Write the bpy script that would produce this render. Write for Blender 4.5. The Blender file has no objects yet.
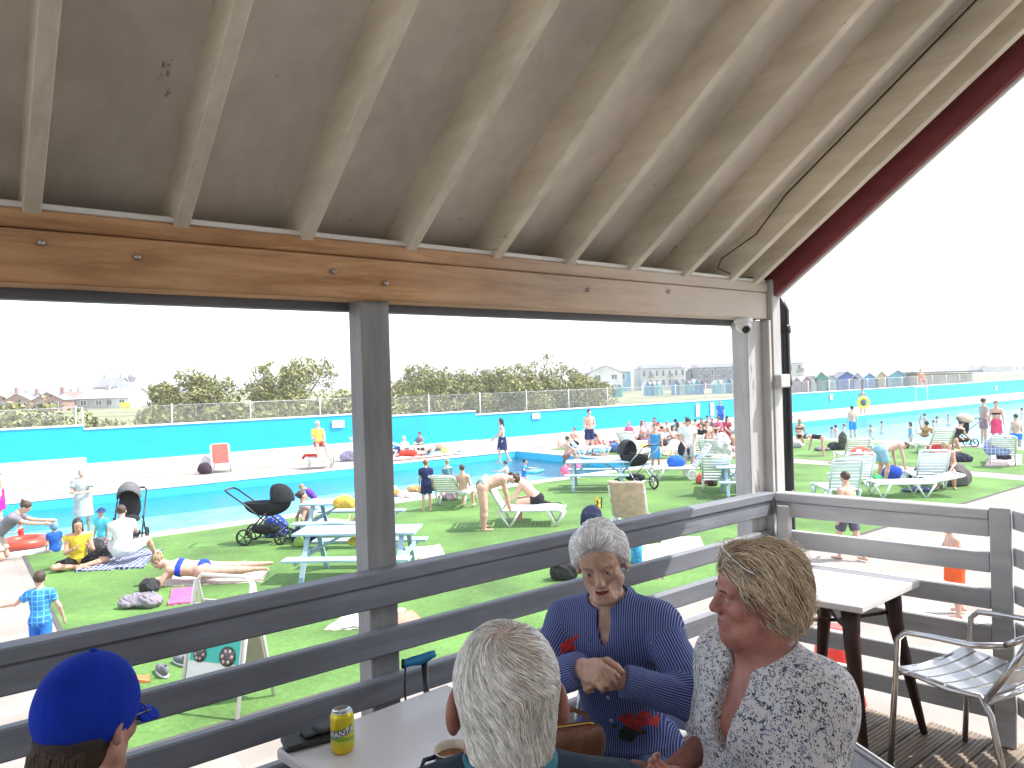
import bpy, math, random
import numpy as np
from math import radians as R_, sin, cos, pi
random.seed(7); RNG=np.random.default_rng(7)
SC=bpy.context.scene; COL=SC.collection
# ------------------------------------------------------------------ camera
F_=737.; RHO=R_(1.72); PIT=R_(-.23); CH=3.0
FW=np.array([0,cos(PIT),sin(PIT)]); r0=np.array([1.,0,0]); u0=np.cross(r0,FW)
CR=cos(RHO)*r0-sin(RHO)*u0; CU=sin(RHO)*r0+cos(RHO)*u0
from mathutils import Matrix, Vector
cd=bpy.data.cameras.new('camera'); cam=bpy.data.objects.new('camera',cd); COL.objects.link(cam)
M=Matrix([[CR[0],CU[0],-FW[0],0],[CR[1],CU[1],-FW[1],0],[CR[2],CU[2],-FW[2],CH],[0,0,0,1]])
cam.matrix_world=M; cd.sensor_width=36; cd.lens=F_*36/1024; cd.clip_end=6000; cd.clip_start=.05
SC.camera=cam
def G(px,py,z=0.):
    d=FW+(px-512)/F_*CR-(py-384)/F_*CU; t=(z-CH)/d[2]; return np.array([0,0,CH])+d*t
def DP(px,py,Y):
    d=FW+(px-512)/F_*CR-(py-384)/F_*CU; return np.array([0,0,CH])+d*Y/d[1]
# ------------------------------------------------------------------ materials
MC={}
def mat(name,col,rough=.6,var=.08,scale=6.,bump=.0,metal=0.,spec=.5,bscale=None,det=4,stretch=None,sss=0,coat=0,attr=None,trans=0):
    if name in MC: return MC[name]
    m=bpy.data.materials.new(name); m.use_nodes=True; nt=m.node_tree; N=nt.nodes; L=nt.links
    b=N['Principled BSDF']; b.inputs['Roughness'].default_value=rough; b.inputs['Metallic'].default_value=metal
    b.inputs['Specular IOR Level'].default_value=spec
    if sss: b.inputs['Subsurface Weight'].default_value=sss; b.inputs['Subsurface Radius'].default_value=(.02,.008,.004); b.inputs['Subsurface Scale'].default_value=.4
    if coat: b.inputs['Coat Weight'].default_value=coat
    if trans: b.inputs['Transmission Weight'].default_value=trans
    tc=N.new('ShaderNodeTexCoord'); mp=N.new('ShaderNodeMapping'); L.new(tc.outputs['Object'],mp.inputs['Vector'])
    if stretch: mp.inputs['Scale'].default_value=stretch
    n=N.new('ShaderNodeTexNoise'); n.inputs['Scale'].default_value=scale; n.inputs['Detail'].default_value=det; L.new(mp.outputs[0],n.inputs['Vector'])
    c=N.new('ShaderNodeMapRange'); c.inputs['From Min'].default_value=.3; c.inputs['From Max'].default_value=.7
    c.inputs['To Min'].default_value=1-var*1.5; c.inputs['To Max'].default_value=1+var; L.new(n.outputs['Fac'],c.inputs['Value'])
    mx=N.new('ShaderNodeMix'); mx.data_type='RGBA'; mx.blend_type='MULTIPLY'; mx.inputs['Factor'].default_value=1
    mx.inputs['A'].default_value=(*col,1); L.new(c.outputs[0],mx.inputs['B'])
    if attr:
        at=N.new('ShaderNodeAttribute'); at.attribute_name=attr
        m2=N.new('ShaderNodeMix'); m2.data_type='RGBA'; m2.blend_type='MULTIPLY'; m2.inputs['Factor'].default_value=1
        L.new(mx.outputs['Result'],m2.inputs['A']); L.new(at.outputs['Color'],m2.inputs['B']); L.new(m2.outputs['Result'],b.inputs['Base Color'])
    else: L.new(mx.outputs['Result'],b.inputs['Base Color'])
    if bump:
        n2=N.new('ShaderNodeTexNoise'); n2.inputs['Scale'].default_value=bscale or scale*6; n2.inputs['Detail'].default_value=5; L.new(mp.outputs[0],n2.inputs['Vector'])
        bp=N.new('ShaderNodeBump'); bp.inputs['Strength'].default_value=bump; bp.inputs['Distance'].default_value=.01; L.new(n2.outputs['Fac'],bp.inputs['Height']); L.new(bp.outputs[0],b.inputs['Normal'])
    m['mx']=mx.name; MC[name]=m; return m
def nodes(m): return m.node_tree.nodes, m.node_tree.links, m.node_tree.nodes['Principled BSDF']
_pc=[0]
def cloth(col,rough=.85,var=.12,scale=9.):
    key='cloth_%d_%d_%d'%tuple(int(c*99) for c in col)
    return mat(key,col,rough,var,scale,bump=.3,bscale=60,spec=.2)
def plastic(col,rough=.35): return mat('plastic_%d_%d_%d'%tuple(int(c*99) for c in col),col,rough,.05,8,spec=.5)
# ------------------------------------------------------------------ objects
def empty(name,label=None,cat=None,loc=(0,0,0),yaw=0,group=None):
    o=bpy.data.objects.new(name,None); o.empty_display_size=.1; COL.objects.link(o); o.location=loc; o.rotation_euler=(0,0,R_(yaw))
    tag(o,label,cat,group); return o
def tag(o,label=None,cat=None,group=None,kind=None):
    if label: o['label']=label
    if cat: o['category']=cat
    if group: o['group']=group
    if kind: o['kind']=kind
    return o
def mk(name,V,Fs,mats,parent=None,smooth=False,mi=None,loc=None,yaw=0):
    me=bpy.data.meshes.new(name)
    if isinstance(V,np.ndarray) and isinstance(Fs,np.ndarray) and Fs.ndim==2:
        n=len(V); k=Fs.shape[1]; m=len(Fs)
        me.vertices.add(n); me.vertices.foreach_set('co',V.astype(np.float32).ravel())
        me.loops.add(m*k); me.loops.foreach_set('vertex_index',Fs.astype(np.int32).ravel())
        me.polygons.add(m); me.polygons.foreach_set('loop_start',np.arange(0,m*k,k,dtype=np.int32))
        me.update(calc_edges=True)
    else:
        me.from_pydata([tuple(map(float,v)) for v in V],[],[tuple(map(int,f)) for f in Fs])
    if not isinstance(mats,(list,tuple)): mats=[mats]
    for m_ in mats: me.materials.append(m_)
    if mi is not None: me.polygons.foreach_set('material_index',np.asarray(mi,dtype=np.int32))
    if smooth: me.polygons.foreach_set('use_smooth',np.ones(len(me.polygons),dtype=bool))
    me.update()
    o=bpy.data.objects.new(name,me); COL.objects.link(o)
    if parent: o.parent=parent
    if loc is not None: o.location=loc
    if yaw: o.rotation_euler=(0,0,R_(yaw))
    return o
def copy_tree(o,parent=None):
    c=o.copy(); COL.objects.link(c)
    if parent is not None: c.parent=parent
    for ch in list(o.children): copy_tree(ch,c)
    return c
class MB:
    def __init__(s): s.V=[]; s.F=[]; s.mi=[]; s.cm=0; s.sm=[]
    def add(s,V,Fs,sm=False):
        o=len(s.V); s.V+= [tuple(map(float,v)) for v in V]; s.F+=[tuple(int(i)+o for i in f) for f in Fs]; s.mi+=[s.cm]*len(Fs); s.sm+=[sm]*len(Fs)
    def box(s,c,d,rz=0,ax=None,bev=0.):
        """c centre, d full dims; ax = 3 axis vectors"""
        c=np.array(c,float); d=np.array(d,float)/2
        if ax is None: ax=[np.array([cos(rz),sin(rz),0]),np.array([-sin(rz),cos(rz),0]),np.array([0,0,1.])]
        if bev<=0:
            V=[c+ax[0]*d[0]*i+ax[1]*d[1]*j+ax[2]*d[2]*k for i in(-1,1) for j in(-1,1) for k in(-1,1)]
            s.add(V,[(0,1,3,2),(4,6,7,5),(0,4,5,1),(2,3,7,6),(0,2,6,4),(1,5,7,3)]); return
        b=min(bev,*(d*.9)); V=[];idx={}
        for i in(-1,1):
            for j in(-1,1):
                for k in(-1,1):
                    for a in range(3):
                        e=[d[0]-b,d[1]-b,d[2]-b]; e[a]=d[a]
                        idx[(i,j,k,a)]=len(V); V.append(c+ax[0]*e[0]*i+ax[1]*e[1]*j+ax[2]*e[2]*k)
        Fq=[]
        for a in range(3):
            o1,o2=[(1,2),(0,2),(0,1)][a]
            for sg in(-1,1):
                q=[]
                for (p,q_) in ((-1,-1),(1,-1),(1,1),(-1,1)):
                    t=[0,0,0]; t[a]=sg; t[o1]=p; t[o2]=q_; q.append(idx[(t[0],t[1],t[2],a)])
                Fq.append(tuple(q))
        for a in range(3):
            o1,o2=[(1,2),(0,2),(0,1)][a]
            for p in(-1,1):
                for q_ in(-1,1):
                    t1=[0,0,0];t1[o1]=p;t1[o2]=q_
                    A=list(t1);A[a]=-1;B=list(t1);B[a]=1
                    Fq.append((idx[(*A,o1)],idx[(*B,o1)],idx[(*B,o2)],idx[(*A,o2)]))
        for i in(-1,1):
            for j in(-1,1):
                for k in(-1,1): Fq.append((idx[(i,j,k,0)],idx[(i,j,k,1)],idx[(i,j,k,2)]))
        s.add(V,Fq)
    def beam(s,p,q,w,h,up=(0,0,1),bev=0.):
        p=np.array(p,float);q=np.array(q,float); L=np.linalg.norm(q-p); a=(q-p)/L; up=np.array(up,float)
        b=np.cross(up,a); b/=np.linalg.norm(b)+1e-9; c=np.cross(a,b); s.box((p+q)/2,(L,w,h),ax=[a,b,c],bev=bev)
    def tube(s,pts,r,n=10,closed=False,cap=True):
        pts=[np.array(p,float) for p in pts]; m=len(pts); rs=r if hasattr(r,'__len__') else [r]*m
        V=[]; prev=None
        for i,p in enumerate(pts):
            if closed: t=pts[(i+1)%m]-pts[i-1]
            else: t=pts[min(i+1,m-1)]-pts[max(i-1,0)]
            t=t/(np.linalg.norm(t)+1e-9)
            if prev is None:
                a=np.array([0,0,1.]) if abs(t[2])<.9 else np.array([1.,0,0])
                u=np.cross(t,a)
            else: u=prev-t*(prev@t)
            u/=np.linalg.norm(u)+1e-9; prev=u; v=np.cross(t,u)
            for k in range(n): V.append(p+rs[i]*(u*cos(2*pi*k/n)+v*sin(2*pi*k/n)))
        Fq=[]
        for i in range(m if closed else m-1):
            j=(i+1)%m
            for k in range(n): Fq.append((i*n+k,i*n+(k+1)%n,j*n+(k+1)%n,j*n+k))
        if cap and not closed: Fq+= [tuple(range(n))[::-1],tuple((m-1)*n+k for k in range(n))]
        s.add(V,Fq,True)
    def lathe(s,prof,n=20,c=(0,0,0),ax=None,cap=True):
        c=np.array(c,float)
        if ax is None: ax=[np.array([1.,0,0]),np.array([0,1.,0]),np.array([0,0,1.])]
        V=[]
        for (r,z) in prof:
            for k in range(n): V.append(c+ax[0]*r*cos(2*pi*k/n)+ax[1]*r*sin(2*pi*k/n)+ax[2]*z)
        Fq=[]
        for i in range(len(prof)-1):
            for k in range(n): Fq.append((i*n+k,i*n+(k+1)%n,(i+1)*n+(k+1)%n,(i+1)*n+k))
        if cap: Fq+=[tuple(range(n))[::-1],tuple((len(prof)-1)*n+k for k in range(n))]
        s.add(V,Fq,True)
    def prism(s,poly,z0,z1,fn=lambda x,y,z:(x,y,z)):
        n=len(poly); V=[fn(x,y,z0) for x,y in poly]+[fn(x,y,z1) for x,y in poly]
        s.add(V,[tuple(range(n))[::-1],tuple(range(n,2*n))]+[(i,(i+1)%n,n+(i+1)%n,n+i) for i in range(n)])
    def wheel(s,c,rad,w,axis,r_in=None):
        axis=np.array(axis,float); axis/=np.linalg.norm(axis); u=np.cross(axis,(0,0,1.)); u/=np.linalg.norm(u); v=np.cross(axis,u)
        ri=r_in or rad*.78; s.lathe([(ri,-w/2),(rad*.95,-w/2),(rad,-w/4),(rad,w/4),(rad*.95,w/2),(ri,w/2),(ri,-w/2)],18,c,[u,v,axis],cap=False)
    def build(s,name,mats,parent=None,loc=None,yaw=0):
        o=mk(name,s.V,s.F,mats,parent,mi=s.mi,loc=loc,yaw=yaw)
        o.data.polygons.foreach_set('use_smooth',np.array(s.sm,dtype=bool)); return o
def text(txt,size,m,parent,loc,rot,name='lettering',ext=.0006,bold=0):
    cu=bpy.data.curves.new(name,'FONT'); cu.body=txt; cu.size=size; cu.extrude=ext; cu.align_x='CENTER'; cu.align_y='CENTER'; cu.offset=bold
    o=bpy.data.objects.new('tmp',cu); COL.objects.link(o); dg=bpy.context.evaluated_depsgraph_get()
    me=bpy.data.meshes.new_from_object(o.evaluated_get(dg)); bpy.data.objects.remove(o)
    me.materials.clear(); me.materials.append(m)
    n=bpy.data.objects.new(name,me); COL.objects.link(n); n.parent=parent; n.location=loc; n.rotation_euler=rot; return n
# ------------------------------------------------------------------ SDF kit
def rc(P,a,b,ra,rb,clipa=False,clipb=False):
    a=np.asarray(a,np.float32); b=np.asarray(b,np.float32); ba=b-a; l2=float(ba@ba)+1e-12
    t=((P-a)@ba)/l2; tc=np.clip(t,0,1)
    d=np.linalg.norm(P-a-tc[:,None]*ba,axis=1)-(ra+(rb-ra)*tc)
    l=math.sqrt(l2)
    if clipa: d=np.maximum(d,-t*l)
    if clipb: d=np.maximum(d,(t-1)*l)
    return d
def el(P,c,r,Rm=None):
    q=P-np.asarray(c,np.float32)
    if Rm is not None: q=q@np.asarray(Rm,np.float32)   # columns of Rm = local axes
    r=np.asarray(r,np.float32); k0=np.linalg.norm(q/r,axis=1); k1=np.linalg.norm(q/(r*r),axis=1)+1e-9
    return k0*(k0-1)/k1
def smin(a,b,k):
    if k<=0: return np.minimum(a,b)
    h=np.maximum(k-np.abs(a-b),0)/k; return np.minimum(a,b)-h*h*k*.25
def smax(a,b,k): return -smin(-a,-b,k)
def wob(P,f,seed=0):
    p=P*f+seed*3.7
    x,y,z=p[:,0],p[:,1],p[:,2]
    x=x+.8*np.sin(y*1.3+1.1*z); y=y+.8*np.sin(z*1.1+.9*x); z=z+.8*np.sin(x*.9+1.2*y)
    return (np.sin(x)*np.cos(y)+np.sin(y)*np.cos(z)+np.sin(z)*np.cos(x))/1.8
def polygonise(fn,lo,hi,res):
    lo=np.array(lo,float)-res*3; hi=np.array(hi,float)+res*3
    B=4; nb=np.ceil((hi-lo)/(res*B)).astype(int); n=nb*B
    cc=[(np.arange(k)+.5)*res*B for k in nb]
    X=np.stack(np.meshgrid(*cc,indexing='ij'),-1).reshape(-1,3)-res*.5+lo
    dc=fn(X.astype(np.float32)); Vol=np.repeat(np.repeat(np.repeat(dc.reshape(nb),B,0),B,1),B,2).astype(np.float32)
    near=np.where(np.abs(dc)<res*B*1.6)[0]
    bi=np.stack(np.unravel_index(near,nb),-1)*B
    o=np.stack(np.meshgrid(*[np.arange(B)]*3,indexing='ij'),-1).reshape(-1,3)
    for s0 in range(0,len(bi),6000):
        I=(bi[s0:s0+6000,None,:]+o[None]).reshape(-1,3)
        Vol[I[:,0],I[:,1],I[:,2]]=fn((I*res+lo).astype(np.float32))
    ins=Vol<0
    nx,ny,nz=Vol.shape
    c=np.zeros((nx-1,ny-1,nz-1),np.int8)
    for i in(0,1):
        for j in(0,1):
            for k in(0,1): c+=ins[i:nx-1+i,j:ny-1+j,k:nz-1+k]
    act=(c>0)&(c<8); ids=-np.ones(act.shape,np.int32); A=np.argwhere(act); ids[act]=np.arange(len(A))
    acc=np.zeros((len(A),3)); cnt=np.zeros(len(A))
    corners=[(i,j,k) for i in(0,1) for j in(0,1) for k in(0,1)]
    for a in corners:
        for d in range(3):
            if a[d]: continue
            b=list(a); b[d]=1
            va=Vol[A[:,0]+a[0],A[:,1]+a[1],A[:,2]+a[2]]; vb=Vol[A[:,0]+b[0],A[:,1]+b[1],A[:,2]+b[2]]
            m=(va<0)!=(vb<0); t=va/(va-vb+1e-20)
            p=np.tile(np.array(a,float),(len(A),1)); p[:,d]+=np.where(m,t,0)
            acc+=p*m[:,None]; cnt+=m
    V=(A+acc/np.maximum(cnt,1)[:,None])*res+lo
    Fs=[]
    for d in range(3):
        e1,e2=(d+1)%3,(d+2)%3
        sl0=[slice(1,-1)]*3; sl0[d]=slice(0,-1); sl1=list(sl0); sl1[d]=slice(1,None)
        a=ins[tuple(sl0)]; b=ins[tuple(sl1)]
        E=np.argwhere(a!=b); off=np.array([1,1,1]); off[d]=0; E=E+off
        if not len(E): continue
        s=ins[E[:,0],E[:,1],E[:,2]]
        def idx(x,y):
            Q=E.copy(); Q[:,e1]-=x; Q[:,e2]-=y
            return ids[Q[:,0],Q[:,1],Q[:,2]]
        q=np.stack([idx(0,0),idx(1,0),idx(1,1),idx(0,1)],1)
        q[~s]=q[~s][:,::-1]; Fs.append(q)
    Fs=np.concatenate(Fs); Fs=Fs[(Fs>=0).all(1)]
    return V,Fs
def sdfobj(name,fn,lo,hi,res,m,parent=None,mifn=None,**k):
    V,Fq=polygonise(fn,lo,hi,res)
    mi=None
    if mifn is not None: mi=mifn(V[Fq].mean(1))
    return mk(name,V,Fq,m,parent,smooth=True,mi=mi,**k)
def nz_(v): v=np.array(v,float); return v/(np.linalg.norm(v)+1e-12)
# ------------------------------------------------------------------ people
def pair(p,k,default):
    v=p.get(k,default)
    if isinstance(v,list): return [nz_(v[0]),nz_(v[1])]
    return [nz_((-v[0],v[1],v[2])),nz_(v)]
PO={}
PO['stand']=dict(spine=(0,.03,1),th=(.05,.02,-1),sh=(.02,-.04,-1),ft=(.2,1,-.22),ua=(.22,0,-1),fa=(.05,.3,-1))
PO['walk']=dict(spine=(0,.05,1),th=[(-.05,.35,-1),(.05,-.25,-1)],sh=[(0,-.05,-1),(0,-.45,-1)],ft=(.1,1,-.25),ua=[(-.25,-.3,-1),(.25,.3,-1)],fa=[(-.1,.2,-1),(.05,.6,-1)])
PO['chair']=dict(spine=(0,-.1,1),th=(.15,1,-.04),sh=(.03,-.05,-1),ft=(.15,1,-.12),ua=(.2,.2,-1),fa=(-.2,1,-.05))
PO['long']=dict(spine=(0,-.35,1),th=(.12,1,.1),sh=(.02,1,-.16),ft=(.3,.5,.8),ua=(.3,-.45,-1),fa=(.05,-.1,-1))
PO['knees']=dict(spine=(0,.15,1),th=(.15,.75,.72),sh=(0,.35,-1),ft=(.1,1,-.15),ua=(.1,.8,-.7),fa=(-.35,.9,-.05))
PO['cross']=dict(spine=(0,.2,1),th=(.85,.72,.0),sh=(-1,.12,-.1),ft=(-.6,.6,-.2),ua=(.25,.3,-1),fa=(-.45,.85,.25))
PO['kneel']=dict(spine=(0,.2,1),th=(.15,.35,-1),sh=(0,-1,-.03),ft=(0,-1,-.1),ua=(.15,.5,-1),fa=(-.1,.9,-.5))
PO['bend']=dict(spine=(0,1,.1),th=(.12,-.08,-1),sh=(.02,-.06,-1),ft=(.15,1,-.2),ua=(.08,.15,-1),fa=(-.02,.2,-1),head=(0,1,-.25))
PO['stoop']=dict(spine=(0,.6,.8),th=(.12,.1,-1),sh=(.02,-.15,-1),ft=(.15,1,-.2),ua=(.1,.2,-1),fa=(-.05,.5,-1),head=(0,.9,.5))
PO['prone']=dict(spine=(0,1,.16),th=(.08,-1,-.02),sh=(.05,-1,.02),ft=(.1,-1,.0),ua=(.35,.5,-.8),fa=(-.8,.8,.05),head=(0,.8,.6))
PO['supine']=dict(spine=(0,-1,.1),th=(.06,1,.02),sh=(.02,1,-.05),ft=(.2,.3,1),ua=(.3,.8,-.05),fa=(.0,1,.05),head=(0,-1,.25))
PO['recline']=dict(spine=(0,-.85,.6),th=(.08,1,.0),sh=(.02,1,-.02),ft=(.2,.3,1),ua=(.25,.35,-.6),fa=(-.1,1,.1),head=(0,-.5,.9))
PO['swim']=dict(spine=(0,.1,1),th=(.1,.3,-1),sh=(0,-.2,-1),ft=(.1,1,-.5),ua=(.9,.4,-.3),fa=(.3,.9,.0))
def frame(up,x=(1,0,0)):
    up=nz_(up); x=np.array(x,float); x=nz_(x-up*(x@up)); return np.stack([x,np.cross(up,x),up],1)
def skeleton(h,p):
    s=h/1.75; J={}; J['s']=s; k=p.get('hs',1.); J['hs']=k; w=p.get('w',1.); J['w']=w
    sp=nz_(p.get('spine',(0,0,1))); T=frame(sp,p.get('hipx',(1,0,0))); J['T']=T; U=frame(sp,p.get('shx',(1,0,0))); J['U']=U
    J['pel']=np.zeros(3); J['neck']=sp*.50*s
    hv=nz_(p.get('head',sp*.6+np.array([0,0,.4]))); H=frame(hv,p.get('hx',p.get('shx',(1,0,0))))
    tn=R_(p.get('turn',0)); H=H@np.array([[cos(tn),-sin(tn),0],[sin(tn),cos(tn),0],[0,0,1]])
    nd=R_(p.get('nod',0)); H=H@np.array([[1,0,0],[0,cos(nd),-sin(nd)],[0,sin(nd),cos(nd)]])
    J['H']=H; J['head']=J['neck']+nz_(hv+sp*.5)*p.get('nk',.10)*s+H[:,2]*.10*s*k+H[:,1]*.02*s
    th,sh,ft,ua,fa=[pair(p,a,(0,0,-1)) for a in('th','sh','ft','ua','fa')]
    hd=p.get('hd'); 
    for i,sg in((0,-1),(1,1)):
        J['hip%d'%i]=T@np.array([sg*.09*w,0,-.03])*s; J['knee%d'%i]=J['hip%d'%i]+th[i]*.43*s
        J['ank%d'%i]=J['knee%d'%i]+sh[i]*.41*s; J['toe%d'%i]=J['ank%d'%i]+ft[i]*.17*s
        J['heel%d'%i]=J['ank%d'%i]-ft[i]*.03*s+sh[i]*.035*s
        J['sho%d'%i]=J['neck']+U@np.array([sg*.165*p.get('sw',1),0,-.045])*s; J['elb%d'%i]=J['sho%d'%i]+ua[i]*.28*s
        J['wri%d'%i]=J['elb%d'%i]+fa[i]*.25*s; J['hand%d'%i]=fa[i]
        wt=p.get('wt',[None,None])[i]
        if wt is not None:      # reach: place the wrist, bend the elbow towards its hint
            S=J['sho%d'%i]; v=np.array(wt,float)-S; l1,l2=.28*s,.25*s; dd=min(np.linalg.norm(v),(l1+l2)*.995); v=nz_(v)
            a_=(l1*l1-l2*l2+dd*dd)/(2*dd); hh=math.sqrt(max(1e-6,l1*l1-a_*a_)); e=np.array(p.get('eh',[(-1,-.2,-1),(1,-.2,-1)])[i],float); e=nz_(e-v*(e@v))
            J['elb%d'%i]=S+v*a_+e*hh; J['wri%d'%i]=S+v*dd; J['hand%d'%i]=nz_(J['wri%d'%i]-J['elb%d'%i])
    return J
def torso(P,J,g=0.,z0=None,z1=None,k=.07):
    s=J['s']; T=J['T']; U=J['U']; w=J['w']; sp=T[:,2]
    d=el(P,T@np.array([0,-.01,.0])*s,np.array([.165*w,.115*w,.13])*s+g,T)
    d=smin(d,el(P,sp*.17*s,np.array([.13*w,.095*w,.17])*s+g,U),k*s)
    d=smin(d,el(P,sp*.35*s,np.array([.15*w,.108*w,.16])*s+g,U),k*s)
    d=smin(d,rc(P,J['sho0'],J['sho1'],.055*s+g*.9,.055*s+g*.9),.09*s)
    for i in(0,1): d=smin(d,rc(P,J['neck']+sp*.025*s,J['sho%d'%i]+sp*.0,.042*s+g*.9,.052*s+g*.9),.05*s)
    if J.get('bust'): 
        for sg in(-1,1): d=smin(d,el(P,sp*.34*s+U@np.array([sg*.07,.075*w,0])*s,np.array([.06,.055,.06])*s*J['bust']+g,U),.04*s)
    if J.get('belly'): d=smin(d,el(P,sp*.14*s+U@np.array([0,.05,0])*s,np.array([.14,.12,.13])*s*J['belly']+g,U),.06*s)
    if z0 is not None or z1 is not None:
        zs=P@sp.astype(np.float32)
        if z0 is not None: d=np.maximum(d,z0*s-zs)
        if z1 is not None: d=np.maximum(d,zs-z1*s)
    return d
def near_(P,c,r,fn):
    dist=np.linalg.norm(P-np.asarray(c,np.float32),axis=1); out=(dist-r*.8).astype(np.float32); out=np.maximum(out,.03); m=dist<r
    if m.any(): out[m]=fn(P[m])
    return out
def fingers(P,w,fd,pn,s,side,curl,spread=1.):
    """w wrist, fd hand direction, pn palm normal (out of the palm); side +1 right"""
    fd=nz_(fd); pn=nz_(pn-fd*(pn@fd)); lat=np.cross(fd,pn)*side   # towards the thumb
    F=np.stack([lat,pn,fd],1)
    d=el(P,w+F@np.array([.002,0,.05])*s,np.array([.041,.015,.05])*s,F)
    d=smin(d,rc(P,w,w+fd*.03*s,.026*s,.024*s),.02*s)
    for q,(lx,L,r) in enumerate(((.028,.072,.0095),(.010,.080,.0098),(-.009,.075,.0093),(-.027,.058,.0083))):
        b=w+F@np.array([lx,0,.088])*s; c=R_(curl*(1+.06*q)); dirv=np.array([lx*2.2*spread,0,1.]); dirv/=np.linalg.norm(dirv); a=0.; pos=b; rr=r*s
        for seg,fr in enumerate((.45,.3,.25)):
            a+=c*(.75 if seg==0 else .9); v=F@np.array([dirv[0]*cos(a),sin(a),dirv[2]*cos(a)])
            nx=pos+v*L*fr*s; d=smin(d,rc(P,pos,nx,rr*(1-.08*seg),rr*(.92-.09*seg)),.006*s); pos=nx
    tb=w+F@np.array([.026,.006,.028])*s; t1=tb+F@nz_((.75,.45,.6))*.042*s; c=R_(curl*.5)
    t2=t1+F@nz_((.25-.4*sin(c),.35+.5*sin(c),.8))*.032*s; t3=t2+F@nz_((.0-.4*sin(c),.25+.5*sin(c),.9))*.024*s
    d=smin(d,rc(P,tb,t1,.015*s,.0125*s),.012*s); d=smin(d,rc(P,t1,t2,.0125*s,.011*s),.004*s); d=smin(d,rc(P,t2,t3,.011*s,.009*s),.004*s)
    return d
def headlocal(J): return J['head'],J['H'],J['s']*J['hs']
def head_sdf(P,J,det,age=0):
    c,H,s=headlocal(J); q=((P-c.astype(np.float32))@H.astype(np.float32))/s
    A=lambda x,y,z:(x,y,z)
    if not det:
        d=el(q,(0,-.015,.03),(.075,.094,.088)); d=smin(d,el(q,(0,.02,-.035),(.056,.066,.08)),.03)
        d=smin(d,rc(q,(0,.09,.01),(0,.104,-.028),.007,.011),.01)
        for sg in(-1,1): d=smin(d,el(q,(sg*.078,-.005,-.01),(.010,.018,.03)),.006)
        return d*s
    d=el(q,(0,-.018,.032),(.074,.095,.086)); d=smin(d,el(q,(0,.022,-.03),(.056,.064,.082)),.035)
    d=smin(d,el(q,(0,.045,.045),(.058,.045,.05)),.03)
    d=smin(d,el(q,(0,.066,-.1),(.02,.018,.016)),.03)
    fat=J.get('fat',0)
    if fat: d=smin(d,el(q,(0,.0,-.085),(.056,.055,.04)),.03); d=smin(d,rc(q,(0,.095,.005),(0,.108,-.022),.006,.009),.008); d=smin(d,el(q,(0,.079,-.064),(.027,.018,.024)),.015); d=smin(d,el(q,(0,.071,-.102),(.022,.02,.018)),.02); d=smin(d,rc(q,(0,.02,-.1),(0,-.02,-.16),.05,.06),.05)
    for sg in(-1,1):
        d=smin(d,rc(q,(sg*.05,.005,-.06),(sg*.024,.062,-.1),.018,.014),.03)
        d=smin(d,el(q,(sg*.042,.056,-.022),(.018,.018,.016)),.025)
        d=smax(d,-el(q,(sg*.031,.096,.006),(.017,.014,.012)),.016)
        d=smin(d,rc(q,(sg*.014,.086,.022),(sg*.045,.074,.024),.008,.007),.012)
        lid=np.linalg.norm(q-np.array([sg*.031,.071,.004],np.float32),axis=1)-.0145
        lid=np.maximum(lid,-el(q,(sg*.031,.088,.0025),(.0125,.02,.0042)))
        d=smin(d,lid,.003)
    d=smin(d,rc(q,(0,.084,.018),(0,.108,-.024),.0075,.0105),.010)
    d=smin(d,el(q,(0,.108,-.028),(.0115,.0105,.0095)),.006); d=smin(d,el(q,(0,.086,-.012),(.013,.019,.032)),.008)
    for sg in(-1,1):
        d=smin(d,el(q,(sg*.0125,.098,-.031),(.0075,.010,.0075)),.006)
        d=smax(d,-el(q,(sg*.006,.1,-.0405),(.003,.004,.002)),.001)
    d=smin(d,el(q,(0,.076,-.062),(.03,.017,.024)),.015)
    d=smin(d,rc(q,(-.02,.083,-.0575),(0,.092,-.055),.0035,.0055),.005); d=smin(d,rc(q,(.02,.083,-.0575),(0,.092,-.055),.0035,.0055),.005)
    d=smin(d,rc(q,(-.016,.084,-.067),(.016,.084,-.067),.0055,.0055),.006)
    mo=J.get('mouth',0); d=smax(d,-el(q,(0,.093,-.0615-mo*.3),(.023,.02,.0016+mo)),.003)
    if age:
        for sg in(-1,1):
            d=smax(d,-rc(q,(sg*.018,.1,-.03),(sg*.031,.084,-.065),.0025,.003),.009)
            d=smax(d,-rc(q,(sg*.018,.093,-.008),(sg*.04,.083,-.012),.002,.002),.006)
            d=smax(d,-rc(q,(sg*.027,.083,-.07),(sg*.024,.083,-.092),.002,.002),.008)
            d=smax(d,-el(q,(sg*.052,.062,-.055),(.012,.016,.022)),.03)
        for zz in(.047,.058,.069): d=smax(d,-rc(q,(-.03,.094,zz),(.03,.094,zz+.001),.0012,.0012),.004)
        d=d+.0007*wob(q,300)
    for sg in(-1,1):
        eo=J.get('ears',0); a=R_((18+22*eo)*sg); E=np.array([[cos(a),-sin(a),0],[sin(a),cos(a),0],[0,0,1]]); b=R_(-12); E=E@np.array([[1,0,0],[0,cos(b),-sin(b)],[0,sin(b),cos(b)]])
        e=el(q,(sg*(.082+.006*eo),-.012,-.004-.006*eo),(.011,.021+.004*eo,.034+.006*eo),E); e=smax(e,-el(q,(sg*(.092+.006*eo),-.003,0.),(.010,.013,.024),E),.004)
        e=smin(e,el(q,(sg*.077,.001,-.003),(.006,.008,.014)),.006); d=smin(d,e,.006)
    return d*s
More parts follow.
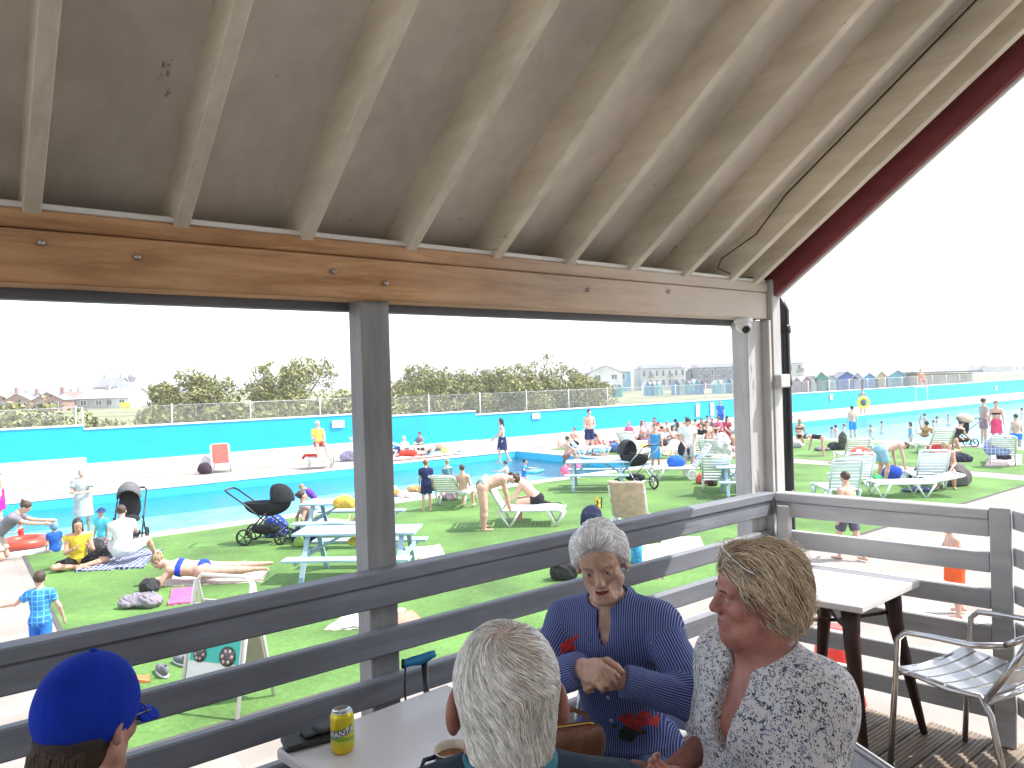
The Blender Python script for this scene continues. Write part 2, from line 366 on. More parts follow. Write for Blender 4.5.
def body_fn(J,det=False,age=0):
    s=J['s']; w=J['w']; aw=J.get('aw',1.)
    def fn(P):
        d=torso(P,J)
        d=smin(d,rc(P,J['neck']-J['T'][:,2]*.03*s,J['head']-J['H'][:,2]*.03*s-J['H'][:,1]*.02*s,.056*s*J.get('nw',1),.052*s*J.get('nw',1)),.05*s)
        d=smin(d,near_(P,J['head'],.2*J['s']*J['hs'],lambda Q:head_sdf(Q,J,det,age)),.022*s if det else .01*s)
        for i in(0,1):
            d=smin(d,rc(P,J['hip%d'%i],J['knee%d'%i],.085*s*w,.054*s*w),.05*s)
            m=J['knee%d'%i]*.65+J['ank%d'%i]*.35
            d=smin(d,rc(P,J['knee%d'%i],m,.052*s*w,.053*s*w),.02*s); d=smin(d,rc(P,m,J['ank%d'%i],.053*s*w,.034*s),.02*s)
            d=smin(d,rc(P,J['heel%d'%i],J['toe%d'%i],.034*s,.026*s),.02*s)
            d=smin(d,rc(P,J['sho%d'%i],J['elb%d'%i],.048*s*aw,.037*s*aw),.03*s)
            d=smin(d,rc(P,J['elb%d'%i],J['wri%d'%i],.038*s*aw,.026*s*min(aw,1.1)),.02*s)
            hd=J.get('hdir%d'%i,J['hand%d'%i]); hd=nz_(hd); pn=J.get('pn%d'%i)
            if pn is None:
                pn=nz_(np.cross(hd,(0,1,0.01)) *(1 if i==0 else -1)+.01)
            if det or J.get('fing'):
                d=smin(d,near_(P,J['wri%d'%i]+hd*.08*s,.17*s,lambda Q:fingers(Q,J['wri%d'%i],hd,np.array(pn,float),s,1 if i else -1,J.get('curl',25))),.012*s)
            else:
                Fm=np.stack([nz_(np.cross(hd,pn)),nz_(pn),hd],1)
                d=smin(d,el(P,J['wri%d'%i]+hd*.08*s,np.array([.038,.022,.085])*s,Fm),.02*s)
                d=smin(d,rc(P,J['wri%d'%i]+hd*.03*s,J['wri%d'%i]+hd*.08*s+Fm[:,0]*(.045*s),.014*s,.012*s),.01*s)
        return d
    return fn
def bounds(J,m=.16):
    pts=np.array([v for k,v in J.items() if isinstance(v,np.ndarray) and v.shape==(3,) and k[:4] in('pel','neck','head','knee','ank0','ank1','toe0','toe1','elb0','elb1','wri0','wri1','sho0','sho1','heel')]); s=J['s']
    return pts.min(0)-m*s,pts.max(0)+m*s
def limb_c(P,J,a,b,r0,r1,g,t0,t1,ca=True,cb=True):
    s=J['s']; A=J[a];B=J[b]; a_=A+(B-A)*t0; b_=A+(B-A)*t1
    return rc(P,a_,b_,(r0+(r1-r0)*t0)*s+g,(r0+(r1-r0)*t1)*s+g,ca,cb)
def garment_fn(kind,J,g=.014,fold=0.):
    s=J['s']; w=J['w']; aw=J.get('aw',1.); g=g*max(s,.6)
    def legs(P,d,t,loose=1.,k=.03):
        for i in(0,1): d=smin(d,limb_c(P,J,'hip%d'%i,'knee%d'%i,.085*w,.06*w*loose,g,0,t,False,True),k*s)
        return d
    def sl(P,d,t,loose=1.,fore=0):
        for i in(0,1):
            d=smin(d,limb_c(P,J,'sho%d'%i,'elb%d'%i,.05*aw,.044*loose*aw,g,0,min(t,1),False,t<1),.035*s)
            if fore: d=smin(d,limb_c(P,J,'elb%d'%i,'wri%d'%i,.042*aw,.032*aw,g,0,fore,False,True),.03*s)
        return d
    def nh(P,d,r=.07): return smax(d,-el(P,J['neck']+J['U']@np.array([0,.02,.055])*s,np.array([r,r,.06])*s,J['U']),.006)
    def fn(P):
        if kind=='trunks': d=legs(P,torso(P,J,g,None,.05),.38)
        elif kind=='shorts': d=legs(P,torso(P,J,g,None,.07),.72,1.35)
        elif kind=='briefs': d=torso(P,J,g*.5,-.15,.05)
        elif kind=='trousers':
            d=legs(P,torso(P,J,g,None,.07),1.)
            for i in(0,1):
                d=smin(d,limb_c(P,J,'knee%d'%i,'ank%d'%i,.056*w,.045*w,g,0,.92,False,True),.03*s)
        elif kind=='tee': d=nh(P,sl(P,torso(P,J,g,-.08,.57),.55,1.2))
        elif kind=='longshirt': d=nh(P,sl(P,torso(P,J,g,-.1,.57),1,1.1,.93))
        elif kind=='vest': d=nh(P,torso(P,J,g,-.06,.50),.085)
        elif kind=='bikinitop': d=torso(P,J,g*.45,.29,.375)
        elif kind=='swimsuit': d=torso(P,J,g*.45,-.115,.43)
        elif kind=='wetsuit': d=legs(P,sl(P,torso(P,J,g*.5,None,.50),.6),.6)
        elif kind in('dress','skirt'):
            d=torso(P,J,g,-.1,.44 if kind=='dress' else .06)
            a=J['pel']; b=(J['knee0']+J['knee1'])/2*J.get('skl',.9); d=smin(d,rc(P,a,b,.15*w*s+g,.19*w*s+g,False,True),.04*s)
        if fold: d=d+fold*wob(P,22)+fold*.5*wob(P,55,2)
        return d
    return fn
def hair_fn(style,J):
    c,H,s=headlocal(J)
    def fn(P):
        q=((P-c.astype(np.float32))@H.astype(np.float32))/s
        d=el(q,(0,-.022,.036),(.083,.103,.094))
        cut=np.minimum(el(q,(0,.085,-.02),(.072,.075,.085)), 9)
        low=-.06 if style in('short','bun') else -.11
        if style=='bob': low=-.1
        d=smax(d,-cut,.01); d=np.maximum(d,(low-q[:,2])+ .9*np.maximum(q[:,1],-.02)*(1 if style in('short','bun') else .3))
        if style=='long':
            d=smin(d,rc(q,(0,-.06,-.02),(0,-.085,-.2),.065,.05),.04)
            for sg in(-1,1): d=smin(d,rc(q,(sg*.07,-.01,.0),(sg*.075,.0,-.15),.022,.018),.02)
        if style=='bun': d=smin(d,el(q,(0,-.12,.06),(.04,.035,.04)),.015)
        if style=='pony': d=smin(d,rc(q,(0,-.11,.03),(0,-.15,-.1),.03,.015),.015)
        if style=='cap':
            d=el(q,(0,-.018,.036),(.086,.106,.096)); d=np.maximum(d,.03-q[:,2])
            d=np.minimum(d,np.maximum(el(q,(0,.1,.038),(.075,.08,.012)),-q[:,1]))
        if style=='sunhat':
            d=el(q,(0,-.018,.036),(.086,.106,.096)); d=np.maximum(d,.03-q[:,2]); d=np.minimum(d,el(q,(0,-.01,.03),(.16,.17,.012)))
        if style=='hood':
            d=el(q,(0,-.03,.01),(.1,.12,.13)); d=smax(d,-el(q,(0,.09,-.02),(.07,.09,.085)),.01)
        return (d+.003*wob(q,90)*(style not in('cap','sunhat')))*s
    return fn
SKIN={}
def skin(n=0):
    c=[(.60,.36,.27),(.52,.29,.2),(.68,.44,.35),(.40,.22,.15),(.62,.33,.25)][n]
    return mat('skin_tone_%d'%n,c,.5,.1,14,bump=.12,bscale=120,sss=.06,spec=.4)
HC={'brown':(.06,.035,.02),'dark':(.02,.014,.01),'blond':(.32,.22,.11),'grey':(.4,.39,.38),'ginger':(.25,.10,.04),'white':(.62,.62,.62)}
def hairm(c): return mat('hair_'+c,HC[c],.55,.35,40,bump=.4,bscale=220,stretch=(1,1,.3))
eyem=None
def person(label,loc,yaw,h,pose,wear=(),sk=0,hair=('short','brown'),group=None,res=.02,seat=None,z=0.,grow=None,det=False,age=0,name='person',**kw):
    p=dict(PO[pose]) if isinstance(pose,str) else dict(pose); p.update(kw)
    if h<1.4: p.setdefault('hs',1.0+ (1.4-h)*.55)
    if 'wtw' in kw:
        s_=h/1.75; ya=R_(yaw); ww=[]
        for t in kw['wtw']:
            if t is None: ww.append(None); continue
            v=np.array(t,float)-np.array([loc[0],loc[1],seat+.105*s_]); ww.append((v[0]*cos(ya)+v[1]*sin(ya),-v[0]*sin(ya)+v[1]*cos(ya),v[2]))
        p['wt']=ww
    J=skeleton(h,p); s=J['s']
    for k in('bust','belly','fat','aw','curl','mouth','nw','skl','hdir0','hdir1','pn0','pn1','fing','ears'): 
        if k in p: J[k]=p[k]
    # rest on what carries the figure
    low=[J['pel'][2]-.115*s]
    for i in(0,1): low+=[J['toe%d'%i][2]-.028*s,J['heel%d'%i][2]-.034*s,J['knee%d'%i][2]-.054*s,J['elb%d'%i][2]-.037*s]
    low.append(J['head'][2]-.11*s)
    base=min(low) if seat is None else J['pel'][2]-.105*s
    zz=(z if seat is None else seat)-base
    loc=np.array([loc[0],loc[1],0.]);
    root=empty(name,label,'person',(loc[0],loc[1],zz),yaw,group)
    lo,hi=bounds(J); bf=body_fn(J,det,age)
    m=[skin(sk)]; b=sdfobj('body',bf,lo,hi,res,m,root)
    if hair: 
        c=J['head']; st,hc=hair; e=.19*s*J['hs']+(.12*s if st=='long' else 0)
        nm='cap' if st=='cap' else 'sun_hat' if st=='sunhat' else 'hood' if st=='hood' else 'hair'
        hm=hairm(hc) if isinstance(hc,str) else cloth(hc)
        sdfobj(nm,hair_fn(st,J),c-e,c+e,min(res,.016),hm,root)
    for it in wear:
        kind,colr=it[0],it[1]; mm=colr if not isinstance(colr,tuple) else cloth(colr)
        sdfobj({'briefs':'swim_briefs','bikinitop':'bikini_top','tee':'tee_shirt','longshirt':'shirt'}.get(kind,kind),garment_fn(kind,J,it[2] if len(it)>2 else .014,.003),lo,hi,min(res,.018),mm,root)
    return root,J,zz
# ------------------------------------------------------------------ world, sun
EXPO=1.8
SUN_AZ=R_(3.); SUN_EL=R_(56)     # direction towards the sun, measured from +X counter-clockwise
w=bpy.data.worlds.new('World'); SC.world=w; w.use_nodes=True; wn=w.node_tree; bg=wn.nodes['Background']
sky=wn.nodes.new('ShaderNodeTexSky'); sky.sky_type='NISHITA'; sky.sun_disc=False; sky.sun_elevation=SUN_EL; sky.sun_rotation=pi/2-SUN_AZ
sky.altitude=0; sky.dust_density=1.0; sky.air_density=1.; sky.ozone_density=1.
hs=wn.nodes.new('ShaderNodeHueSaturation'); hs.inputs['Saturation'].default_value=.45; wn.links.new(sky.outputs[0],hs.inputs['Color'])
wn.links.new(hs.outputs[0],bg.inputs[0]); bg.inputs[1].default_value=.15
sl=bpy.data.lights.new('sun','SUN'); sl.energy=2.35; sl.angle=R_(.5); sl.color=(1,.96,.9); so=bpy.data.objects.new('sun',sl); COL.objects.link(so)
sd=Vector((cos(SUN_EL)*cos(SUN_AZ),cos(SUN_EL)*sin(SUN_AZ),sin(SUN_EL))); so.rotation_euler=sd.to_track_quat('Z','Y').to_euler(); so.location=(20,0,30)
vs=SC.view_settings; vs.view_transform='Standard'; vs.look='None'; vs.exposure=EXPO; vs.gamma=1; vs.use_curve_mapping=False
SC.cycles.max_bounces=8; SC.cycles.diffuse_bounces=6; SC.cycles.transparent_max_bounces=16; SC.cycles.caustics_reflective=False; SC.cycles.caustics_refractive=False; SC.cycles.use_denoising=True
# ------------------------------------------------------------------ pool frame (s along the pools, t away from the deck)
PA=R_(37.5); SV=np.array([cos(PA),sin(PA),0]); TV=np.array([-sin(PA),cos(PA),0])
def ST(s,t,z=0.): return SV*s+TV*t+np.array([0,0,z])
def st_of(p): return float(SV@p),float(TV@p)
def rects(name,L,z,m,kind='structure',parent=None,zt=None):
    mb=MB()
    for (s0,s1,t0,t1) in L: mb.add([ST(s0,t0,z),ST(s1,t0,z),ST(s1,t1,z),ST(s0,t1,z)],[(0,1,2,3)])
    o=mb.build(name,m,parent)
    if kind: o['kind']=kind
    return o
def stbox(mb,s0,s1,t0,t1,z0,z1,bev=0): mb.box(ST((s0+s1)/2,(t0+t1)/2,(z0+z1)/2),(s1-s0,t1-t0,z1-z0),ax=[SV,TV,np.array([0,0,1.])],bev=bev)
def paving_mat(name,c1,c2,size,mortar=(.3,.28,.25),rot=PA,off=.0):
    m=bpy.data.materials.new(name); m.use_nodes=True; N,L,b=nodes(m); b.inputs['Roughness'].default_value=.85
    tc=N.new('ShaderNodeTexCoord'); mp=N.new('ShaderNodeMapping'); mp.inputs['Rotation'].default_value=(0,0,-rot); L.new(tc.outputs['Object'],mp.inputs[0])
    br=N.new('ShaderNodeTexBrick'); br.offset=off; br.inputs['Scale'].default_value=1; br.inputs['Brick Width'].default_value=size[0]; br.inputs['Row Height'].default_value=size[1]; br.inputs['Mortar Size'].default_value=.008
    br.inputs['Color1'].default_value=(*c1,1); br.inputs['Color2'].default_value=(*c2,1); br.inputs['Mortar'].default_value=(*mortar,1); br.inputs['Bias'].default_value=0; L.new(mp.outputs[0],br.inputs['Vector'])
    n=N.new('ShaderNodeTexNoise'); n.inputs['Scale'].default_value=1.3; n.inputs['Detail'].default_value=8; L.new(tc.outputs['Object'],n.inputs['Vector'])
    r=N.new('ShaderNodeMapRange'); r.inputs['From Min'].default_value=.3; r.inputs['From Max'].default_value=.7; r.inputs['To Min'].default_value=.78; r.inputs['To Max'].default_value=1.08; L.new(n.outputs['Fac'],r.inputs[0])
    mx=N.new('ShaderNodeMix'); mx.data_type='RGBA'; mx.blend_type='MULTIPLY'; mx.inputs['Factor'].default_value=1; L.new(br.outputs['Color'],mx.inputs['A']); L.new(r.outputs[0],mx.inputs['B']); L.new(mx.outputs['Result'],b.inputs['Base Color'])
    return m
m_slab=paving_mat('concrete_slabs',(.325,.285,.25),(.27,.235,.205),(.9,.6),(.26,.23,.2))
m_conc=mat('pale_concrete',(.55,.51,.46),.9,.12,1.5,bump=.2); m_cop=mat('white_coping',(.74,.73,.7),.7,.06,3,bump=.1)
m_band=mat('brown_walkway',(.40,.33,.28),.9,.15,1.2,bump=.2)
m_field=mat('rough_grassland',(.21,.22,.10),.95,.45,.12,bump=.3,det=8)
m_turf=mat('artificial_turf',(.10,.205,.045),.95,.26,.8,bump=.8,bscale=45,det=9)
# extra fine streaks in the turf
N,L,b=nodes(m_turf); tc=N.new('ShaderNodeTexCoord'); nn=N.new('ShaderNodeTexNoise'); nn.inputs['Scale'].default_value=14; nn.inputs['Detail'].default_value=8; nn.inputs['Roughness'].default_value=.75; L.new(tc.outputs['Object'],nn.inputs['Vector'])
rr=N.new('ShaderNodeMapRange'); rr.inputs['From Min'].default_value=.32; rr.inputs['From Max'].default_value=.68; rr.inputs['To Min'].default_value=.72; rr.inputs['To Max'].default_value=1.22; L.new(nn.outputs['Fac'],rr.inputs[0])
mx=N.new('ShaderNodeMix'); mx.data_type='RGBA'; mx.blend_type='MULTIPLY'; mx.inputs['Factor'].default_value=1; L.new(N[m_turf['mx']].outputs['Result'],mx.inputs['A']); L.new(rr.outputs[0],mx.inputs['B']); L.new(mx.outputs['Result'],b.inputs['Base Color'])
m_poolf=mat('pool_floor_paint',(.36,.74,.82),.7,.22,1.6); m_poolw=mat('pool_wall_paint',(.03,.42,.66),.6,.08,1.5)
# ground: one sheet to the horizon with the two basins cut out
S_=[-3000,-26,19.2,31,95,3000]; T_=[-3000,9.,16.95,24.85,3000]
mb=MB()
for i in range(5):
    for j in range(4):
        if (i==1 and j==2) or (i==3 and j in(1,2)): continue
        mb.add([ST(S_[i],T_[j]),ST(S_[i+1],T_[j]),ST(S_[i+1],T_[j+1]),ST(S_[i],T_[j+1])],[(0,1,2,3)])
mb.build('ground',m_field)['kind']='structure'
rects('paving',[(-40,110,-14,9.),(-40,31,9,16.95),(19.2,31,16.95,24.85),(-40,-26,16.95,28.9),(-26,110,24.85,28.9)],.004,m_slab)
PW=-.26
for nm,(s0,s1,t0,t1) in {'near':(-26,19.2,16.95,24.85),'far':(31,95,9.,24.85)}.items():
    mb=MB(); z=-.85
    mb.add([ST(s0,t0,z),ST(s1,t0,z),ST(s1,t1,z),ST(s0,t1,z)],[(0,1,2,3)]); mb.cm=1
    c=[(s0,t0),(s1,t0),(s1,t1),(s0,t1)]
    for i in range(4):
        a=c[i];b_=c[(i+1)%4]; mb.add([ST(*a,z),ST(*b_,z),ST(*b_,0),ST(*a,0)],[(0,1,2,3)])
    mb.build('pool_basin',[m_poolf,m_poolw])['kind']='structure'
m_water=bpy.data.materials.new('pool_water'); m_water.use_nodes=True; nt=m_water.node_tree; N=nt.nodes; L=nt.links; N.remove(N['Principled BSDF'])
tr=N.new('ShaderNodeBsdfTransparent'); tr.inputs[0].default_value=(.80,.97,.985,1); gl=N.new('ShaderNodeBsdfGlossy'); gl.inputs['Roughness'].default_value=.06; fr=N.new('ShaderNodeFresnel'); fr.inputs[0].default_value=1.33
ms=N.new('ShaderNodeMixShader'); n1=N.new('ShaderNodeTexNoise'); n1.inputs['Scale'].default_value=5.5; n1.inputs['Detail'].default_value=4; bp=N.new('ShaderNodeBump'); bp.inputs['Strength'].default_value=.7; bp.inputs['Distance'].default_value=.06
tc=N.new('ShaderNodeTexCoord'); L.new(tc.outputs['Object'],n1.inputs['Vector']); L.new(n1.outputs['Fac'],bp.inputs['Height']); L.new(bp.outputs[0],gl.inputs['Normal']); L.new(bp.outputs[0],fr.inputs['Normal'])
L.new(fr.outputs[0],ms.inputs[0]); L.new(tr.outputs[0],ms.inputs[1]); L.new(gl.outputs[0],ms.inputs[2]); L.new(ms.outputs[0],N['Material Output'].inputs[0])
rects('pool_water',[(-26,19.2,16.95,24.85)],PW,m_water); rects('pool_water',[(31,95,9,24.85)],PW,m_water)
mb=MB()
for a in [(-26.0,19.5,16.6,16.95),(19.2,19.55,16.95,24.85),(-26,19.55,24.85,25.25),(30.6,31,8.6,25.25),(31,95,24.85,25.25)]: stbox(mb,*a,-.05,.035,.01)
mb.build('pool_coping',m_cop)['kind']='structure'
rects('far_walkway',[(-26,110,25.9,27.3)],.008,m_band)
rects('grass_lawn',[(1.1,22.2,6.9,16.55),(23.4,30.2,6.9,24.5),(20.6,22.2,16.55,24.3)],.012,m_turf)
rects('lawn_edge',[(1.04,1.1,6.84,16.55),(1.1,22.2,6.82,6.9)],.014,mat('dark_edge_joint',(.08,.08,.07),.9,.1,4))
# white step and blue wall, in sections whose tops step down
m_white=mat('white_painted_render',(.72,.71,.68),.8,.1,1.1,bump=.15); m_blue=mat('bright_blue_wall_paint',(.0,.37,.80),.55,.06,.6,bump=.1)
m_grey=mat('wall_grey_shadow_line',(.25,.25,.25),.8,.1,3)
ws=[(-40,3.7,1.9,.83),(3.7,14.8,1.77,.6),(14.8,20.,1.6,.25),(20.,44.,1.42,.22),(44.,80.,1.5,.2),(80,112,1.55,.2)]
g_wall='sections of the blue boundary wall'
for i,(s0,s1,zt,zb) in enumerate(ws):
    lb=['leftmost section of the bright blue boundary wall, above the tall white step','second section of the blue boundary wall, one step lower, behind the empty red lounger','short section of the blue wall behind the yellow vest lifeguard','long section of the blue wall behind the crowd of sunbathers','section of the blue wall behind the far right pool','last section of the blue wall at the far right edge'][i]
    e=empty('boundary_wall',lb,'wall',ST(s0,29,0),37.5,g_wall)
    L_=s1-s0
    m1=MB(); m1.box((L_/2,.1,(zt+zb)/2),(L_,.2,zt-zb)); m1.build('blue_panel',m_blue,e)
    m1=MB(); m1.box((L_/2,-.05 if zb>.4 else .0,zb/2),(L_,.62 if zb>.4 else .5,zb),bev=.01); m1.build('white_base',m_white,e)
    m1=MB(); m1.box((L_/2,.1,zt+.025),(L_,.26,.05)); m1.build('coping',m_cop,e)
# chain link fence behind the wall
m_galv=mat('galvanised_wire',(.42,.43,.44),.5,.1,5,metal=.4)
for i,(s0,s1,z0,z1) in enumerate([(-40,3.7,1.5,2.55),(3.7,14.8,1.4,2.5),(14.8,44,1.2,2.45),(44,112,1.1,2.35)]):
    e=empty('wire_fence',['tall wire mesh fence behind the leftmost blue wall section','wire mesh fence in front of the bushy trees left of the post','long wire mesh fence before the trees and beach huts','wire mesh fence behind the far right blue wall'][i],'fence',ST(s0,29.5,0),37.5,'wire fences behind the blue wall'); L_=s1-s0
    for k in range(int(L_/2.9)+1):
        m1=MB(); m1.tube([(k*2.9+.03,0,0),(k*2.9+.03,0,z1+.05)],.03,8); m1.build('fence_post',m_galv,e)
    m1=MB()
    for z in(z0+.1,z1-.02): m1.tube([(0,0,z),(L_,0,z)],.012,6)
    hh=z1-z0-.1; st=.10
    for k in range(int((L_+hh)/st)):
        for sg in(1,-1):
            x0=k*st-hh if sg>0 else k*st; x1=x0+sg*hh
            a=(x0,z0+.1);b_=(x1,z1)
            if min(x0,x1)<0 or max(x0,x1)>L_: continue
            V=[(a[0]-.004,0,a[1]),(a[0]+.004,0,a[1]),(b_[0]+.004,0.0,b_[1]),(b_[0]-.004,0,b_[1]),(a[0],.006,a[1]),(b_[0],.006,b_[1])]
            m1.add(V,[(0,1,2,3),(1,4,5,2),(4,0,3,5)])
    m1.build('wire_mesh',m_galv,e)
# small white notices on the blue wall
for i,(s,z,w_,h_) in enumerate([(st_of(DP(338,424,30.))[0],0,.55,.3),(24.3,0,.5,.28),(0,0,.35,.8),(0,0,.35,.8),(0,0,.3,.45),(0,0,.3,.45)]):
    px,py=[(338,424),(536,416),(697.5,410),(712,409),(831,397),(996,388)][i]
    d=FW+(px-512)/F_*CR-(py-384)/F_*CU; t=(28.97)/float(TV@d); p=np.array([0,0,CH])+d*t
    m1=MB(); m1.box((0,-.02,0),(w_*(1 if i<4 else 1.3),.03,h_),bev=.004); e=m1.build('wall_notice',m_white,None,loc=p,yaw=37.5)
    tag(e,['small white notice on the blue wall beside the lifeguard','small white notice on the blue wall above the swimmers','left one of two tall white notices on the blue wall','right one of two tall white notices on the blue wall','small pale notice on the wall right of the downpipe','white notice on the blue wall at far right'][i],'notice',group='white notices on the blue wall')
# ------------------------------------------------------------------ trees: salt-blown bushes behind the wall
m_leaf=bpy.data.materials.new('bush_leaves'); m_leaf.use_nodes=True; N,L,b=nodes(m_leaf); b.inputs['Roughness'].default_value=.75; b.inputs['Specular IOR Level'].default_value=.25
gi=N.new('ShaderNodeNewGeometry'); rp=N.new('ShaderNodeValToRGB'); L.new(gi.outputs['Random Per Island'],rp.inputs[0])
cr=rp.color_ramp; cr.elements[0].color=(.11,.125,.04,1); cr.elements[1].color=(.38,.36,.17,1); e_=cr.elements.new(.5); e_.color=(.23,.235,.085,1)
L.new(rp.outputs[0],b.inputs['Base Color'])
m_bark=mat('bark',(.14,.11,.09),.9,.2,8,bump=.5)
def leafcloud(cl,n,size,rng):
    """cl: list (centre, radii); returns verts, quads of small tilted leaf sprays"""
    wts=np.array([c[1][0]*c[1][1]+c[1][0]*c[1][2] for c in cl]); wts/=wts.sum()
    ci=rng.choice(len(cl),n,p=wts); C=np.array([c[0] for c in cl])[ci]; Rr=np.array([c[1] for c in cl])[ci]
    u=rng.normal(size=(n,3)); u/=np.linalg.norm(u,axis=1)[:,None]; r=rng.uniform(.45,1.08,n)**.6
    P=C+u*Rr*r[:,None]; a=rng.normal(size=(n,3)); a/=np.linalg.norm(a,axis=1)[:,None]; b_=np.cross(a,u+rng.normal(size=(n,3))*.5); b_/=np.linalg.norm(b_,axis=1)[:,None]+1e-9
    sz=size*rng.uniform(.5,1.3,n)[:,None]
    V=np.stack([P-a*sz,P+b_*sz*.4,P+a*sz,P-b_*sz*.4],1).reshape(-1,3); return V,np.arange(4*n).reshape(-1,4)
def bush(loc,wd,ht,label,n=5200,tall=0):
    rng=np.random.default_rng(int(abs(loc[0]*13+loc[1]*7))%9999+1)
    e=empty('windblown_tree',label,'tree',(loc[0],loc[1],0),group='windblown trees behind the fence')
    m1=MB(); cl=[]
    for k in range(12):
        a=rng.uniform(0,2*pi); rr=rng.uniform(.05,.42)*wd; hgt=ht*rng.uniform(.5,.86)*(1-.45*(rr/(wd*.5))**2)
        c=np.array([cos(a)*rr,sin(a)*rr*.8,hgt]); cl.append((c,np.array([wd*rng.uniform(.11,.2),wd*rng.uniform(.11,.18),ht*rng.uniform(.10,.17)])))
        m1.tube([(cos(a)*.1,sin(a)*.1,0),c*np.array([.3,.3,.5]),c*np.array([.75,.75,.8]),c],[.12,.09,.05,.02],6)
        for q in range(6):
            v=nz_(rng.normal(size=3)+np.array([0,0,.8])); L0=ht*.2*rng.uniform(.6,1.25); m1.tube([c,c+v*L0*.5+rng.normal(size=3)*.05,c+v*L0],[.02,.013,.006],4)
            cl.append((c+v*L0*.9,np.array([.35,.35,.28])*rng.uniform(.6,1.2)))
    for k in range(7):
        a=rng.uniform(0,2*pi); cl.append((np.array([cos(a)*wd*.36,sin(a)*wd*.3,ht*.28]),np.array([wd*.2,wd*.18,ht*.24])))
    m1.build('trunk',m_bark,e); V,Fq=leafcloud(cl,n,.13,rng); mk('crown',V,Fq,m_leaf,e)
TR=[(196,375,46,6.5),(163,388,50,3.5),(290,357,47,6.6),(416,372,58,5.5),(440,376,54,7.5),(472,371,60,8),(500,370,56,7),(533,364,58,8.5),(566,370,60,7.5),(583,379,62,5)]
tl=['low spreading bush left of the big tree, its top beneath open sky','smallest bush at the left end of the tree row beside the houses','tallest windblown tree with bare twigs, left of the near post','first bush to the right of the near post','second bush to the right of the near post','rounded bush left of the middle of the row of trees','bush in the middle of the long row of trees','highest bush near the right end of the long row','broad bush near the right end of the long row','last bush at the right end, before the pale houses']
for i,(px,py,Y,wd) in enumerate(TR):
    p=DP(px,py,Y); bush(p,wd,p[2]*1.13,tl[i],n=9000 if i==2 else 6500)
for k,(s_,t_,wd_,h_) in enumerate([(-22,32.5,7,1.9),(-13,33,8,2.1),(-5,32.3,7,1.9),(2.5,33,8,2.0),(9,32.5,7,1.8),(-30,33,8,2.0),(15,33.5,7,2.0)]):
    p=ST(s_,t_); bush(p,wd_,h_*1.45,['low scrub behind the wire fence, second from the left edge','low scrub behind the wire fence, left of the step in the wall','low scrub behind the fence just left of the wall step','low scrub behind the fence just right of the wall step','low scrub behind the fence below the smallest bush','low scrub at the far left end of the fence','low scrub behind the fence under the tall windblown tree'][k],n=4200)
# ------------------------------------------------------------------ distant buildings
def house(loc,w_,d_,hw,hr,yaw,wall,roof,label,cat='house',name='house',nw=3,rows=1,chim=1,group=None,win=(.12,.14,.17),door=True,flat=False,ridge='x'):
    e=empty(name,label,cat,loc,yaw,group); hw2=hw+hr
    m1=MB()
    if flat: m1.box((0,0,hw/2),(w_,d_,hw)); m1.build('wall',wall,e); m1=MB(); m1.box((0,0,hw+.12),(w_+.7,d_+.7,.24)); m1.build('roof',roof,e)
    else:
        if ridge=='x':
            V=[(-w_/2,-d_/2,0),(w_/2,-d_/2,0),(w_/2,d_/2,0),(-w_/2,d_/2,0),(-w_/2,-d_/2,hw),(w_/2,-d_/2,hw),(w_/2,d_/2,hw),(-w_/2,d_/2,hw),(-w_/2,0,hw2),(w_/2,0,hw2)]
            m1.add(V,[(0,1,5,4),(2,3,7,6),(1,2,6,9,5),(3,0,4,8,7),(4,5,9,8),(6,7,8,9)]); m1.build('wall',wall,e)
            m1=MB()
            for sg in(-1,1):
                o=.35; k=hr/(d_/2); m1.beam((0,sg*(d_/2+o),hw-o*k+.06),(0,0,hw2+.06),w_+.6,.1,up=(0,0,1))
            m1.build('roof',roof,e)
        else:
            V=[(-w_/2,-d_/2,0),(w_/2,-d_/2,0),(w_/2,d_/2,0),(-w_/2,d_/2,0),(-w_/2,-d_/2,hw),(w_/2,-d_/2,hw),(w_/2,d_/2,hw),(-w_/2,d_/2,hw),(0,-d_/2,hw2),(0,d_/2,hw2)]
            m1.add(V,[(0,1,5,8,4),(2,3,7,9,6),(1,2,6,5),(3,0,4,7),(4,8,9,7),(5,6,9,8)]); m1.build('wall',wall,e)
            m1=MB(); o=min(.35,w_*.07)
            for sg in(-1,1):
                k=hr/(w_/2); m1.beam((sg*(w_/2+o),0,hw-o*k+.05),(0,0,hw2+.05),d_+.4*min(1,d_/4),.08,up=(0,0,1))
            m1.build('roof',roof,e)
    if chim:
        for q in range(chim):
            m1=MB(); m1.box((-w_*.35+q*w_*.7/max(1,chim-1) if chim>1 else w_*.3,0,hw2+.3),(.6,.6,1.3)); m1.build('chimney',wall,e)
    wm=mat('window_glass_dark',win,.15,.1,2); fm=mat('window_frame_white',(.7,.7,.68),.6,.05,3)
    for r_ in range(rows):
        for q in range(nw):
            x=-w_/2+(q+.5)*w_/nw; z=(r_+.55)*hw/rows
            m1=MB(); m1.box((x,-d_/2-.02,z),(min(1.3,w_/nw*.5),.08,hw/rows*.5)); f=m1.build('window',fm,e)
            m1=MB(); 
            for sg in(-1,1): m1.box((x+sg*min(1.3,w_/nw*.5)*.23,-d_/2-.065,z),(min(1.3,w_/nw*.5)*.38,.03,hw/rows*.42))
            m1.build('pane',wm,f)
    return e
mw=lambda c:mat('far_wall_%d_%d_%d'%tuple(int(q*100) for q in c),c,.85,.1,.5)
brick=mw((.33,.19,.15)); cream=mw((.55,.52,.46)); pale=mw((.66,.65,.64)); slate=mw((.22,.22,.24)); tile=mw((.3,.2,.17)); gr=mw((.4,.38,.36))
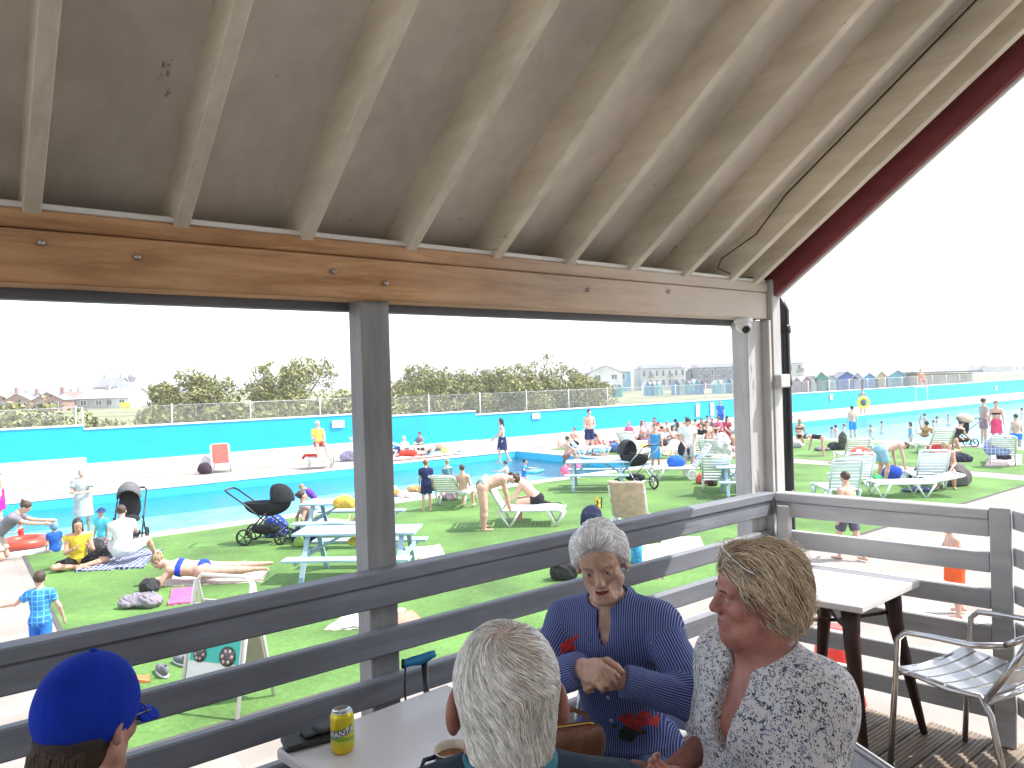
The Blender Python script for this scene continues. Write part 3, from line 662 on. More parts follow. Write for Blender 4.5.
hs_=[(8,393,165,7,brick,tile,'brick house at the left edge of the town beyond the fence','y'),(30,392,160,6,brick,slate,'red brick gabled house, second in the left town row','y'),(60,394,185,9,gr,slate,'long grey roofed house left of the white gabled villa','x'),(84,393,190,6,cream,tile,'cream house with brown roof in the middle of the left town','x'),(100,395,150,6,gr,gr,'low grey house below the large villa','x'),(150,394,175,8,pale,slate,'pale long house right of the villa with the round tower','x'),(165,393,190,6,cream,slate,'cream house just left of the first bush','x'),(44,396,210,9,pale,slate,'farther pale house between the brick house and the long grey one','x'),(128,398,150,6,pale,gr,'low white house just below the round tower','x'),(18,396,200,8,gr,tile,'grey brown roofed house between the two brick ones','x'),(72,396,150,6,cream,tile,'low cream house below the long grey roofed one','x'),(92,397,215,9,pale,slate,'pale distant house at the foot of the villa','y'),(142,397,200,7,gr,tile,'small house between the villa and the bushes','y'),(54,398,140,5,brick,slate,'low brick house in front of the long grey one','y')]
for px,py,Y,w_,wl,rf,lb,rg in hs_:
    p=DP(px,py,Y); house((p[0],p[1],0),w_,min(8,w_*1.1),2.1,1.35+.25*(int(px)%3),random.uniform(-15,15),wl,rf,lb,group='houses of the town on the left',ridge=rg,nw=3 if w_>9 else 2)
p=DP(113,383,200); e=house((p[0],p[1],0),6.2,8,4.7,2.4,0,gr,slate,'large gabled villa with white wing and round rooftop tower','house',nw=3,rows=1,chim=2,group=None)
m1=MB(); m1.box((4.6,-.5,2.9),(3.4,7,5.8)); m1.build('white_wing',pale,e)
m1=MB(); m1.lathe([(.7,4.8),(.7,5.4),(1.0,5.5),(1.0,6.3),(.8,6.8),(.4,7.1),(.05,7.3)],14,(5.2,0,1.0)); m1.build('round_tower',slate,e)
p=DP(125,403,120); m1=MB(); m1.box((0,0,1.1),(1.8,.12,1.0),bev=.03); m1.box((-.6,0,.35),(.1,.1,.7)); m1.box((.6,0,.35),(.1,.1,.7)); tag(m1.build('yellow_sign',mat('yellow_paint',(.8,.7,.05),.5),loc=(p[0],p[1],-.2)),'small yellow sign standing beyond the fence below the villa','sign')
# apartments behind the huts
m_apw=mw((.58,.57,.55)); m_apd=mw((.25,.26,.29)); m_apb=mw((.15,.32,.45))
def block(x0,x1,top,Y,wall,label,nw,rows=2,setback=1,name='apartment_block',depth=10,hz=390.5):
    a=DP(x0,380,Y); b_=DP(x1,380,Y); w_=b_[0]-a[0]; h=DP((x0+x1)/2,top,Y)[2]
    e=empty(name,label,'building',((a[0]+b_[0])/2,Y+depth/2,0),0)
    hw=h-(1.0 if setback else 0)
    m1=MB(); m1.box((0,0,hw/2),(w_,depth,hw)); m1.build('wall',wall,e)
    if setback: m1=MB(); m1.box((w_*.02,1.2,hw+.5),(w_*.9,depth-3,1.0)); m1.build('roof_storey',mw((.6,.58,.55)),e); 
    m1=MB(); m1.box((0,-.05,hw+.06),(w_+.3,depth+.3,.12)); m1.build('parapet',slate,e)
    wm=mat('window_glass_dark',(.1,.12,.14),.15,.1,2); fm=mat('window_frame_white',(.7,.7,.68),.6,.05,3)
    for r_ in range(rows):
        for q in range(nw):
            x=-w_/2+(q+.5)*w_/nw; z=hw-(rows-r_-.5)*2.1; ww=w_/nw*.42
            m1=MB(); m1.box((x,-depth/2-.03,z),(ww,.1,1.5)); f=m1.build('window',fm,e); m1=MB(); m1.box((x,-depth/2-.095,z),(ww*.8,.04,1.25)); m1.build('pane',wm,f)
            if q%3==1: m1=MB(); m1.box((x,-depth/2-.5,z-.7),(ww*1.6,.9,.1)); m1.box((x,-depth/2-.9,z-.35),(ww*1.6,.05,.6)); m1.build('balcony',slate,e)
    return e
block(641,686,364,165,m_apw,'white two storey apartment block with set back roof storey',7)
block(698,745,363,165,m_apd,'dark grey apartment block with pale upper storey behind the beach huts',8)
block(686,698,371,170,m_apd,'narrow dark link between the two apartment blocks',1,setback=0)
block(613,631,372,160,m_apb,'plain blue house front left of the white apartments',1,rows=1,setback=0,name='house')
block(786,804,363,150,m_apw,'white apartment house just right of the black downpipe',2,rows=2,setback=0)
p=DP(603,366,160); house((p[0],p[1],0),7,9,4.2,p[2]-4.2,0,pale,slate,'white gabled house at the left end of the seafront buildings',ridge='y',nw=2,rows=2)
p=DP(584,372,170); house((p[0],p[1],0),6,9,3.8,max(1,p[2]-3.8),0,gr,slate,'grey house half hidden by the last bush',ridge='x',nw=2,rows=2)
# beach huts
hc=[(.05,.35,.5),(.08,.2,.42),(.1,.5,.58),(.35,.6,.62),(.02,.25,.5),(.5,.5,.45),(.08,.42,.45),(.2,.45,.6)]
hut_names=[]
def hut(px,Y,c,w_,h,label,group):
    p=DP(px,385,Y); wl=mat('hut_paint_%d_%d_%d'%tuple(int(q*100) for q in c),c,.7,.08,1); e=empty('beach_hut',label,'beach hut',(p[0],p[1],0),0,group)
    d_=2.6; m1=MB(); hw=h*.68
    V=[(-w_/2,-d_/2,0),(w_/2,-d_/2,0),(w_/2,d_/2,0),(-w_/2,d_/2,0),(-w_/2,-d_/2,hw),(w_/2,-d_/2,hw),(w_/2,d_/2,hw),(-w_/2,d_/2,hw),(0,-d_/2,h),(0,d_/2,h)]
    m1.add(V,[(0,1,5,8,4),(2,3,7,9,6),(1,2,6,5),(3,0,4,7),(4,8,9,7),(5,6,9,8)]); m1.build('wall',wl,e)
    m1=MB()
    for sg in(-1,1): m1.beam((sg*(w_/2+.12),0,hw-.1),(0,0,h+.04),d_+.3,.07,up=(0,0,1))
    m1.build('roof',mw((.6,.6,.58)) if (int(px)%3) else slate,e)
    m1=MB(); m1.box((0,-d_/2-.02,hw*.48),(w_*.5,.05,hw*.85)); m1.build('door',mw(tuple(min(1,q*.6+.02) for q in c)),e)
q=0
for x0,x1,st in [(646,664,4.6),(675,702,4.9),(716,745,5.2)]:
    x=x0
    while x<=x1: hut(x,118,hc[q%8],.72,2.15 if q%4 else 2.4,'narrow %s beach hut in the row before the apartments'%['teal','navy','turquoise','pale blue','blue','stone coloured','green blue','sky blue'][q%8],'beach huts in front of the apartments'); x+=st; q+=1
for k,x in enumerate((604,611,618)): hut(x,116,hc[[1,4,6][k]],1.0,1.9,'%s beach hut standing apart before the white gabled house'%['navy','blue','green blue'][k],'beach huts apart on the left')
for x,c,w_,h,lb in [(793,(.3,.2,.24),1.6,2.3,'maroon beach hut nearest the black downpipe'),(803,(.35,.18,.18),1.6,2.4,'dull red beach hut left of the pale green one'),(810,(.45,.55,.48),1.5,2.4,'pale green beach hut left of the dark green one'),(817.5,(.05,.26,.22),1.9,3.0,'dark green beach hut with a high gable'),(828,(.3,.45,.55),1.7,2.4,'grey blue beach hut right of the dark green one'),(843,(.05,.12,.42),3.0,2.9,'wide deep blue beach hut with white roof'),(853,(.35,.4,.6),1.8,2.7,'lilac blue beach hut beside the wide blue one'),(865,(.05,.25,.5),2.4,2.6,'bright blue beach hut in the middle of the right row'),(877,(.45,.38,.26),1.8,2.8,'tan beach hut right of the bright blue one'),(893,(.12,.38,.5),3.2,2.9,'wide teal beach hut near the beige pavilion'),(907,(.15,.45,.55),2.4,2.7,'turquoise beach hut next to the beige pavilion')]:
    hut(x,104,c,w_,h,lb,'beach huts right of the downpipe')
p=DP(948,372,100); e=empty('seafront_pavilion','flat roofed beige pavilion behind the far right wall','building',(p[0],p[1]+4,0))
m1=MB(); m1.box((0,0,p[2]/2-.1),(7.4,7,p[2]-.2)); m1.build('wall',mw((.5,.45,.33)),e); m1=MB(); m1.box((0,-.3,p[2]+.02),(8.8,8.6,.22)); m1.build('roof',slate,e)
for x in(-1.8,2.2): m1=MB(); m1.box((x,-3.53,p[2]*.45),(1.3,.08,p[2]*.7)); m1.build('shutter',mw((.35,.33,.27)),e)
# hazy town on the right horizon
for k in range(13):
    px=986+k*6+random.uniform(-2,2); Y=420+random.uniform(-30,60); p=DP(px,random.uniform(371.5,375),Y)
    house((p[0],p[1],0),random.uniform(7,13),9,max(3,p[2]*.65),max(1.5,p[2]*.35),random.uniform(-20,20),mw([(.45,.45,.47),(.55,.54,.53),(.36,.34,.36)][k%3]),slate,'hazy grey house in the distant town at far right','house',group='distant houses on the right horizon',chim=0,nw=2)
# a belt of far bushes and dune behind
m1=MB(); pts=[]
HZ=1
if HZ:
    mb=MB(); mb.box((0,0,12.5),(6400,6400,29)); hz=mb.build('haze',bpy.data.materials.new('haze_air')); hz['kind']='stuff'
    hm_=hz.data.materials[0]; hm_.use_nodes=True; N=hm_.node_tree.nodes; L=hm_.node_tree.links; N.remove(N['Principled BSDF']); pv=N.new('ShaderNodeVolumePrincipled'); pv.inputs['Color'].default_value=(.97,.98,1,1); pv.inputs['Density'].default_value=.0010; pv.inputs['Anisotropy'].default_value=.2
    L.new(pv.outputs[0],N['Material Output'].inputs['Volume'])
rects('dune_path',[(20,140,31.5,34)],.006,m_conc)
# ------------------------------------------------------------------ veranda (frame: s along the beam, n towards the room)
A0=np.array([-1.38,1.96,0]); DV=np.array([.789,.614,0]); DV/=np.linalg.norm(DV); NV=np.array([DV[1],-DV[0],0]); ZV=np.array([0,0,1.]); DK=1.23
def VP(s,n,z): return A0+DV*s+NV*n+np.array([0,0,z])
VX=[DV,NV,ZV]
def wood_mat(name,c1,c2,wear=None,rough=.6,dirn=DV,bump=.35,grain=1.,knots=False,wearamt=.62):
    m=bpy.data.materials.new(name); m.use_nodes=True; N,L,b=nodes(m); b.inputs['Roughness'].default_value=rough; b.inputs['Specular IOR Level'].default_value=.3
    tc=N.new('ShaderNodeTexCoord'); mp=N.new('ShaderNodeMapping'); L.new(tc.outputs['Object'],mp.inputs[0])
    mp.vector_type='TEXTURE'; mp.inputs['Rotation'].default_value=(0,0,math.atan2(dirn[1],dirn[0])) if abs(dirn[2])<.9 else (0,R_(90),0); mp.inputs['Scale'].default_value=(9,1,1) if abs(dirn[2])<.9 else (9,1,1)
    n=N.new('ShaderNodeTexNoise'); n.inputs['Scale'].default_value=16*grain; n.inputs['Detail'].default_value=8; n.inputs['Roughness'].default_value=.65; n.inputs['Distortion'].default_value=.6; L.new(mp.outputs[0],n.inputs['Vector'])
    r=N.new('ShaderNodeMapRange'); r.inputs['From Min'].default_value=.35; r.inputs['From Max'].default_value=.65; L.new(n.outputs['Fac'],r.inputs[0])
    mx=N.new('ShaderNodeMix'); mx.data_type='RGBA'; mx.inputs['A'].default_value=(*c1,1); mx.inputs['B'].default_value=(*c2,1); L.new(r.outputs[0],mx.inputs['Factor']); out=mx.outputs['Result']
    if knots:
        vo=N.new('ShaderNodeTexVoronoi'); vo.inputs['Scale'].default_value=2.3; mp2=N.new('ShaderNodeMapping'); mp2.vector_type='TEXTURE'; mp2.inputs['Rotation'].default_value=mp.inputs['Rotation'].default_value; mp2.inputs['Scale'].default_value=(2.2,1,1)
        L.new(tc.outputs['Object'],mp2.inputs[0]); L.new(mp2.outputs[0],vo.inputs['Vector'])
        r2=N.new('ShaderNodeMapRange'); r2.inputs['From Min'].default_value=.05; r2.inputs['From Max'].default_value=.15; r2.inputs['To Min'].default_value=.8; r2.inputs['To Max'].default_value=0; L.new(vo.outputs['Distance'],r2.inputs[0])
        m3=N.new('ShaderNodeMix'); m3.data_type='RGBA'; m3.inputs['B'].default_value=(.07,.03,.015,1); L.new(out,m3.inputs['A']); L.new(r2.outputs[0],m3.inputs['Factor']); out=m3.outputs['Result']
    if wear:
        n3=N.new('ShaderNodeTexNoise'); n3.inputs['Scale'].default_value=7; n3.inputs['Detail'].default_value=9; n3.inputs['Roughness'].default_value=.7; L.new(mp.outputs[0],n3.inputs['Vector'])
        r3=N.new('ShaderNodeMapRange'); r3.inputs['From Min'].default_value=wearamt; r3.inputs['From Max'].default_value=wearamt+.03; L.new(n3.outputs['Fac'],r3.inputs[0])
        m4=N.new('ShaderNodeMix'); m4.data_type='RGBA'; m4.inputs['B'].default_value=(*wear,1); L.new(out,m4.inputs['A']); L.new(r3.outputs[0],m4.inputs['Factor']); out=m4.outputs['Result']
    n4=N.new('ShaderNodeTexNoise'); n4.inputs['Scale'].default_value=1.7; n4.inputs['Detail'].default_value=5; L.new(tc.outputs['Object'],n4.inputs['Vector'])
    r4=N.new('ShaderNodeMapRange'); r4.inputs['From Min'].default_value=.3; r4.inputs['From Max'].default_value=.7; r4.inputs['To Min'].default_value=.78; r4.inputs['To Max'].default_value=1.1; L.new(n4.outputs['Fac'],r4.inputs[0])
    m5=N.new('ShaderNodeMix'); m5.data_type='RGBA'; m5.blend_type='MULTIPLY'; m5.inputs['Factor'].default_value=1; L.new(out,m5.inputs['A']); L.new(r4.outputs[0],m5.inputs['B']); L.new(m5.outputs['Result'],b.inputs['Base Color'])
    bp=N.new('ShaderNodeBump'); bp.inputs['Strength'].default_value=bump; bp.inputs['Distance'].default_value=.004; L.new(n.outputs['Fac'],bp.inputs['Height']); L.new(bp.outputs[0],b.inputs['Normal'])
    return m
RZ=nz_(NV*-1+ZV*-math.tan(R_(34.5)))  # down the rafter towards the eave
m_raft=wood_mat('rafter_paint',(.79,.735,.62),(.66,.60,.48),(.26,.21,.15),dirn=-NV,wearamt=.655)
m_panel=wood_mat('roof_lining_board',(.83,.775,.71),(.72,.665,.60),(.30,.26,.22),dirn=NV,grain=.5,bump=.2,wearamt=.665)
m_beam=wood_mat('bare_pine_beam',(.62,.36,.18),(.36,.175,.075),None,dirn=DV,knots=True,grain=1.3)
m_postp=wood_mat('grey_post_paint',(.31,.305,.30),(.22,.217,.215),(.12,.10,.085),dirn=ZV,wearamt=.62)
m_rail=wood_mat('grey_rail_paint',(.235,.245,.275),(.165,.175,.20),(.09,.08,.075),dirn=DV,wearamt=.64)
m_rail2=wood_mat('pale_grey_rail_paint',(.55,.55,.55),(.43,.43,.44),(.18,.15,.13),dirn=np.array([.756,-.655,0]),wearamt=.64)
m_postw=wood_mat('weathered_white_post',(.58,.57,.56),(.45,.44,.43),(.22,.18,.15),dirn=ZV,wearamt=.62)
m_maroon=wood_mat('maroon_barge_paint',(.26,.06,.065),(.21,.045,.05),None,dirn=-NV,bump=.1)
m_whitet=mat('white_trim_paint',(.7,.69,.66),.5,.06,4,bump=.1)
m_bolt=mat('galvanised_bolt',(.45,.43,.4),.45,.1,30,metal=.8)
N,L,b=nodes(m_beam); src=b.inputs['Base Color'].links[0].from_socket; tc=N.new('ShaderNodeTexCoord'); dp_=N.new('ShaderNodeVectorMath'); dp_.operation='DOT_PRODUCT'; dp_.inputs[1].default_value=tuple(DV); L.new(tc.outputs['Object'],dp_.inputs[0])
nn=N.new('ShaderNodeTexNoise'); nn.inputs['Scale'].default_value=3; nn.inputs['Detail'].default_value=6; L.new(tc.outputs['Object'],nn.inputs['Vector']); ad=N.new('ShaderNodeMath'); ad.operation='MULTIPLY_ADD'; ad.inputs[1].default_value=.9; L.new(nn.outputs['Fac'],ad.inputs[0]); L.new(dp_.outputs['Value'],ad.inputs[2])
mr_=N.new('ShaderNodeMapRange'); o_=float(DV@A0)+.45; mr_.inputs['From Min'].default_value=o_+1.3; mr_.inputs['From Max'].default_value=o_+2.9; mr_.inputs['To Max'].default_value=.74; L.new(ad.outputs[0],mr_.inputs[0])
mxb=N.new('ShaderNodeMix'); mxb.data_type='RGBA'; mxb.inputs['B'].default_value=(.60,.56,.51,1); L.new(mr_.outputs[0],mxb.inputs['Factor']); L.new(src,mxb.inputs['A']); L.new(mxb.outputs['Result'],b.inputs['Base Color'])  # whitewash plus the brighter light towards the right end, both put into the colour
ver=empty('veranda','timber veranda roof on posts with pine beam and pale rafters, over the cafe tables','veranda',tuple(VP(1.8,0,DK)))
def P_(name,mbx,m,parent=ver):
    o=mbx.build(name,m,parent); o.matrix_parent_inverse=Matrix.Translation(-parent.location); return o
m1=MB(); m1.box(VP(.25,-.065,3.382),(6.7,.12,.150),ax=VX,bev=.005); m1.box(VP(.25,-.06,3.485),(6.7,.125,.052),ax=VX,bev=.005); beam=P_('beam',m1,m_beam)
for s,z in((.12,3.42),(.36,3.40),(.98,3.40),(1.18,3.37),(2.2,3.4),(2.75,3.42)):
    m1=MB(); m1.lathe([(.010,0),(.010,.005),(.006,.009),(.0,.010)],10,VP(s,.0,z),[DV,ZV,NV]); b_=m1.build('bolt',m_bolt,beam); b_.matrix_parent_inverse=beam.matrix_world.inverted()@Matrix.Identity(4); 
m1=MB(); m1.box(VP(.25,-.16,3.297),(6.7,.05,.04),ax=VX,bev=.004); m1.box(VP(.25,-.20,3.40),(6.7,.02,.22),ax=VX); P_('outer_plate',m1,m_rail)
m1=MB(); m1.box(VP(.25,-.02,3.521),(6.66,.04,.018),ax=VX,bev=.003); P_('blocking_strip',m1,m_whitet); m1=MB(); m1.box(VP(.25,-.27,3.50),(6.66,.02,.09),ax=VX); P_('eave_board',m1,m_panel)
tn=math.tan(R_(34.5)); RN=3.3
def slope(s,n,dz): return VP(s,n,3.495+n*tn+dz)
RU=nz_(np.cross(DV,nz_(NV+ZV*tn)))
if RU[2]<0: RU=-RU
for s in(-2.3,-1.9,-1.5,-1.1,-.70,-.30,.10,.485,.885,1.29,1.69,2.085,2.485,2.88,3.265,3.49):
    m1=MB(); m1.beam(slope(s,-.24,.098),slope(s,RN,.098),.044,.158,up=RU,bev=.003); P_('rafter',m1,m_raft)
m1=MB(); m1.beam(slope(.48,-.26,.19),slope(.48,RN,.19),6.2,.012,up=RU); P_('lining_board',m1,m_panel)
m1=MB(); m1.beam(slope(.55,-.30,.26),slope(.55,RN+.1,.26),6.7,.03,up=RU); P_('roof_covering',m1,mat('dark_roof_felt',(.08,.08,.09),.9,.15,5))
m1=MB(); m1.beam(slope(3.64,-.30,.06),slope(3.64,RN,.06),.03,.22,up=RU,bev=.002); P_('barge_board',m1,m_maroon)

m1=MB(); m1.beam(slope(3.667,-.33,.06),slope(3.667,RN,.06),.02,.245,up=RU,bev=.002); P_('verge_trim',m1,m_whitet)
# posts
m1=MB(); m1.box(VP(1.152,-.085,(3.318+.0)/2),(.115,.105,3.318),ax=VX,bev=.005); P_('post',m1,m_postp)
m1=MB(); m1.box(VP(3.513,-.085,3.30/2),(.145,.105,3.30),ax=VX,bev=.005); P_('post',m1,m_postw)
m1=MB(); m1.box(VP(3.645,-.02,(DK+3.53)/2),(.08,.085,3.53-DK),ax=VX,bev=.004); m1.box(VP(3.590,-.01,(DK+3.3)/2),(.026,.05,3.3-DK),ax=VX,bev=.003); P_('end_post',m1,m_postw)
m1=MB(); m1.box(VP(3.652,.045,2.955),(.10,.04,.075),ax=VX,bev=.006); jb=P_('junction_box',m1,mat('grey_plastic_box',(.5,.5,.48),.5,.05,9)); 
# cafe wall that closes the room behind the camera
m1=MB(); m1.box(VP(.3,3.75,3.4),(9,.2,4.4),ax=VX); P_('back_wall',m1,mat('cream_render',(.78,.73,.66),.9,.08,2,bump=.2))

# gutter and downpipe
m_blk=mat('black_gutter_plastic',(.012,.013,.018),.3,.1,12)
e=empty('downpipe','black plastic gutter end and downpipe fixed outside the corner post','downpipe',tuple(VP(3.72,-.1,0)))
m1=MB(); m1.tube([VP(3.745,.012,.9),VP(3.745,.012,3.36),VP(3.745,-.01,3.42),VP(3.745,-.2,3.47),VP(3.745,-.33,3.49)],.027,14); P_('pipe',m1,m_blk,e)
m1=MB(); m1.tube([VP(-3,-.36,3.47),VP(3.93,-.36,3.47)],.05,14); P_('gutter',m1,m_blk,e)
for z in(3.25,2.95,2.3): m1=MB(); m1.lathe([(.027,-.025),(.033,-.02),(.033,.02),(.027,.025)],14,VP(3.745,.012,z)); P_('pipe_clip',m1,m_blk,e)
# cable
m1=MB(); c_=[slope(3.235,n,.15) for n in(2.4,1.7,1.0,.55,.35)]+[slope(3.20,.2,.08),VP(3.10,.06,3.60),VP(3.13,.012,3.56),VP(3.3,.012,3.525),VP(3.45,.012,3.53)]
m1.tube(c_,.0035,6); tag(m1.build('cable',m_blk),'thin black cable running down beside a rafter to the beam','cable')
# security camera
cp=VP(3.36,.0,3.305); e=empty('security_camera','white dome security camera hanging under the end of the beam','security camera',tuple(cp))
m_cw=plastic((.72,.72,.7)); m1=MB(); m1.lathe([(.0,0),(.05,0),(.05,-.02),(.043,-.028),(0,-.028)],20,(0,0,0),cap=False); m1.build('base',m_cw,e)
m1=MB(); m1.lathe([(.04,-.026)]+[(.042*cos(a),-.04-.042*sin(a)) for a in np.linspace(0,pi/2,8)],20,(0,0,0),cap=False); m1.build('dome',m_cw,e)
dv=nz_(NV*.8-DV*.45-ZV*.55); ax=[nz_(np.cross(dv,ZV)),nz_(np.cross(dv,np.cross(dv,ZV))),dv]
m1=MB(); m1.lathe([(.022,.0),(.022,.012),(.015,.014),(0,.012)],16,np.array([0,0,-.045])+dv*.03,ax); m1.build('lens',m_blk,e)
# railings
rl=empty('railing','long grey painted timber railing with wide cap board between the cafe and the lawn','railing',tuple(VP(1,0,DK)))
def board(p,q,z0,z1,th,m,par,name='board',nv=None,bev=.006):
    m1=MB(); p=np.array(p,float);q=np.array(q,float); z=(z0+z1)/2; m1.beam((p[0],p[1],z),(q[0],q[1],z),th,z1-z0,bev=bev); return P_(name,m1,m,par)
s0,s1=-2.8,3.56
p=VP(s0,-.005,0);q=VP(s1,-.005,0)
board(p,q,2.288,2.335,.075,m_rail,rl,'cap_board'); board(VP(s0,.0,0),VP(s1,.0,0),2.205,2.286,.045,m_rail,rl)
for k in range(5): board(VP(s0,0,0),VP(s1,0,0),2.03-.172*k,2.12-.172*k,.04,m_rail,rl)
for s in(-.9,): 
    m1=MB(); m1.box(VP(s,-.07,1.75),(.09,.09,1.05),ax=VX,bev=.004); P_('post',m1,m_postp,rl)
C0=np.array([1.47,4.145,0]); C1=np.array([2.235,3.475,0]); C2=np.array([2.12,2.6,0]); 
r2=empty('railing','short pale grey timber railing at the deck corner, beside the empty aluminium chair','railing',(1.85,3.8,DK))
board(C0,C1,2.285,2.335,.075,m_rail2,r2,'cap_board'); board(C0,C1,2.20,2.283,.045,m_rail2,r2)
for k in range(5): board(C0,C1,2.03-.172*k,2.125-.172*k,.04,m_rail2,r2)
P2=nz_(C1-C0)
m1=MB(); m1.box(C1+P2*.045+np.array([0,0,(DK+2.345)/2]),(.085,.085,2.345-DK),ax=[P2,np.array([-P2[1],P2[0],0]),ZV],bev=.004); P_('post',m1,m_rail2,r2)
m1=MB(); m1.box(C0+P2*.06+np.array([-.03,-.03,(DK+2.27)/2]),(.06,.06,2.27-DK),ax=[P2,np.array([-P2[1],P2[0],0]),ZV],bev=.004); P_('post',m1,m_rail2,r2)
r3=empty('railing','railing running towards the camera at the right edge beyond the corner post','railing',(2.3,3.3,DK))
E1=C1+P2*.11
for k in range(6):
    z=2.29-.172*k; a=C1+P2*.06+np.array([.03,-.03,z]); b_=a+np.array([-.02,-.75,0]); m1=MB(); m1.beam(a,b_,.04,.09,bev=.005); P_('board',m1,m_rail2,r3)
m1=MB(); m1.box(C1+P2*.06+np.array([.01,-.82,1.35+.45]),(.08,.08,1.1),bev=.004); P_('post',m1,m_rail2,r3)
# decking
m_deck=wood_mat('deck_board',(.27,.21,.155),(.17,.13,.10),(.07,.06,.05),dirn=DV,wearamt=.62)
deck=empty('decking','weathered ribbed timber decking under the cafe tables','decking',tuple(VP(1,1,0))); deck['kind']='structure'
for k in range(28):
    n=.02+k*.142; m1=MB(); m1.box(VP(.5,n+.07,DK-.014),(7.5,.134,.028),ax=VX,bev=.004)
    for g_ in range(7): pass
    sE=3.56+max(0,n)*.28; m1=MB(); m1.box(VP((-3+sE)/2,n+.07,DK-.014),(sE+3,.134,.028),ax=VX,bev=.004)
    for g_ in range(6): m1.box(VP((-3+sE)/2,n+.02+g_*.02,DK+.0015),(sE+3,.009,.003),ax=VX)
    P_('deck_board',m1,m_deck,deck)
m1=MB(); m1.box(VP(.3,.0,DK-.12),(7.2,.04,.2),ax=VX); m1.box(VP(.4,2,.55),(7.0,3.9,1.05),ax=VX); P_('deck_base',m1,m_rail,deck)
# ------------------------------------------------------------------ things on the lawn
m_pl=plastic((.74,.75,.76)); m_plw=plastic((.66,.72,.78))
def lounger(loc,yaw,label,back=50,wheels=False,mm=None,group='white plastic sun loungers',chair=False):
    mm=mm or m_pl
    e=empty('sun_lounger',label,'sun lounger',(loc[0],loc[1],.012),yaw,group); W=.64; H=.34; Ls=1.22 if not chair else .5; 
    m1=MB()
    for sx in(-1,1): m1.tube([(sx*W/2,0,H-.05),(sx*W/2,.1,H),(sx*W/2,Ls*.5,H-.01),(sx*W/2,Ls,H),(sx*W/2,Ls+.1,H)],.028,8)
    for k in range(int(Ls/.085)): m1.box((0,.06+k*.085,H),(W-.04,.07,.018),bev=.004)
    m1.build('seat',mm,e)
    m1=MB(); a=R_(back); u=np.array([0,cos(a),sin(a)]); nrm=np.array([0,-sin(a),cos(a)]); o=np.array([0,Ls,H]); Lb=.72
    for sx in(-1,1): m1.tube([o+[sx*W/2,0,0],o+u*Lb+[sx*W/2,0,0],o+u*(Lb+.05)+[sx*(W/2-.06),0,0]],.026,8)
    m1.tube([o+u*(Lb+.05)+[-(W/2-.06),0,0],o+u*(Lb+.05)+[W/2-.06,0,0]],.026,8)
    for k in range(8): m1.box(o+u*(.07+k*.085),(W-.04,.068,.016),ax=[np.array([1.,0,0]),u,nrm],bev=.004)
    m1.build('backrest',mm,e)
    for sx in(-1,1):
        for y,dy in((.16,-.1),(Ls*.86,.12)):
            if wheels and y>.5:
                m1=MB(); m1.wheel((sx*(W/2+.02),y+.05,.15),.15,.05,(1,0,0),.10); 
                for q in range(4):
                    an=q*pi/4; m1.beam((sx*(W/2+.02),y+.05-cos(an)*.1,.15-sin(an)*.1),(sx*(W/2+.02),y+.05+cos(an)*.1,.15+sin(an)*.1),.02,.02,up=(1,0,0))
                m1.build('wheel',mm,e)
            else:
                m1=MB(); m1.tube([(sx*W/2,y-dy*1.4,H-.01),(sx*W/2,y+dy*.2,.0)],[.03,.02],8); m1.tube([(sx*W/2,y+dy*2.2,H-.01),(sx*W/2,y+dy*.4,.0)],[.03,.02],8); m1.build('leg',mm,e)
    return e
m_pic=wood_mat('pale_blue_table_paint',(.36,.50,.60),(.30,.44,.54),(.4,.5,.55),dirn=np.array([1,0,0]),bump=.15)
def picnic(loc,yaw,label,L=1.7):
    e=empty('picnic_table',label,'picnic table',(loc[0],loc[1],.012),yaw,'pale blue picnic tables')
    m1=MB()
    for k in range(5): m1.box((0,-.28+k*.14,.735),(L,.13,.035),bev=.005)
    m1.build('tabletop',m_pic,e)
    for sy in(-1,1):
        m1=MB()
        for k in(0,1): m1.box((0,sy*(.60+k*.13),.44),(L,.12,.035),bev=.005)
        m1.build('bench',m_pic,e)
    for sx in(-1,1):
        x=sx*(L/2-.22)
        for sy in(-1,1): m1=MB(); m1.beam((x,sy*.22,.715),(x,sy*.62,.0),.045,.07,up=(1,0,0)); m1.build('leg',m_pic,e)
        m1=MB(); m1.box((x+.04*sx,0,.40),(.035,1.46,.08)); m1.build('crossbar',m_pic,e)
        m1=MB(); m1.beam((x,0,.42),(sx*.15,0,.71),.04,.05,up=(0,1,0)); m1.build('brace',m_pic,e)
    return e
m_black=cloth((.02,.02,.024)); m_frm=mat('pram_frame_black',(.03,.03,.035),.35,.05,9,metal=.3); m_silv=mat('silver_tube',(.6,.6,.6),.25,.05,9,metal=.9); m_tyre=mat('rubber_tyre',(.02,.02,.02),.8,.1,20)
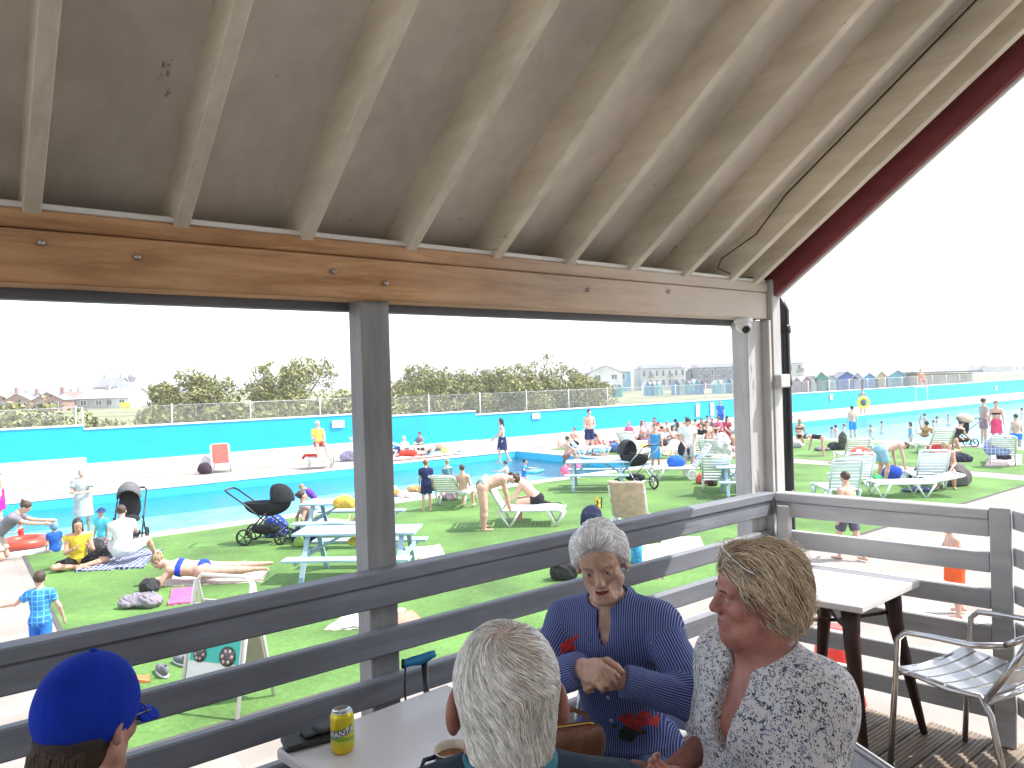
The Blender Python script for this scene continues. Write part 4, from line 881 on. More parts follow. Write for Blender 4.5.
def pram(loc,yaw,label,hood,body,up=True,frame=None,seat=False):
    frame=frame or m_frm
    e=empty('pram',label,'pram',(loc[0],loc[1],.012),yaw,None)
    m1=MB()
    for sx in(-1,1):
        m1.tube([(sx*.25,-.62,1.02),(sx*.25,-.3,.78),(sx*.25,.35,.22)],.016,8); m1.tube([(sx*.25,-.3,.2),(sx*.25,.0,.52),(sx*.25,.1,.6)],.016,8)
    m1.tube([(-.25,-.3,.2),(.25,-.3,.2)],.014,8); m1.tube([(-.25,.33,.24),(.25,.33,.24)],.014,8); m1.build('chassis',frame,e)
    m1=MB(); m1.tube([(-.25,-.62,1.02),(-.2,-.68,1.06),(.2,-.68,1.06),(.25,-.62,1.02)],.02,10); m1.build('handle',m_frm,e)
    for sx in(-1,1):
        for y,r in((-.32,.16),(.36,.115)):
            m1=MB(); m1.wheel((sx*.27,y,r),r,.045,(1,0,0),r*.8); w_=m1.build('wheel',m_tyre,e)
            m1=MB(); 
            for q in range(5):
                an=q*2*pi/5; m1.beam((sx*.27,y,r),(sx*.27,y+cos(an)*r*.82,r+sin(an)*r*.82),.018,.014,up=(1,0,0))
            m1.lathe([(.02,-.03),(.02,.03)],8,(sx*.27,y,r),[np.array([0,1.,0]),ZV,np.array([1.,0,0])]); m1.build('rim',frame,w_)
    if not seat:
        f=lambda P: smax(smax(el(P,(0,.05,.78),(.21,.46,.27)),P[:,2]-.80,.02),-el(P,(0,.05,.86),(.18,.42,.24)),.01)
        sdfobj('carrycot',f,(-.25,-.45,.4),(.25,.55,.9),.015,body,e)
        hy=.28 if up else -.1
        f=lambda P: smax(smax(smax(el(P,(0,hy,.80),(.225,.30,.34)),.79-P[:,2],.01),-el(P,(0,hy-.04,.80),(.205,.29,.315)),.01),(hy-.10)-P[:,1]-.25*(P[:,2]-.8),.01)
        sdfobj('hood',f,(-.25,-.1,.7),(.25,.7,1.2),.014,hood,e)
    else:
        f=lambda P: np.minimum(np.maximum(el(P,(0,.05,.55),(.2,.26,.08)),-1),smax(el(P,(0,-.16,.78),(.2,.07,.32)),-9-P[:,0],.01))
        sdfobj('seat',f,(-.25,-.35,.4),(.25,.4,1.15),.015,body,e)
        f=lambda P: smax(smax(el(P,(0,-.1,.98),(.22,.32,.28)),-el(P,(0,-.06,.94),(.2,.32,.25)),.01),.92-P[:,2],.01)
        sdfobj('hood',f,(-.25,-.5,.85),(.25,.35,1.3),.014,hood,e)
    f=lambda P: np.maximum(el(P,(0,.02,.27),(.2,.28,.11)),P[:,2]-.33); sdfobj('basket',f,(-.25,-.35,.15),(.25,.35,.4),.02,body,e)
    return e
def lump(name,loc,dims,m,label,cat,yaw=0,seed=1,rough=.012,z=.0,res=None,flat=True,group=None,straps=None):
    dx,dy,dz=np.array(dims)/2
    f=lambda P: smax(el(P,(0,0,dz*.75),(dx,dy,dz*1.25))+rough*wob(P,3.2/max(dx,dy,.05),seed)+rough*.7*np.abs(wob(P,7/max(dx,dy,.05),seed+2))+rough*.35*np.abs(wob(P,17/max(dx,dy,.05),seed+5)),-P[:,2],.01)
    r=res or max(.008,min(dx,dy,dz)/9)
    if straps:
        e=empty(name,label,cat,(loc[0],loc[1],z),yaw,group); sdfobj('bag_body' if 'bag' in name or 'pack' in name else 'body',f,(-dx,-dy,0),(dx,dy,dz*2.3),r,m,e)
        m1=MB()
        for q in straps: m1.tube(q,.012,6)
        m1.build('strap',m_black,e); return e
    o=sdfobj(name,f,(-dx,-dy,0),(dx,dy,dz*2.3),r,m,None,loc=(loc[0],loc[1],z),yaw=yaw); tag(o,label,cat,group); return o
def towel(poly,m,label,cat='towel',name='towel',z=.016,th=.012,wr=.018,seed=3,n=18):
    """quad of four ground points, wrinkled cloth with thickness"""
    c=np.mean([np.array(p)[:2] for p in poly],0); q=[np.array(p)[:2]-c for p in poly]
    V=[];Fs=[]
    for i in range(n+1):
        for j in range(n+1):
            u,v=i/n,j/n; p=(1-u)*(1-v)*q[0]+u*(1-v)*q[1]+u*v*q[2]+(1-u)*v*q[3]
            hgt=wr*(max(0,sin(p[0]*9+seed+2*sin(p[1]*7)))**2+.6*max(0,sin(p[1]*11+seed*2+p[0]*5))); p=p*(1+.03*sin(i*1.3+seed)*(j in(0,n)))
            V.append((p[0],p[1],z+th+hgt))
    N_=(n+1)**2; V+= [(x,y,z) for x,y,_ in V[:N_]]
    for i in range(n):
        for j in range(n):
            a=i*(n+1)+j; Fs.append((a,a+n+1,a+n+2,a+1)); Fs.append((a+N_,a+1+N_,a+n+2+N_,a+n+1+N_))
    rim=[i*(n+1) for i in range(n+1)]+[n*(n+1)+j for j in range(1,n+1)]+[i*(n+1)+n for i in range(n-1,-1,-1)]+[j for j in range(n-1,0,-1)]
    for a,b_ in zip(rim,rim[1:]+rim[:1]): Fs.append((a,b_,b_+N_,a+N_))
    o=mk(name,V,Fs,m,None,smooth=True,loc=(c[0],c[1],0)); tag(o,label,cat); return o
def gq(*pts): return [G(*p) for p in pts]
def checker(name,c1,c2,sc,c3=None,rough=.85,rot=0.):
    m=bpy.data.materials.new(name); m.use_nodes=True; N,L,b=nodes(m); b.inputs['Roughness'].default_value=rough
    tc=N.new('ShaderNodeTexCoord'); mp=N.new('ShaderNodeMapping'); mp.inputs['Rotation'].default_value=(R_(90) if 'shirt' in name or 'towel' in name else 0,0,rot); L.new(tc.outputs['Object'],mp.inputs[0])
    ck=N.new('ShaderNodeTexBrick'); ck.inputs['Color1'].default_value=(*c1,1); ck.inputs['Color2'].default_value=(*(c3 or c1),1); ck.inputs['Mortar'].default_value=(*c2,1); ck.inputs['Scale'].default_value=sc; ck.inputs['Mortar Size'].default_value=.05; ck.inputs['Brick Width'].default_value=.5; ck.inputs['Row Height'].default_value=.5; ck.offset=0
    L.new(mp.outputs[0],ck.inputs['Vector']); L.new(ck.outputs['Color'],b.inputs['Base Color']); return m
def stripes(name,c1,c2,sc,axis=0):
    m=bpy.data.materials.new(name); m.use_nodes=True; N,L,b=nodes(m); b.inputs['Roughness'].default_value=.85
    tc=N.new('ShaderNodeTexCoord'); wv=N.new('ShaderNodeTexWave'); wv.inputs['Scale'].default_value=sc; wv.bands_direction='XYZ'[axis]; wv.wave_profile='SIN'; wv.inputs['Distortion'].default_value=.6
    L.new(tc.outputs['Object'],wv.inputs['Vector']); cr=N.new('ShaderNodeValToRGB'); cr.color_ramp.elements[0].position=.45; cr.color_ramp.elements[1].position=.55; cr.color_ramp.elements[0].color=(*c1,1); cr.color_ramp.elements[1].color=(*c2,1)
    L.new(wv.outputs['Fac'],cr.inputs[0]); L.new(cr.outputs[0],b.inputs['Base Color']); return m
def spotty(name,c1,c2,sc,th=.25,c3=None):
    m=bpy.data.materials.new(name); m.use_nodes=True; N,L,b=nodes(m); b.inputs['Roughness'].default_value=.85
    tc=N.new('ShaderNodeTexCoord'); v=N.new('ShaderNodeTexVoronoi'); v.inputs['Scale'].default_value=sc; n=N.new('ShaderNodeTexNoise'); n.inputs['Scale'].default_value=sc*.8; n.inputs['Detail'].default_value=5
    ad=N.new('ShaderNodeVectorMath'); ad.operation='MULTIPLY_ADD'; ad.inputs[1].default_value=(.06,)*3; L.new(n.outputs['Color'],ad.inputs[0]); L.new(tc.outputs['Object'],ad.inputs[2]); L.new(ad.outputs[0],v.inputs['Vector'])
    r=N.new('ShaderNodeMapRange'); r.inputs['From Min'].default_value=th-.04; r.inputs['From Max'].default_value=th+.04; L.new(v.outputs['Distance'],r.inputs[0])
    mx=N.new('ShaderNodeMix'); mx.data_type='RGBA'; L.new(r.outputs[0],mx.inputs['Factor']); mx.inputs['B'].default_value=(*c1,1); mx.inputs['A'].default_value=(*c2,1)
    if c3:
        m6=N.new('ShaderNodeMix'); m6.data_type='RGBA'; m6.inputs['A'].default_value=(*c2,1); m6.inputs['B'].default_value=(*c3,1); s_=N.new('ShaderNodeSeparateColor'); L.new(v.outputs['Color'],s_.inputs[0]); r7=N.new('ShaderNodeMath'); r7.operation='GREATER_THAN'; r7.inputs[1].default_value=.6; L.new(s_.outputs[0],r7.inputs[0]); L.new(r7.outputs[0],m6.inputs['Factor']); L.new(m6.outputs['Result'],mx.inputs['A'])
    L.new(mx.outputs['Result'],b.inputs['Base Color']); return m
# picnic tables
def mid(px,py): return G(px,py)
picnic(G(360,578),-4,'near pale blue picnic table half behind the grey veranda post',L=1.9)
picnic(G(352,540),-6,'pale blue picnic table with yellow and blue things, behind the near table',L=1.8)
picnic(G(598,489),-9,'pale blue picnic table standing alone beside the black pram')
picnic(G(752,497),-8,'pale blue picnic table beside the corner post with a blue bag under it')
# loungers in view, each with its own place
PLW=[ # px,py (foot point on ground of centre), yaw, back, label, wheels, material
 (466,499,165,38,'white lounger with raised back beside the bending woman',0,0),
 (563,524,86,60,'white lounger under the seated shirtless man, its back raised',0,0),
 (652,480,-93,55,'white wheeled lounger with a round blue bag, in front of the man in white',1,0),
 (716,487,165,60,'white lounger with clothes heaped on its back, left of the corner post',0,0),
 (742,482,170,55,'white lounger with a pale blue towel by the corner post',0,0),
 (826,497,175,68,'pale lounger nearest the corner railing, its back upright',0,1),
 (842,486,172,60,'grey lounger just behind the nearest one, facing the pool',0,1),
 (845,462,170,48,'white lounger with a green striped towel',0,0),
 (872,497,-95,12,'flat white lounger holding the red and white bag',0,0),
 (925,452,172,50,'white lounger where somebody lies with raised arm',0,0),
 (918,484,165,62,'pale grey lounger beside the stooping person in navy',0,1),
 (1000,462,150,50,'white lounger with a blue checked towel over its back',0,0),
 (722,462,150,45,'white lounger behind the man with the black bag',0,0),
 (108,0,0,0,'',0,0)]
for px,py,yw,bk,lb,wh,mt in PLW:
    if lb: lounger(G(px,py),yw,lb,bk,bool(wh),[m_pl,m_plw][mt])
ld=lounger(G(222,473),25,'empty red covered lounger alone on the far poolside',55,False,m_pl,group=None,chair=True)
m1=MB(); a=R_(55); u=np.array([0,cos(a),sin(a)]); nn_=np.array([0,-sin(a),cos(a)]); m1.box(np.array([0,.5,.36])+u*.38,(.56,.74,.03),ax=[np.array([1.,0,0]),u,nn_],bev=.01); m1.box((0,.26,.365),(.54,.5,.03),bev=.01); m1.build('red_cover',cloth((.62,.10,.08)),ld)
# prams
pram(G(266,543),-90,'black carrycot pram on the lawn with its handle to the left',m_black,m_black)
pb2=pram(G(636,489),30,'black pram with silver frame and raised hood beside the picnic table',cloth((.05,.05,.06)),m_black,frame=m_silv,up=True)
pb2.scale=(1.15,)*3
pram(G(130,548),200,'grey hooded pushchair at the poolside behind the seated women',cloth((.13,.13,.135)),m_black,seat=True)
pram(G(962,447),85,'cream hooded pushchair by the far pool, next to the reading woman',cloth((.5,.42,.34)),m_black,seat=True)
# towels, blankets
towel(gq((74,573),(143,569),(163,550),(96,556)),checker('navy_check_blanket',(.03,.05,.16),(.55,.56,.6),6),'navy and white checked blanket under the two seated women','blanket','blanket')
towel(gq((168,607),(196,603),(196,588),(172,592)),cloth((.55,.12,.28)),'pink towel on the grass beside the sunbather in blue')
towel(gq((160,588),(262,583),(268,571),(170,573)),stripes('striped_towel',(.66,.62,.55),(.45,.34,.28),5,1),'long striped towel under the sunbather in a blue bikini')
towel(gq((324,632),(372,630),(405,611),(352,612)),cloth((.72,.66,.6)),'cream towel spread on the grass beside the grey veranda post')
towel(gq((398,630),(425,624),(412,612),(396,616)),cloth((.6,.25,.18)),'small red patterned towel at the edge of the cream one')
towel(gq((402,563),(445,556),(440,546),(400,551)),spotty('pale_flower_towel',(.72,.6,.56),(.5,.3,.3),12),'pale pink patterned towel right of the near picnic table')
towel(gq((640,564),(690,560),(697,545),(641,546)),cloth((.75,.74,.68)),'cream towel on the grass right of the grey haired woman')
towel(gq((664,556),(706,553),(700,538),(660,540)),cloth((.76,.72,.55)),'pale yellow towel overlapping the cream one')
towel(gq((642,580),(664,580),(664,573),(645,573)),cloth((.62,.4,.33)),'small pinkish cloth on the grass between the rail boards','cloth','cloth')
towel(gq((818,520),(850,520),(852,513),(824,513)),cloth((.5,.7,.7)),'thin pale green cloth on the grass behind the shirtless boy','cloth','cloth')
towel(gq((985,467),(1022,466),(1022,455),(990,456)),spotty('red_pattern_towel',(.6,.5,.5),(.5,.12,.1),9),'red and white patterned towel at the right edge of the lawn')
towel(gq((134,684),(150,684),(150,678),(137,678)),cloth((.75,.2,.08)),'small orange cloth on the grass by the trainers','cloth','cloth')
# bags and heaps
def b_(px,py,dims,col,lb,name='bag',cat='bag',seed=1,rough=.02,z=.014,yaw=0,m=None,straps=None,group=None): return lump(name,G(px,py),dims,m or cloth(col),lb,cat,yaw,seed,rough,z,straps=straps,group=group)
b_(142,607,(.62,.42,.17),(.22,.2,.23),'heap of grey clothes at the head of the sunbather','clothes_heap','clothes',3,.04)
b_(150,592,(.3,.25,.2),(.04,.04,.045),'small black bag beside the grey clothes heap')
b_(101,561,(.42,.34,.42),(.1,.1,.11),'grey patterned rucksack between the seated women and the pushchair','rucksack','bag',5,.015,m=spotty('grey_camouflage',(.05,.05,.06),(.25,.25,.26),14))
b_(276,537,(.5,.35,.46),(.02,.05,.25),'blue patterned beach bag beside the black pram',m=spotty('blue_pattern_bag',(.02,.06,.35),(.5,.6,.8),18))
b_(305,541,(.55,.4,.28),(.02,.03,.1),'navy clothes on the grass right of the patterned bag','clothes_heap','clothes',6,.03)
for k,(px,py,c,nm) in enumerate([(398,497,(.7,.35,.1),'orange'),(408,499,(.55,.45,.42),'beige'),(440,491,(.04,.04,.12),'navy'),(452,495,(.12,.1,.2),'dark violet'),(388,492,(.6,.6,.62),'white'),(448,500,(.55,.4,.42),'pink'),(417,493,(.65,.3,.12),'rusty orange')]):
    b_(px,py,(.55,.35,.2),c,'%s cloth in the row of beach things behind the boy in navy'%nm,'beach_clothes','clothes',k+4,.04)
b_(205,474,(.5,.4,.42),(.05,.03,.04),'dark bag with pink trim left of the red lounger','bag','bag',8)
b_(196,470,(.3,.25,.5),(.5,.5,.52),'grey towel bundle at the foot of the white step','towel_bundle','towel',9)
b_(349,461,(.7,.5,.4),(.36,.33,.45),'lilac grey cloth heap beside the lifeguard platform','clothes_heap','clothes',5,.05)
b_(564,580,(.42,.3,.3),(.03,.03,.03),'black rucksack with yellow trim on the grass, seen between rail boards','rucksack','bag',2,.02,straps=[[(-.1,-.1,.2),(-.14,-.12,.34),(-.02,-.14,.3)]])
b_(577,572,(.3,.26,.34),(.02,.12,.5),'bright blue bag behind the black rucksack','bag','bag',4)
b_(592,530,(.48,.36,.5),(.025,.03,.07),'navy rucksack next to the chair draped with brown cloth','rucksack','bag',3,.02,straps=[[(.1,0,.4),(.14,.0,.6),(.22,.05,.62),(.2,.05,.4)]])
b_(598,519,(.12,.1,.5),(.75,.45,.05),'yellow bottle top pocket beside the navy rucksack','pouch','pouch',3)
for k,(px,py) in enumerate(((545,505),(556,507))): b_(px,py,(.28,.12,.1),(.05,.04,.04),'black sandal on the grass at the foot of the lounger','sandal','shoe',k+1,group='black sandals')
b_(703,484,(.4,.4,.3),(.6,.12,.08),'red and orange bag on the grass right of the wheeled lounger','bag','bag',7)
b_(712,486,(.3,.3,.22),(.05,.03,.03),'dark bag beside the red and orange one','bag','bag',9)
b_(752,497,(.8,.35,.36),(.02,.03,.2),'dark blue patterned bag under the picnic table','bag','bag',5,m=spotty('navy_dots',(.015,.02,.16),(.3,.35,.6),25))
b_(893,481,(.6,.4,.42),(.02,.08,.5),'royal blue bag in front of the bending man','bag','bag',6)
b_(909,484,(.45,.3,.3),(.7,.7,.68),'white bag beside the royal blue bag','bag','bag',2)
b_(925,484,(.9,.45,.42),(.015,.02,.05),'navy clothes heaped on the grass by the bending man','clothes_heap','clothes',8,.06)
b_(918,492,(.9,.35,.12),(.1,.13,.25),'dark patterned towel in front of the navy clothes','towel_bundle','towel',8,.02,m=spotty('dark_blue_pattern',(.05,.07,.16),(.4,.42,.5),14))
b_(957,486,(.7,.5,.6),(.13,.12,.12),'dark grey bag at the right side of the stooping person','bag','bag',7,.03)
b_(1005,460,(.55,.5,.75),(.03,.03,.04),'black rucksack behind the lounger with the checked towel','rucksack','bag',5)
b_(939,455,(.8,.5,.5),(.7,.06,.05),'bright red bag between the far loungers','bag','bag',4)
b_(960,462,(.9,.4,.3),(.03,.03,.06),'black clothes on the grass below the reading woman','clothes_heap','clothes',4,.05)
b_(862,477,(.8,.4,.5),(.65,.10,.06),'red and white patterned bag on the flat lounger','bag','bag',3,z=.36,m=spotty('red_white_pattern',(.62,.08,.05),(.75,.7,.68),3.4,.35))
b_(878,486,(.3,.3,.3),(.05,.4,.15),'green and yellow toy beside the red bag','toy','toy',2)
b_(834,450,(.5,.4,.3),(.03,.03,.035),'black bag on the grass in front of the bending girl','bag','bag',2)
b_(822,451,(.6,.4,.15),(.15,.15,.17),'grey towel below the hands of the bending girl','towel_bundle','towel',6)
b_(843,450,(.35,.35,.7),(.08,.07,.05),'black and yellow bag left of the green towel lounger','bag','bag',4)
b_(860,458,(.5,.4,.3),(.05,.05,.05),'dark bag under the lounger with the green towel','bag','bag',4)
b_(873,456,(.7,.5,.4),(.7,.2,.3),'pink bag beside the bending man in pale blue shorts','bag','bag',4)
b_(795,448,(.6,.4,.35),(.4,.4,.42),'grey bag by the foot of the downpipe','bag','bag',3)
b_(57,546,(.28,.2,.2),(.1,.6,.35),'green bucket at the edge of the pool','bucket','bucket',1)
b_(574,470,(.5,.4,.35),(.6,.2,.3),'pink bundle behind the lone picnic table','bundle','clothes',2)
b_(660,470,(.9,.5,.16),(.55,.5,.48),'pale towel heap behind the wheeled lounger','towel_bundle','towel',4,.04)
# things resting on furniture
tz=.765
for px,py,dims,c,lb,z in [(345,508,(.45,.3,.24),(.65,.42,.08),'mustard yellow bag on the farther picnic table',.765),(360,545,(.4,.25,.14),(.75,.55,.1),'yellow and pink beach things on the near picnic table bench',.47),(330,535,(.5,.3,.18),(.05,.2,.55),'blue and white bag on the grass between the picnic tables',.014),(300,546,(.22,.2,.2),(.3,.45,.1),'small green ball shaped bag by the picnic tables',.014)]:
    lump('bag',G(px,py,z),dims,cloth(c),lb,'bag',0,3,.02,z)
lump('bag',G(676,466,.36),(.55,.45,.32),cloth((.02,.12,.5)),'round royal blue bag on the wheeled lounger','bag',0,3,.01,.36)
lump('clothes_heap',G(722,456,.4),(.6,.6,.75),cloth((.6,.58,.58)),'white clothes heaped over the lounger left of the corner post','clothes',0,3,.05,.4)
lump('towel_bundle',G(748,466,.4),(.7,.5,.4),cloth((.36,.55,.68)),'pale blue towel on the lounger by the corner post','towel',0,5,.04,.4)
lump('towel_bundle',G(866,448,.45),(.5,.35,.4),stripes('green_stripe',(.1,.35,.2),(.5,.6,.55),3,2),'green striped towel hanging on the white lounger','towel',0,5,.02,.3)
lump('towel_bundle',G(998,450,.5),(.75,.3,.55),checker('blue_check_towel',(.2,.24,.6),(.6,.62,.75),5),'blue checked towel over the lounger back','towel',-20,5,.02,.35)
# chair with brown cloth
e=lounger(G(636,531),160,'folding lounger draped with a brown towel, in front of the navy rucksack',62,False,m_pl,group=None,chair=True)
a=R_(62); u=np.array([0,cos(a),sin(a)]); nn_=np.array([0,-sin(a),cos(a)])
f=lambda P:(lambda q: smax(np.abs(q[:,2])-.035,np.maximum(np.abs(q[:,0])-.33,np.abs(q[:,1]-.40)-.42),.04)+.014*wob(P,14,3))((P-np.array([0,.5,.35],np.float32))@np.stack([np.array([1.,0,0]),u,nn_],1).astype(np.float32))
o=sdfobj('draped_towel',f,(-.4,.3,.2),(.4,1.1,1.25),.014,cloth((.50,.36,.29)),None,loc=e.location,yaw=160); tag(o,'brown towel draped over the back of the folding lounger','towel')
# blue bottle
m1=MB(); m1.lathe([(.0,0),(.09,0),(.095,.02),(.095,.3),(.06,.36),(.05,.42),(0,.42)],16); tag(m1.build('cool_flask',mat('blue_pattern_flask',(.03,.3,.6),.4,.4,20),loc=tuple(G(637,563))),'large blue patterned flask standing on the grass by the cream towel','flask')
# trainers on the grass
for k,(px,py,yw) in enumerate(((163,676,40),(184,666,55))):
    e=empty('trainer',['left one of the grey trainers left on the grass by the sign','right one of the grey trainers left on the grass, nearer the sign'][k],'shoe',tuple(G(px,py)+[0,0,.014]),yw,'grey trainers on the grass')
    f=lambda P: smax(smin(el(P,(0,.06,.045),(.048,.13,.05)),el(P,(0,-.07,.07),(.04,.07,.065)),.03),np.maximum(-P[:,2]+.018,-el(P,(0,-.07,.14),(.026,.05,.06))),.006)
    sdfobj('upper',f,(-.06,-.16,0),(.06,.2,.16),.006,cloth((.16,.16,.18)),e)
    f=lambda P: smax(el(P,(0,.02,.01),(.052,.17,.03)),np.maximum(P[:,2]-.024,-P[:,2]),.004); sdfobj('sole',f,(-.06,-.16,0),(.06,.2,.04),.006,plastic((.6,.6,.58)),e)
# A-frame menu sign on the lawn
p=G(238,712); bt=G(232,712)
e=empty('pavement_sign','white framed menu board on legs, teal panel with round black dishes','sign',(float(G(228,705)[0]),float(G(228,705)[1]),.012),-18)
Wd=.64; Hs=1.22; lean=.17
def lp(x,z,side=-1): return np.array([x,side*lean*(1-z/Hs)*1.6,z])
for side in(-1,1):
    m1=MB(); m1.tube([lp(-Wd/2,0,side),lp(-Wd/2,Hs*.95,side),lp(-Wd/2+.07,Hs,side),lp(Wd/2-.07,Hs,side),lp(Wd/2,Hs*.95,side),lp(Wd/2,0,side)],.019,10); m1.build('frame',m_whitet,e)
    u=nz_(lp(0,1,side)-lp(0,0,side)); nn_=np.cross((1,0,0),u); ax=[np.array([1.,0,0]),u,nn_]
    m1=MB(); m1.box((lp(0,.95,side)+lp(0,.22,side))/2,(Wd-.06,.78,.014),ax=ax); pb=m1.build('panel',m_white if side<0 else mat('back_of_sign',(.5,.45,.38),.7,.1,3),e)
    if side<0:
        sgf=1 if nn_[1]<0 else -1
        m1=MB(); m1.box(lp(0,.70,side)+nn_*.0085*sgf,(Wd-.09,.50,.004),ax=ax); m1.build('poster',mat('teal_poster',(.03,.42,.34),.5,.05,4),pb)
        for x,z,c,r in((-.15,.86,(.12,.5,.6),.085),(.10,.86,(.1,.45,.62),.10),(-.16,.52,(.06,.05,.05),.075),(.15,.52,(.06,.05,.05),.09)):
            m1=MB(); m1.lathe([(0,0),(r,0),(r,.004),(0,.004)],20,lp(x,z,side)+nn_*.0125*sgf,[np.array([1.,0,0]),u,nn_*sgf]); dsh=m1.build('dish_picture',mat('dish_%d'%int(c[2]*100),c,.5,.6,30),pb)
            if c[0]<.08:
                m1=MB()
                for q in range(6): m1.lathe([(0,0),(r*.2,0),(r*.18,.003),(0,.003)],8,lp(x,z,side)+nn_*.0175*sgf+np.array([1,0,0])*cos(q)*r*.6+u*sin(q*1.05)*r*.6,[np.array([1.,0,0]),u,nn_*sgf])
                m1.build('food_picture',mat('food_pale',(.5,.4,.33),.6,.5,60),pb)
# lifeguard platform and stand
def lifeguard_stand(loc,yaw,label,h=1.0):
    e=empty('lifeguard_stand',label,'lifeguard chair',(loc[0],loc[1],.03),yaw,'lifeguard stands')
    for sx in(-1,1):
        for sy in(-1,1): m1=MB(); m1.tube([(sx*.4,sy*.35,0),(sx*.36,sy*.3,h)],.02,8); m1.build('leg',m_silv,e)
    m1=MB(); m1.box((0,0,h),(.85,.7,.04),bev=.005); m1.build('platform',m_whitet,e); m1=MB(); m1.box((0,-.05,h+.42),(.42,.42,.03)); m1.box((0,-.26,h+.7),(.42,.03,.5)); m1.tube([(0,0,h),(0,0,h+.42)],.03,8); m1.build('seat',m_whitet,e)
    m1=MB(); m1.tube([(-.46,-.36,.0),(-.46,-.36,.5),(-.46,.36,.5),(-.46,.36,.0)],.018,8); m1.build('step_rail',m_silv,e)
    return e
LS=G(320,468); lifeguard_stand(LS,190,'low white lifeguard platform with a step on the far poolside',.35)
LS2=G(922,409); lifeguard_stand(LS2,150,'tall white lifeguard chair with red on it by the far right pool',1.6)
m1=MB(); m1.tube([(-.28,0,0),(-.2,0,.12),(.2,0,.12),(.28,0,0)],.06,10); tag(m1.build('rescue_float',cloth((.65,.05,.03)),loc=tuple(LS+np.array([-.35,0,.36]))),'red rescue float hanging on the low lifeguard platform','float')
m1=MB(); m1.box((0,0,0),(.75,.3,.25),bev=.1); tag(m1.build('rescue_float',MC[cloth((.65,.05,.03)).name],loc=(float(G(408,458)[0]),float(G(408,458)[1]),.2)),'red float lying by the seated family at the pool edge','float')
# pool ring and board
rp_=G(24,548,PW); m1=MB(); m1.tube([(.38*cos(a),.38*sin(a),.02) for a in np.linspace(0,2*pi,24,endpoint=False)],.12,12,closed=True); o=m1.build('swim_ring',plastic((.72,.06,.03)),loc=tuple(rp_+[0,0,.09])); tag(o,'red inflatable baby ring floating at the left edge of the pool','swim ring')
for k,(px,py,c,lb) in enumerate([(371,480,(.02,.3,.75),'blue swim float in the water beside the veranda post'),(515,480,(.7,.08,.15),'red kickboard in the water behind the bending woman'),(535,472,(.1,.55,.65),'turquoise float by the boy in the pool')]):
    m1=MB(); m1.box((0,0,0),(.7,.4,.06),bev=.02); o=m1.build('kickboard',plastic(c),loc=tuple(G(px,py,PW)+[0,0,.04]),yaw=k*30); tag(o,lb,'float')
# life ring pole by far pool: yellow ring
# ------------------------------------------------------------------ people outside
NAVY=(.015,.025,.10); BLK=(.015,.015,.018); WHT=(.72,.71,.70); BLU=(.03,.16,.6); RED=(.62,.05,.04); ORG=(.78,.12,.03); PNK=(.66,.14,.28); GRY=(.2,.2,.22); TEAL=(.03,.3,.35); CY=(.1,.6,.75); YEL=(.72,.55,.05)
def at(px,py,z=0.): p=G(px,py,z); return (p[0],p[1])
m_bshirt=checker('blue_check_shirt',(.02,.12,.5),(.12,.45,.7),9,(.03,.25,.65)); m_flor=spotty('green_floral_bikini',(.10,.16,.13),(.35,.42,.3),22); m_gst=stripes('white_grey_stripes',(.7,.7,.71),(.56,.57,.6),14,2)
m_leg=spotty('teal_patterned_wetsuit',(.06,.2,.22),(.5,.5,.5),14)
# mid distance figures
PP=lambda *a,**k: person(*a,**k)
PP('small boy in a blue checked shirt walking on the paving, his left arm out',at(42,672),15,1.08,'walk',[('tee',m_bshirt,.02),('shorts',BLU)],hair=('short','brown'),res=.011,ua=[(-.9,.1,-.55),(.5,.1,-1)],fa=[(-.9,.5,-.2),(.1,.4,-.9)])
PP('dark haired woman in a yellow top sitting cross legged with a phone',at(78,567),-140,1.64,'cross',[('vest',YEL),('shorts',BLK)],hair=('long','dark'),res=.0075,det=True,head=(.1,.5,1),sk=1,ua=(.2,.35,-1),fa=(-.4,.8,.35))
PP('woman in a white striped top sitting with her back to the camera on the blanket',at(124,565),12,1.64,'knees',[('tee',m_gst,.02),('shorts',(.6,.62,.66))],hair=('bun','brown'),res=.013,w=1.12,th=(.5,.8,.25),sh=(.1,.5,-.6),spine=(-.1,.25,1))
PP('sunbather in a royal blue bikini lying face down on her elbows with blond hair',at(203,583),97,1.7,'prone',[('bikinitop',(.02,.06,.6)),('briefs',(.02,.06,.6))],hair=('bun','blond'),res=.0085,det=True,z=.03,w=1.28)
PP('woman in a grey top crouching at the pool edge, reaching to the baby',at(-3,560),-72,1.68,'kneel',[('tee',GRY),('shorts',(.5,.4,.35))],hair=('bun','brown'),res=.014,spine=(0,.75,.75),ua=(.1,1,-.45),fa=(0,1,-.12),head=(0,.7,.8))
PP('baby in a sun hat sitting in the red ring',at(22,545,PW),100,.75,'swim',[('vest',RED)],hair=('short','ginger'),res=.013,z=PW-.25)
PP('child in a blue and yellow rash vest with a patterned swim hat',at(55,552),60,1.05,'stand',[('tee',(.02,.10,.45),.02),('shorts',(.6,.6,.5))],hair=('hood',(.2,.35,.6)),res=.014,z=-.5)
PP('woman in sunglasses and pink skirt standing in the water at the left edge',at(-3,532),160,1.66,'stand',[('skirt',(.5,.02,.25)),('vest',(.65,.35,.35))],hair=('bun','brown'),res=.016)
PP('person in a white hooded towelling robe with a black belt, wading in the pool',at(84,532,-.6),-165,1.78,'stand',[('dress',(.45,.45,.44),.05),('tee',(.45,.45,.44),.04)],hair=('hood',(.6,.6,.58)),res=.015,z=-.7,ua=(.2,.5,-1),fa=(-.8,.7,0))
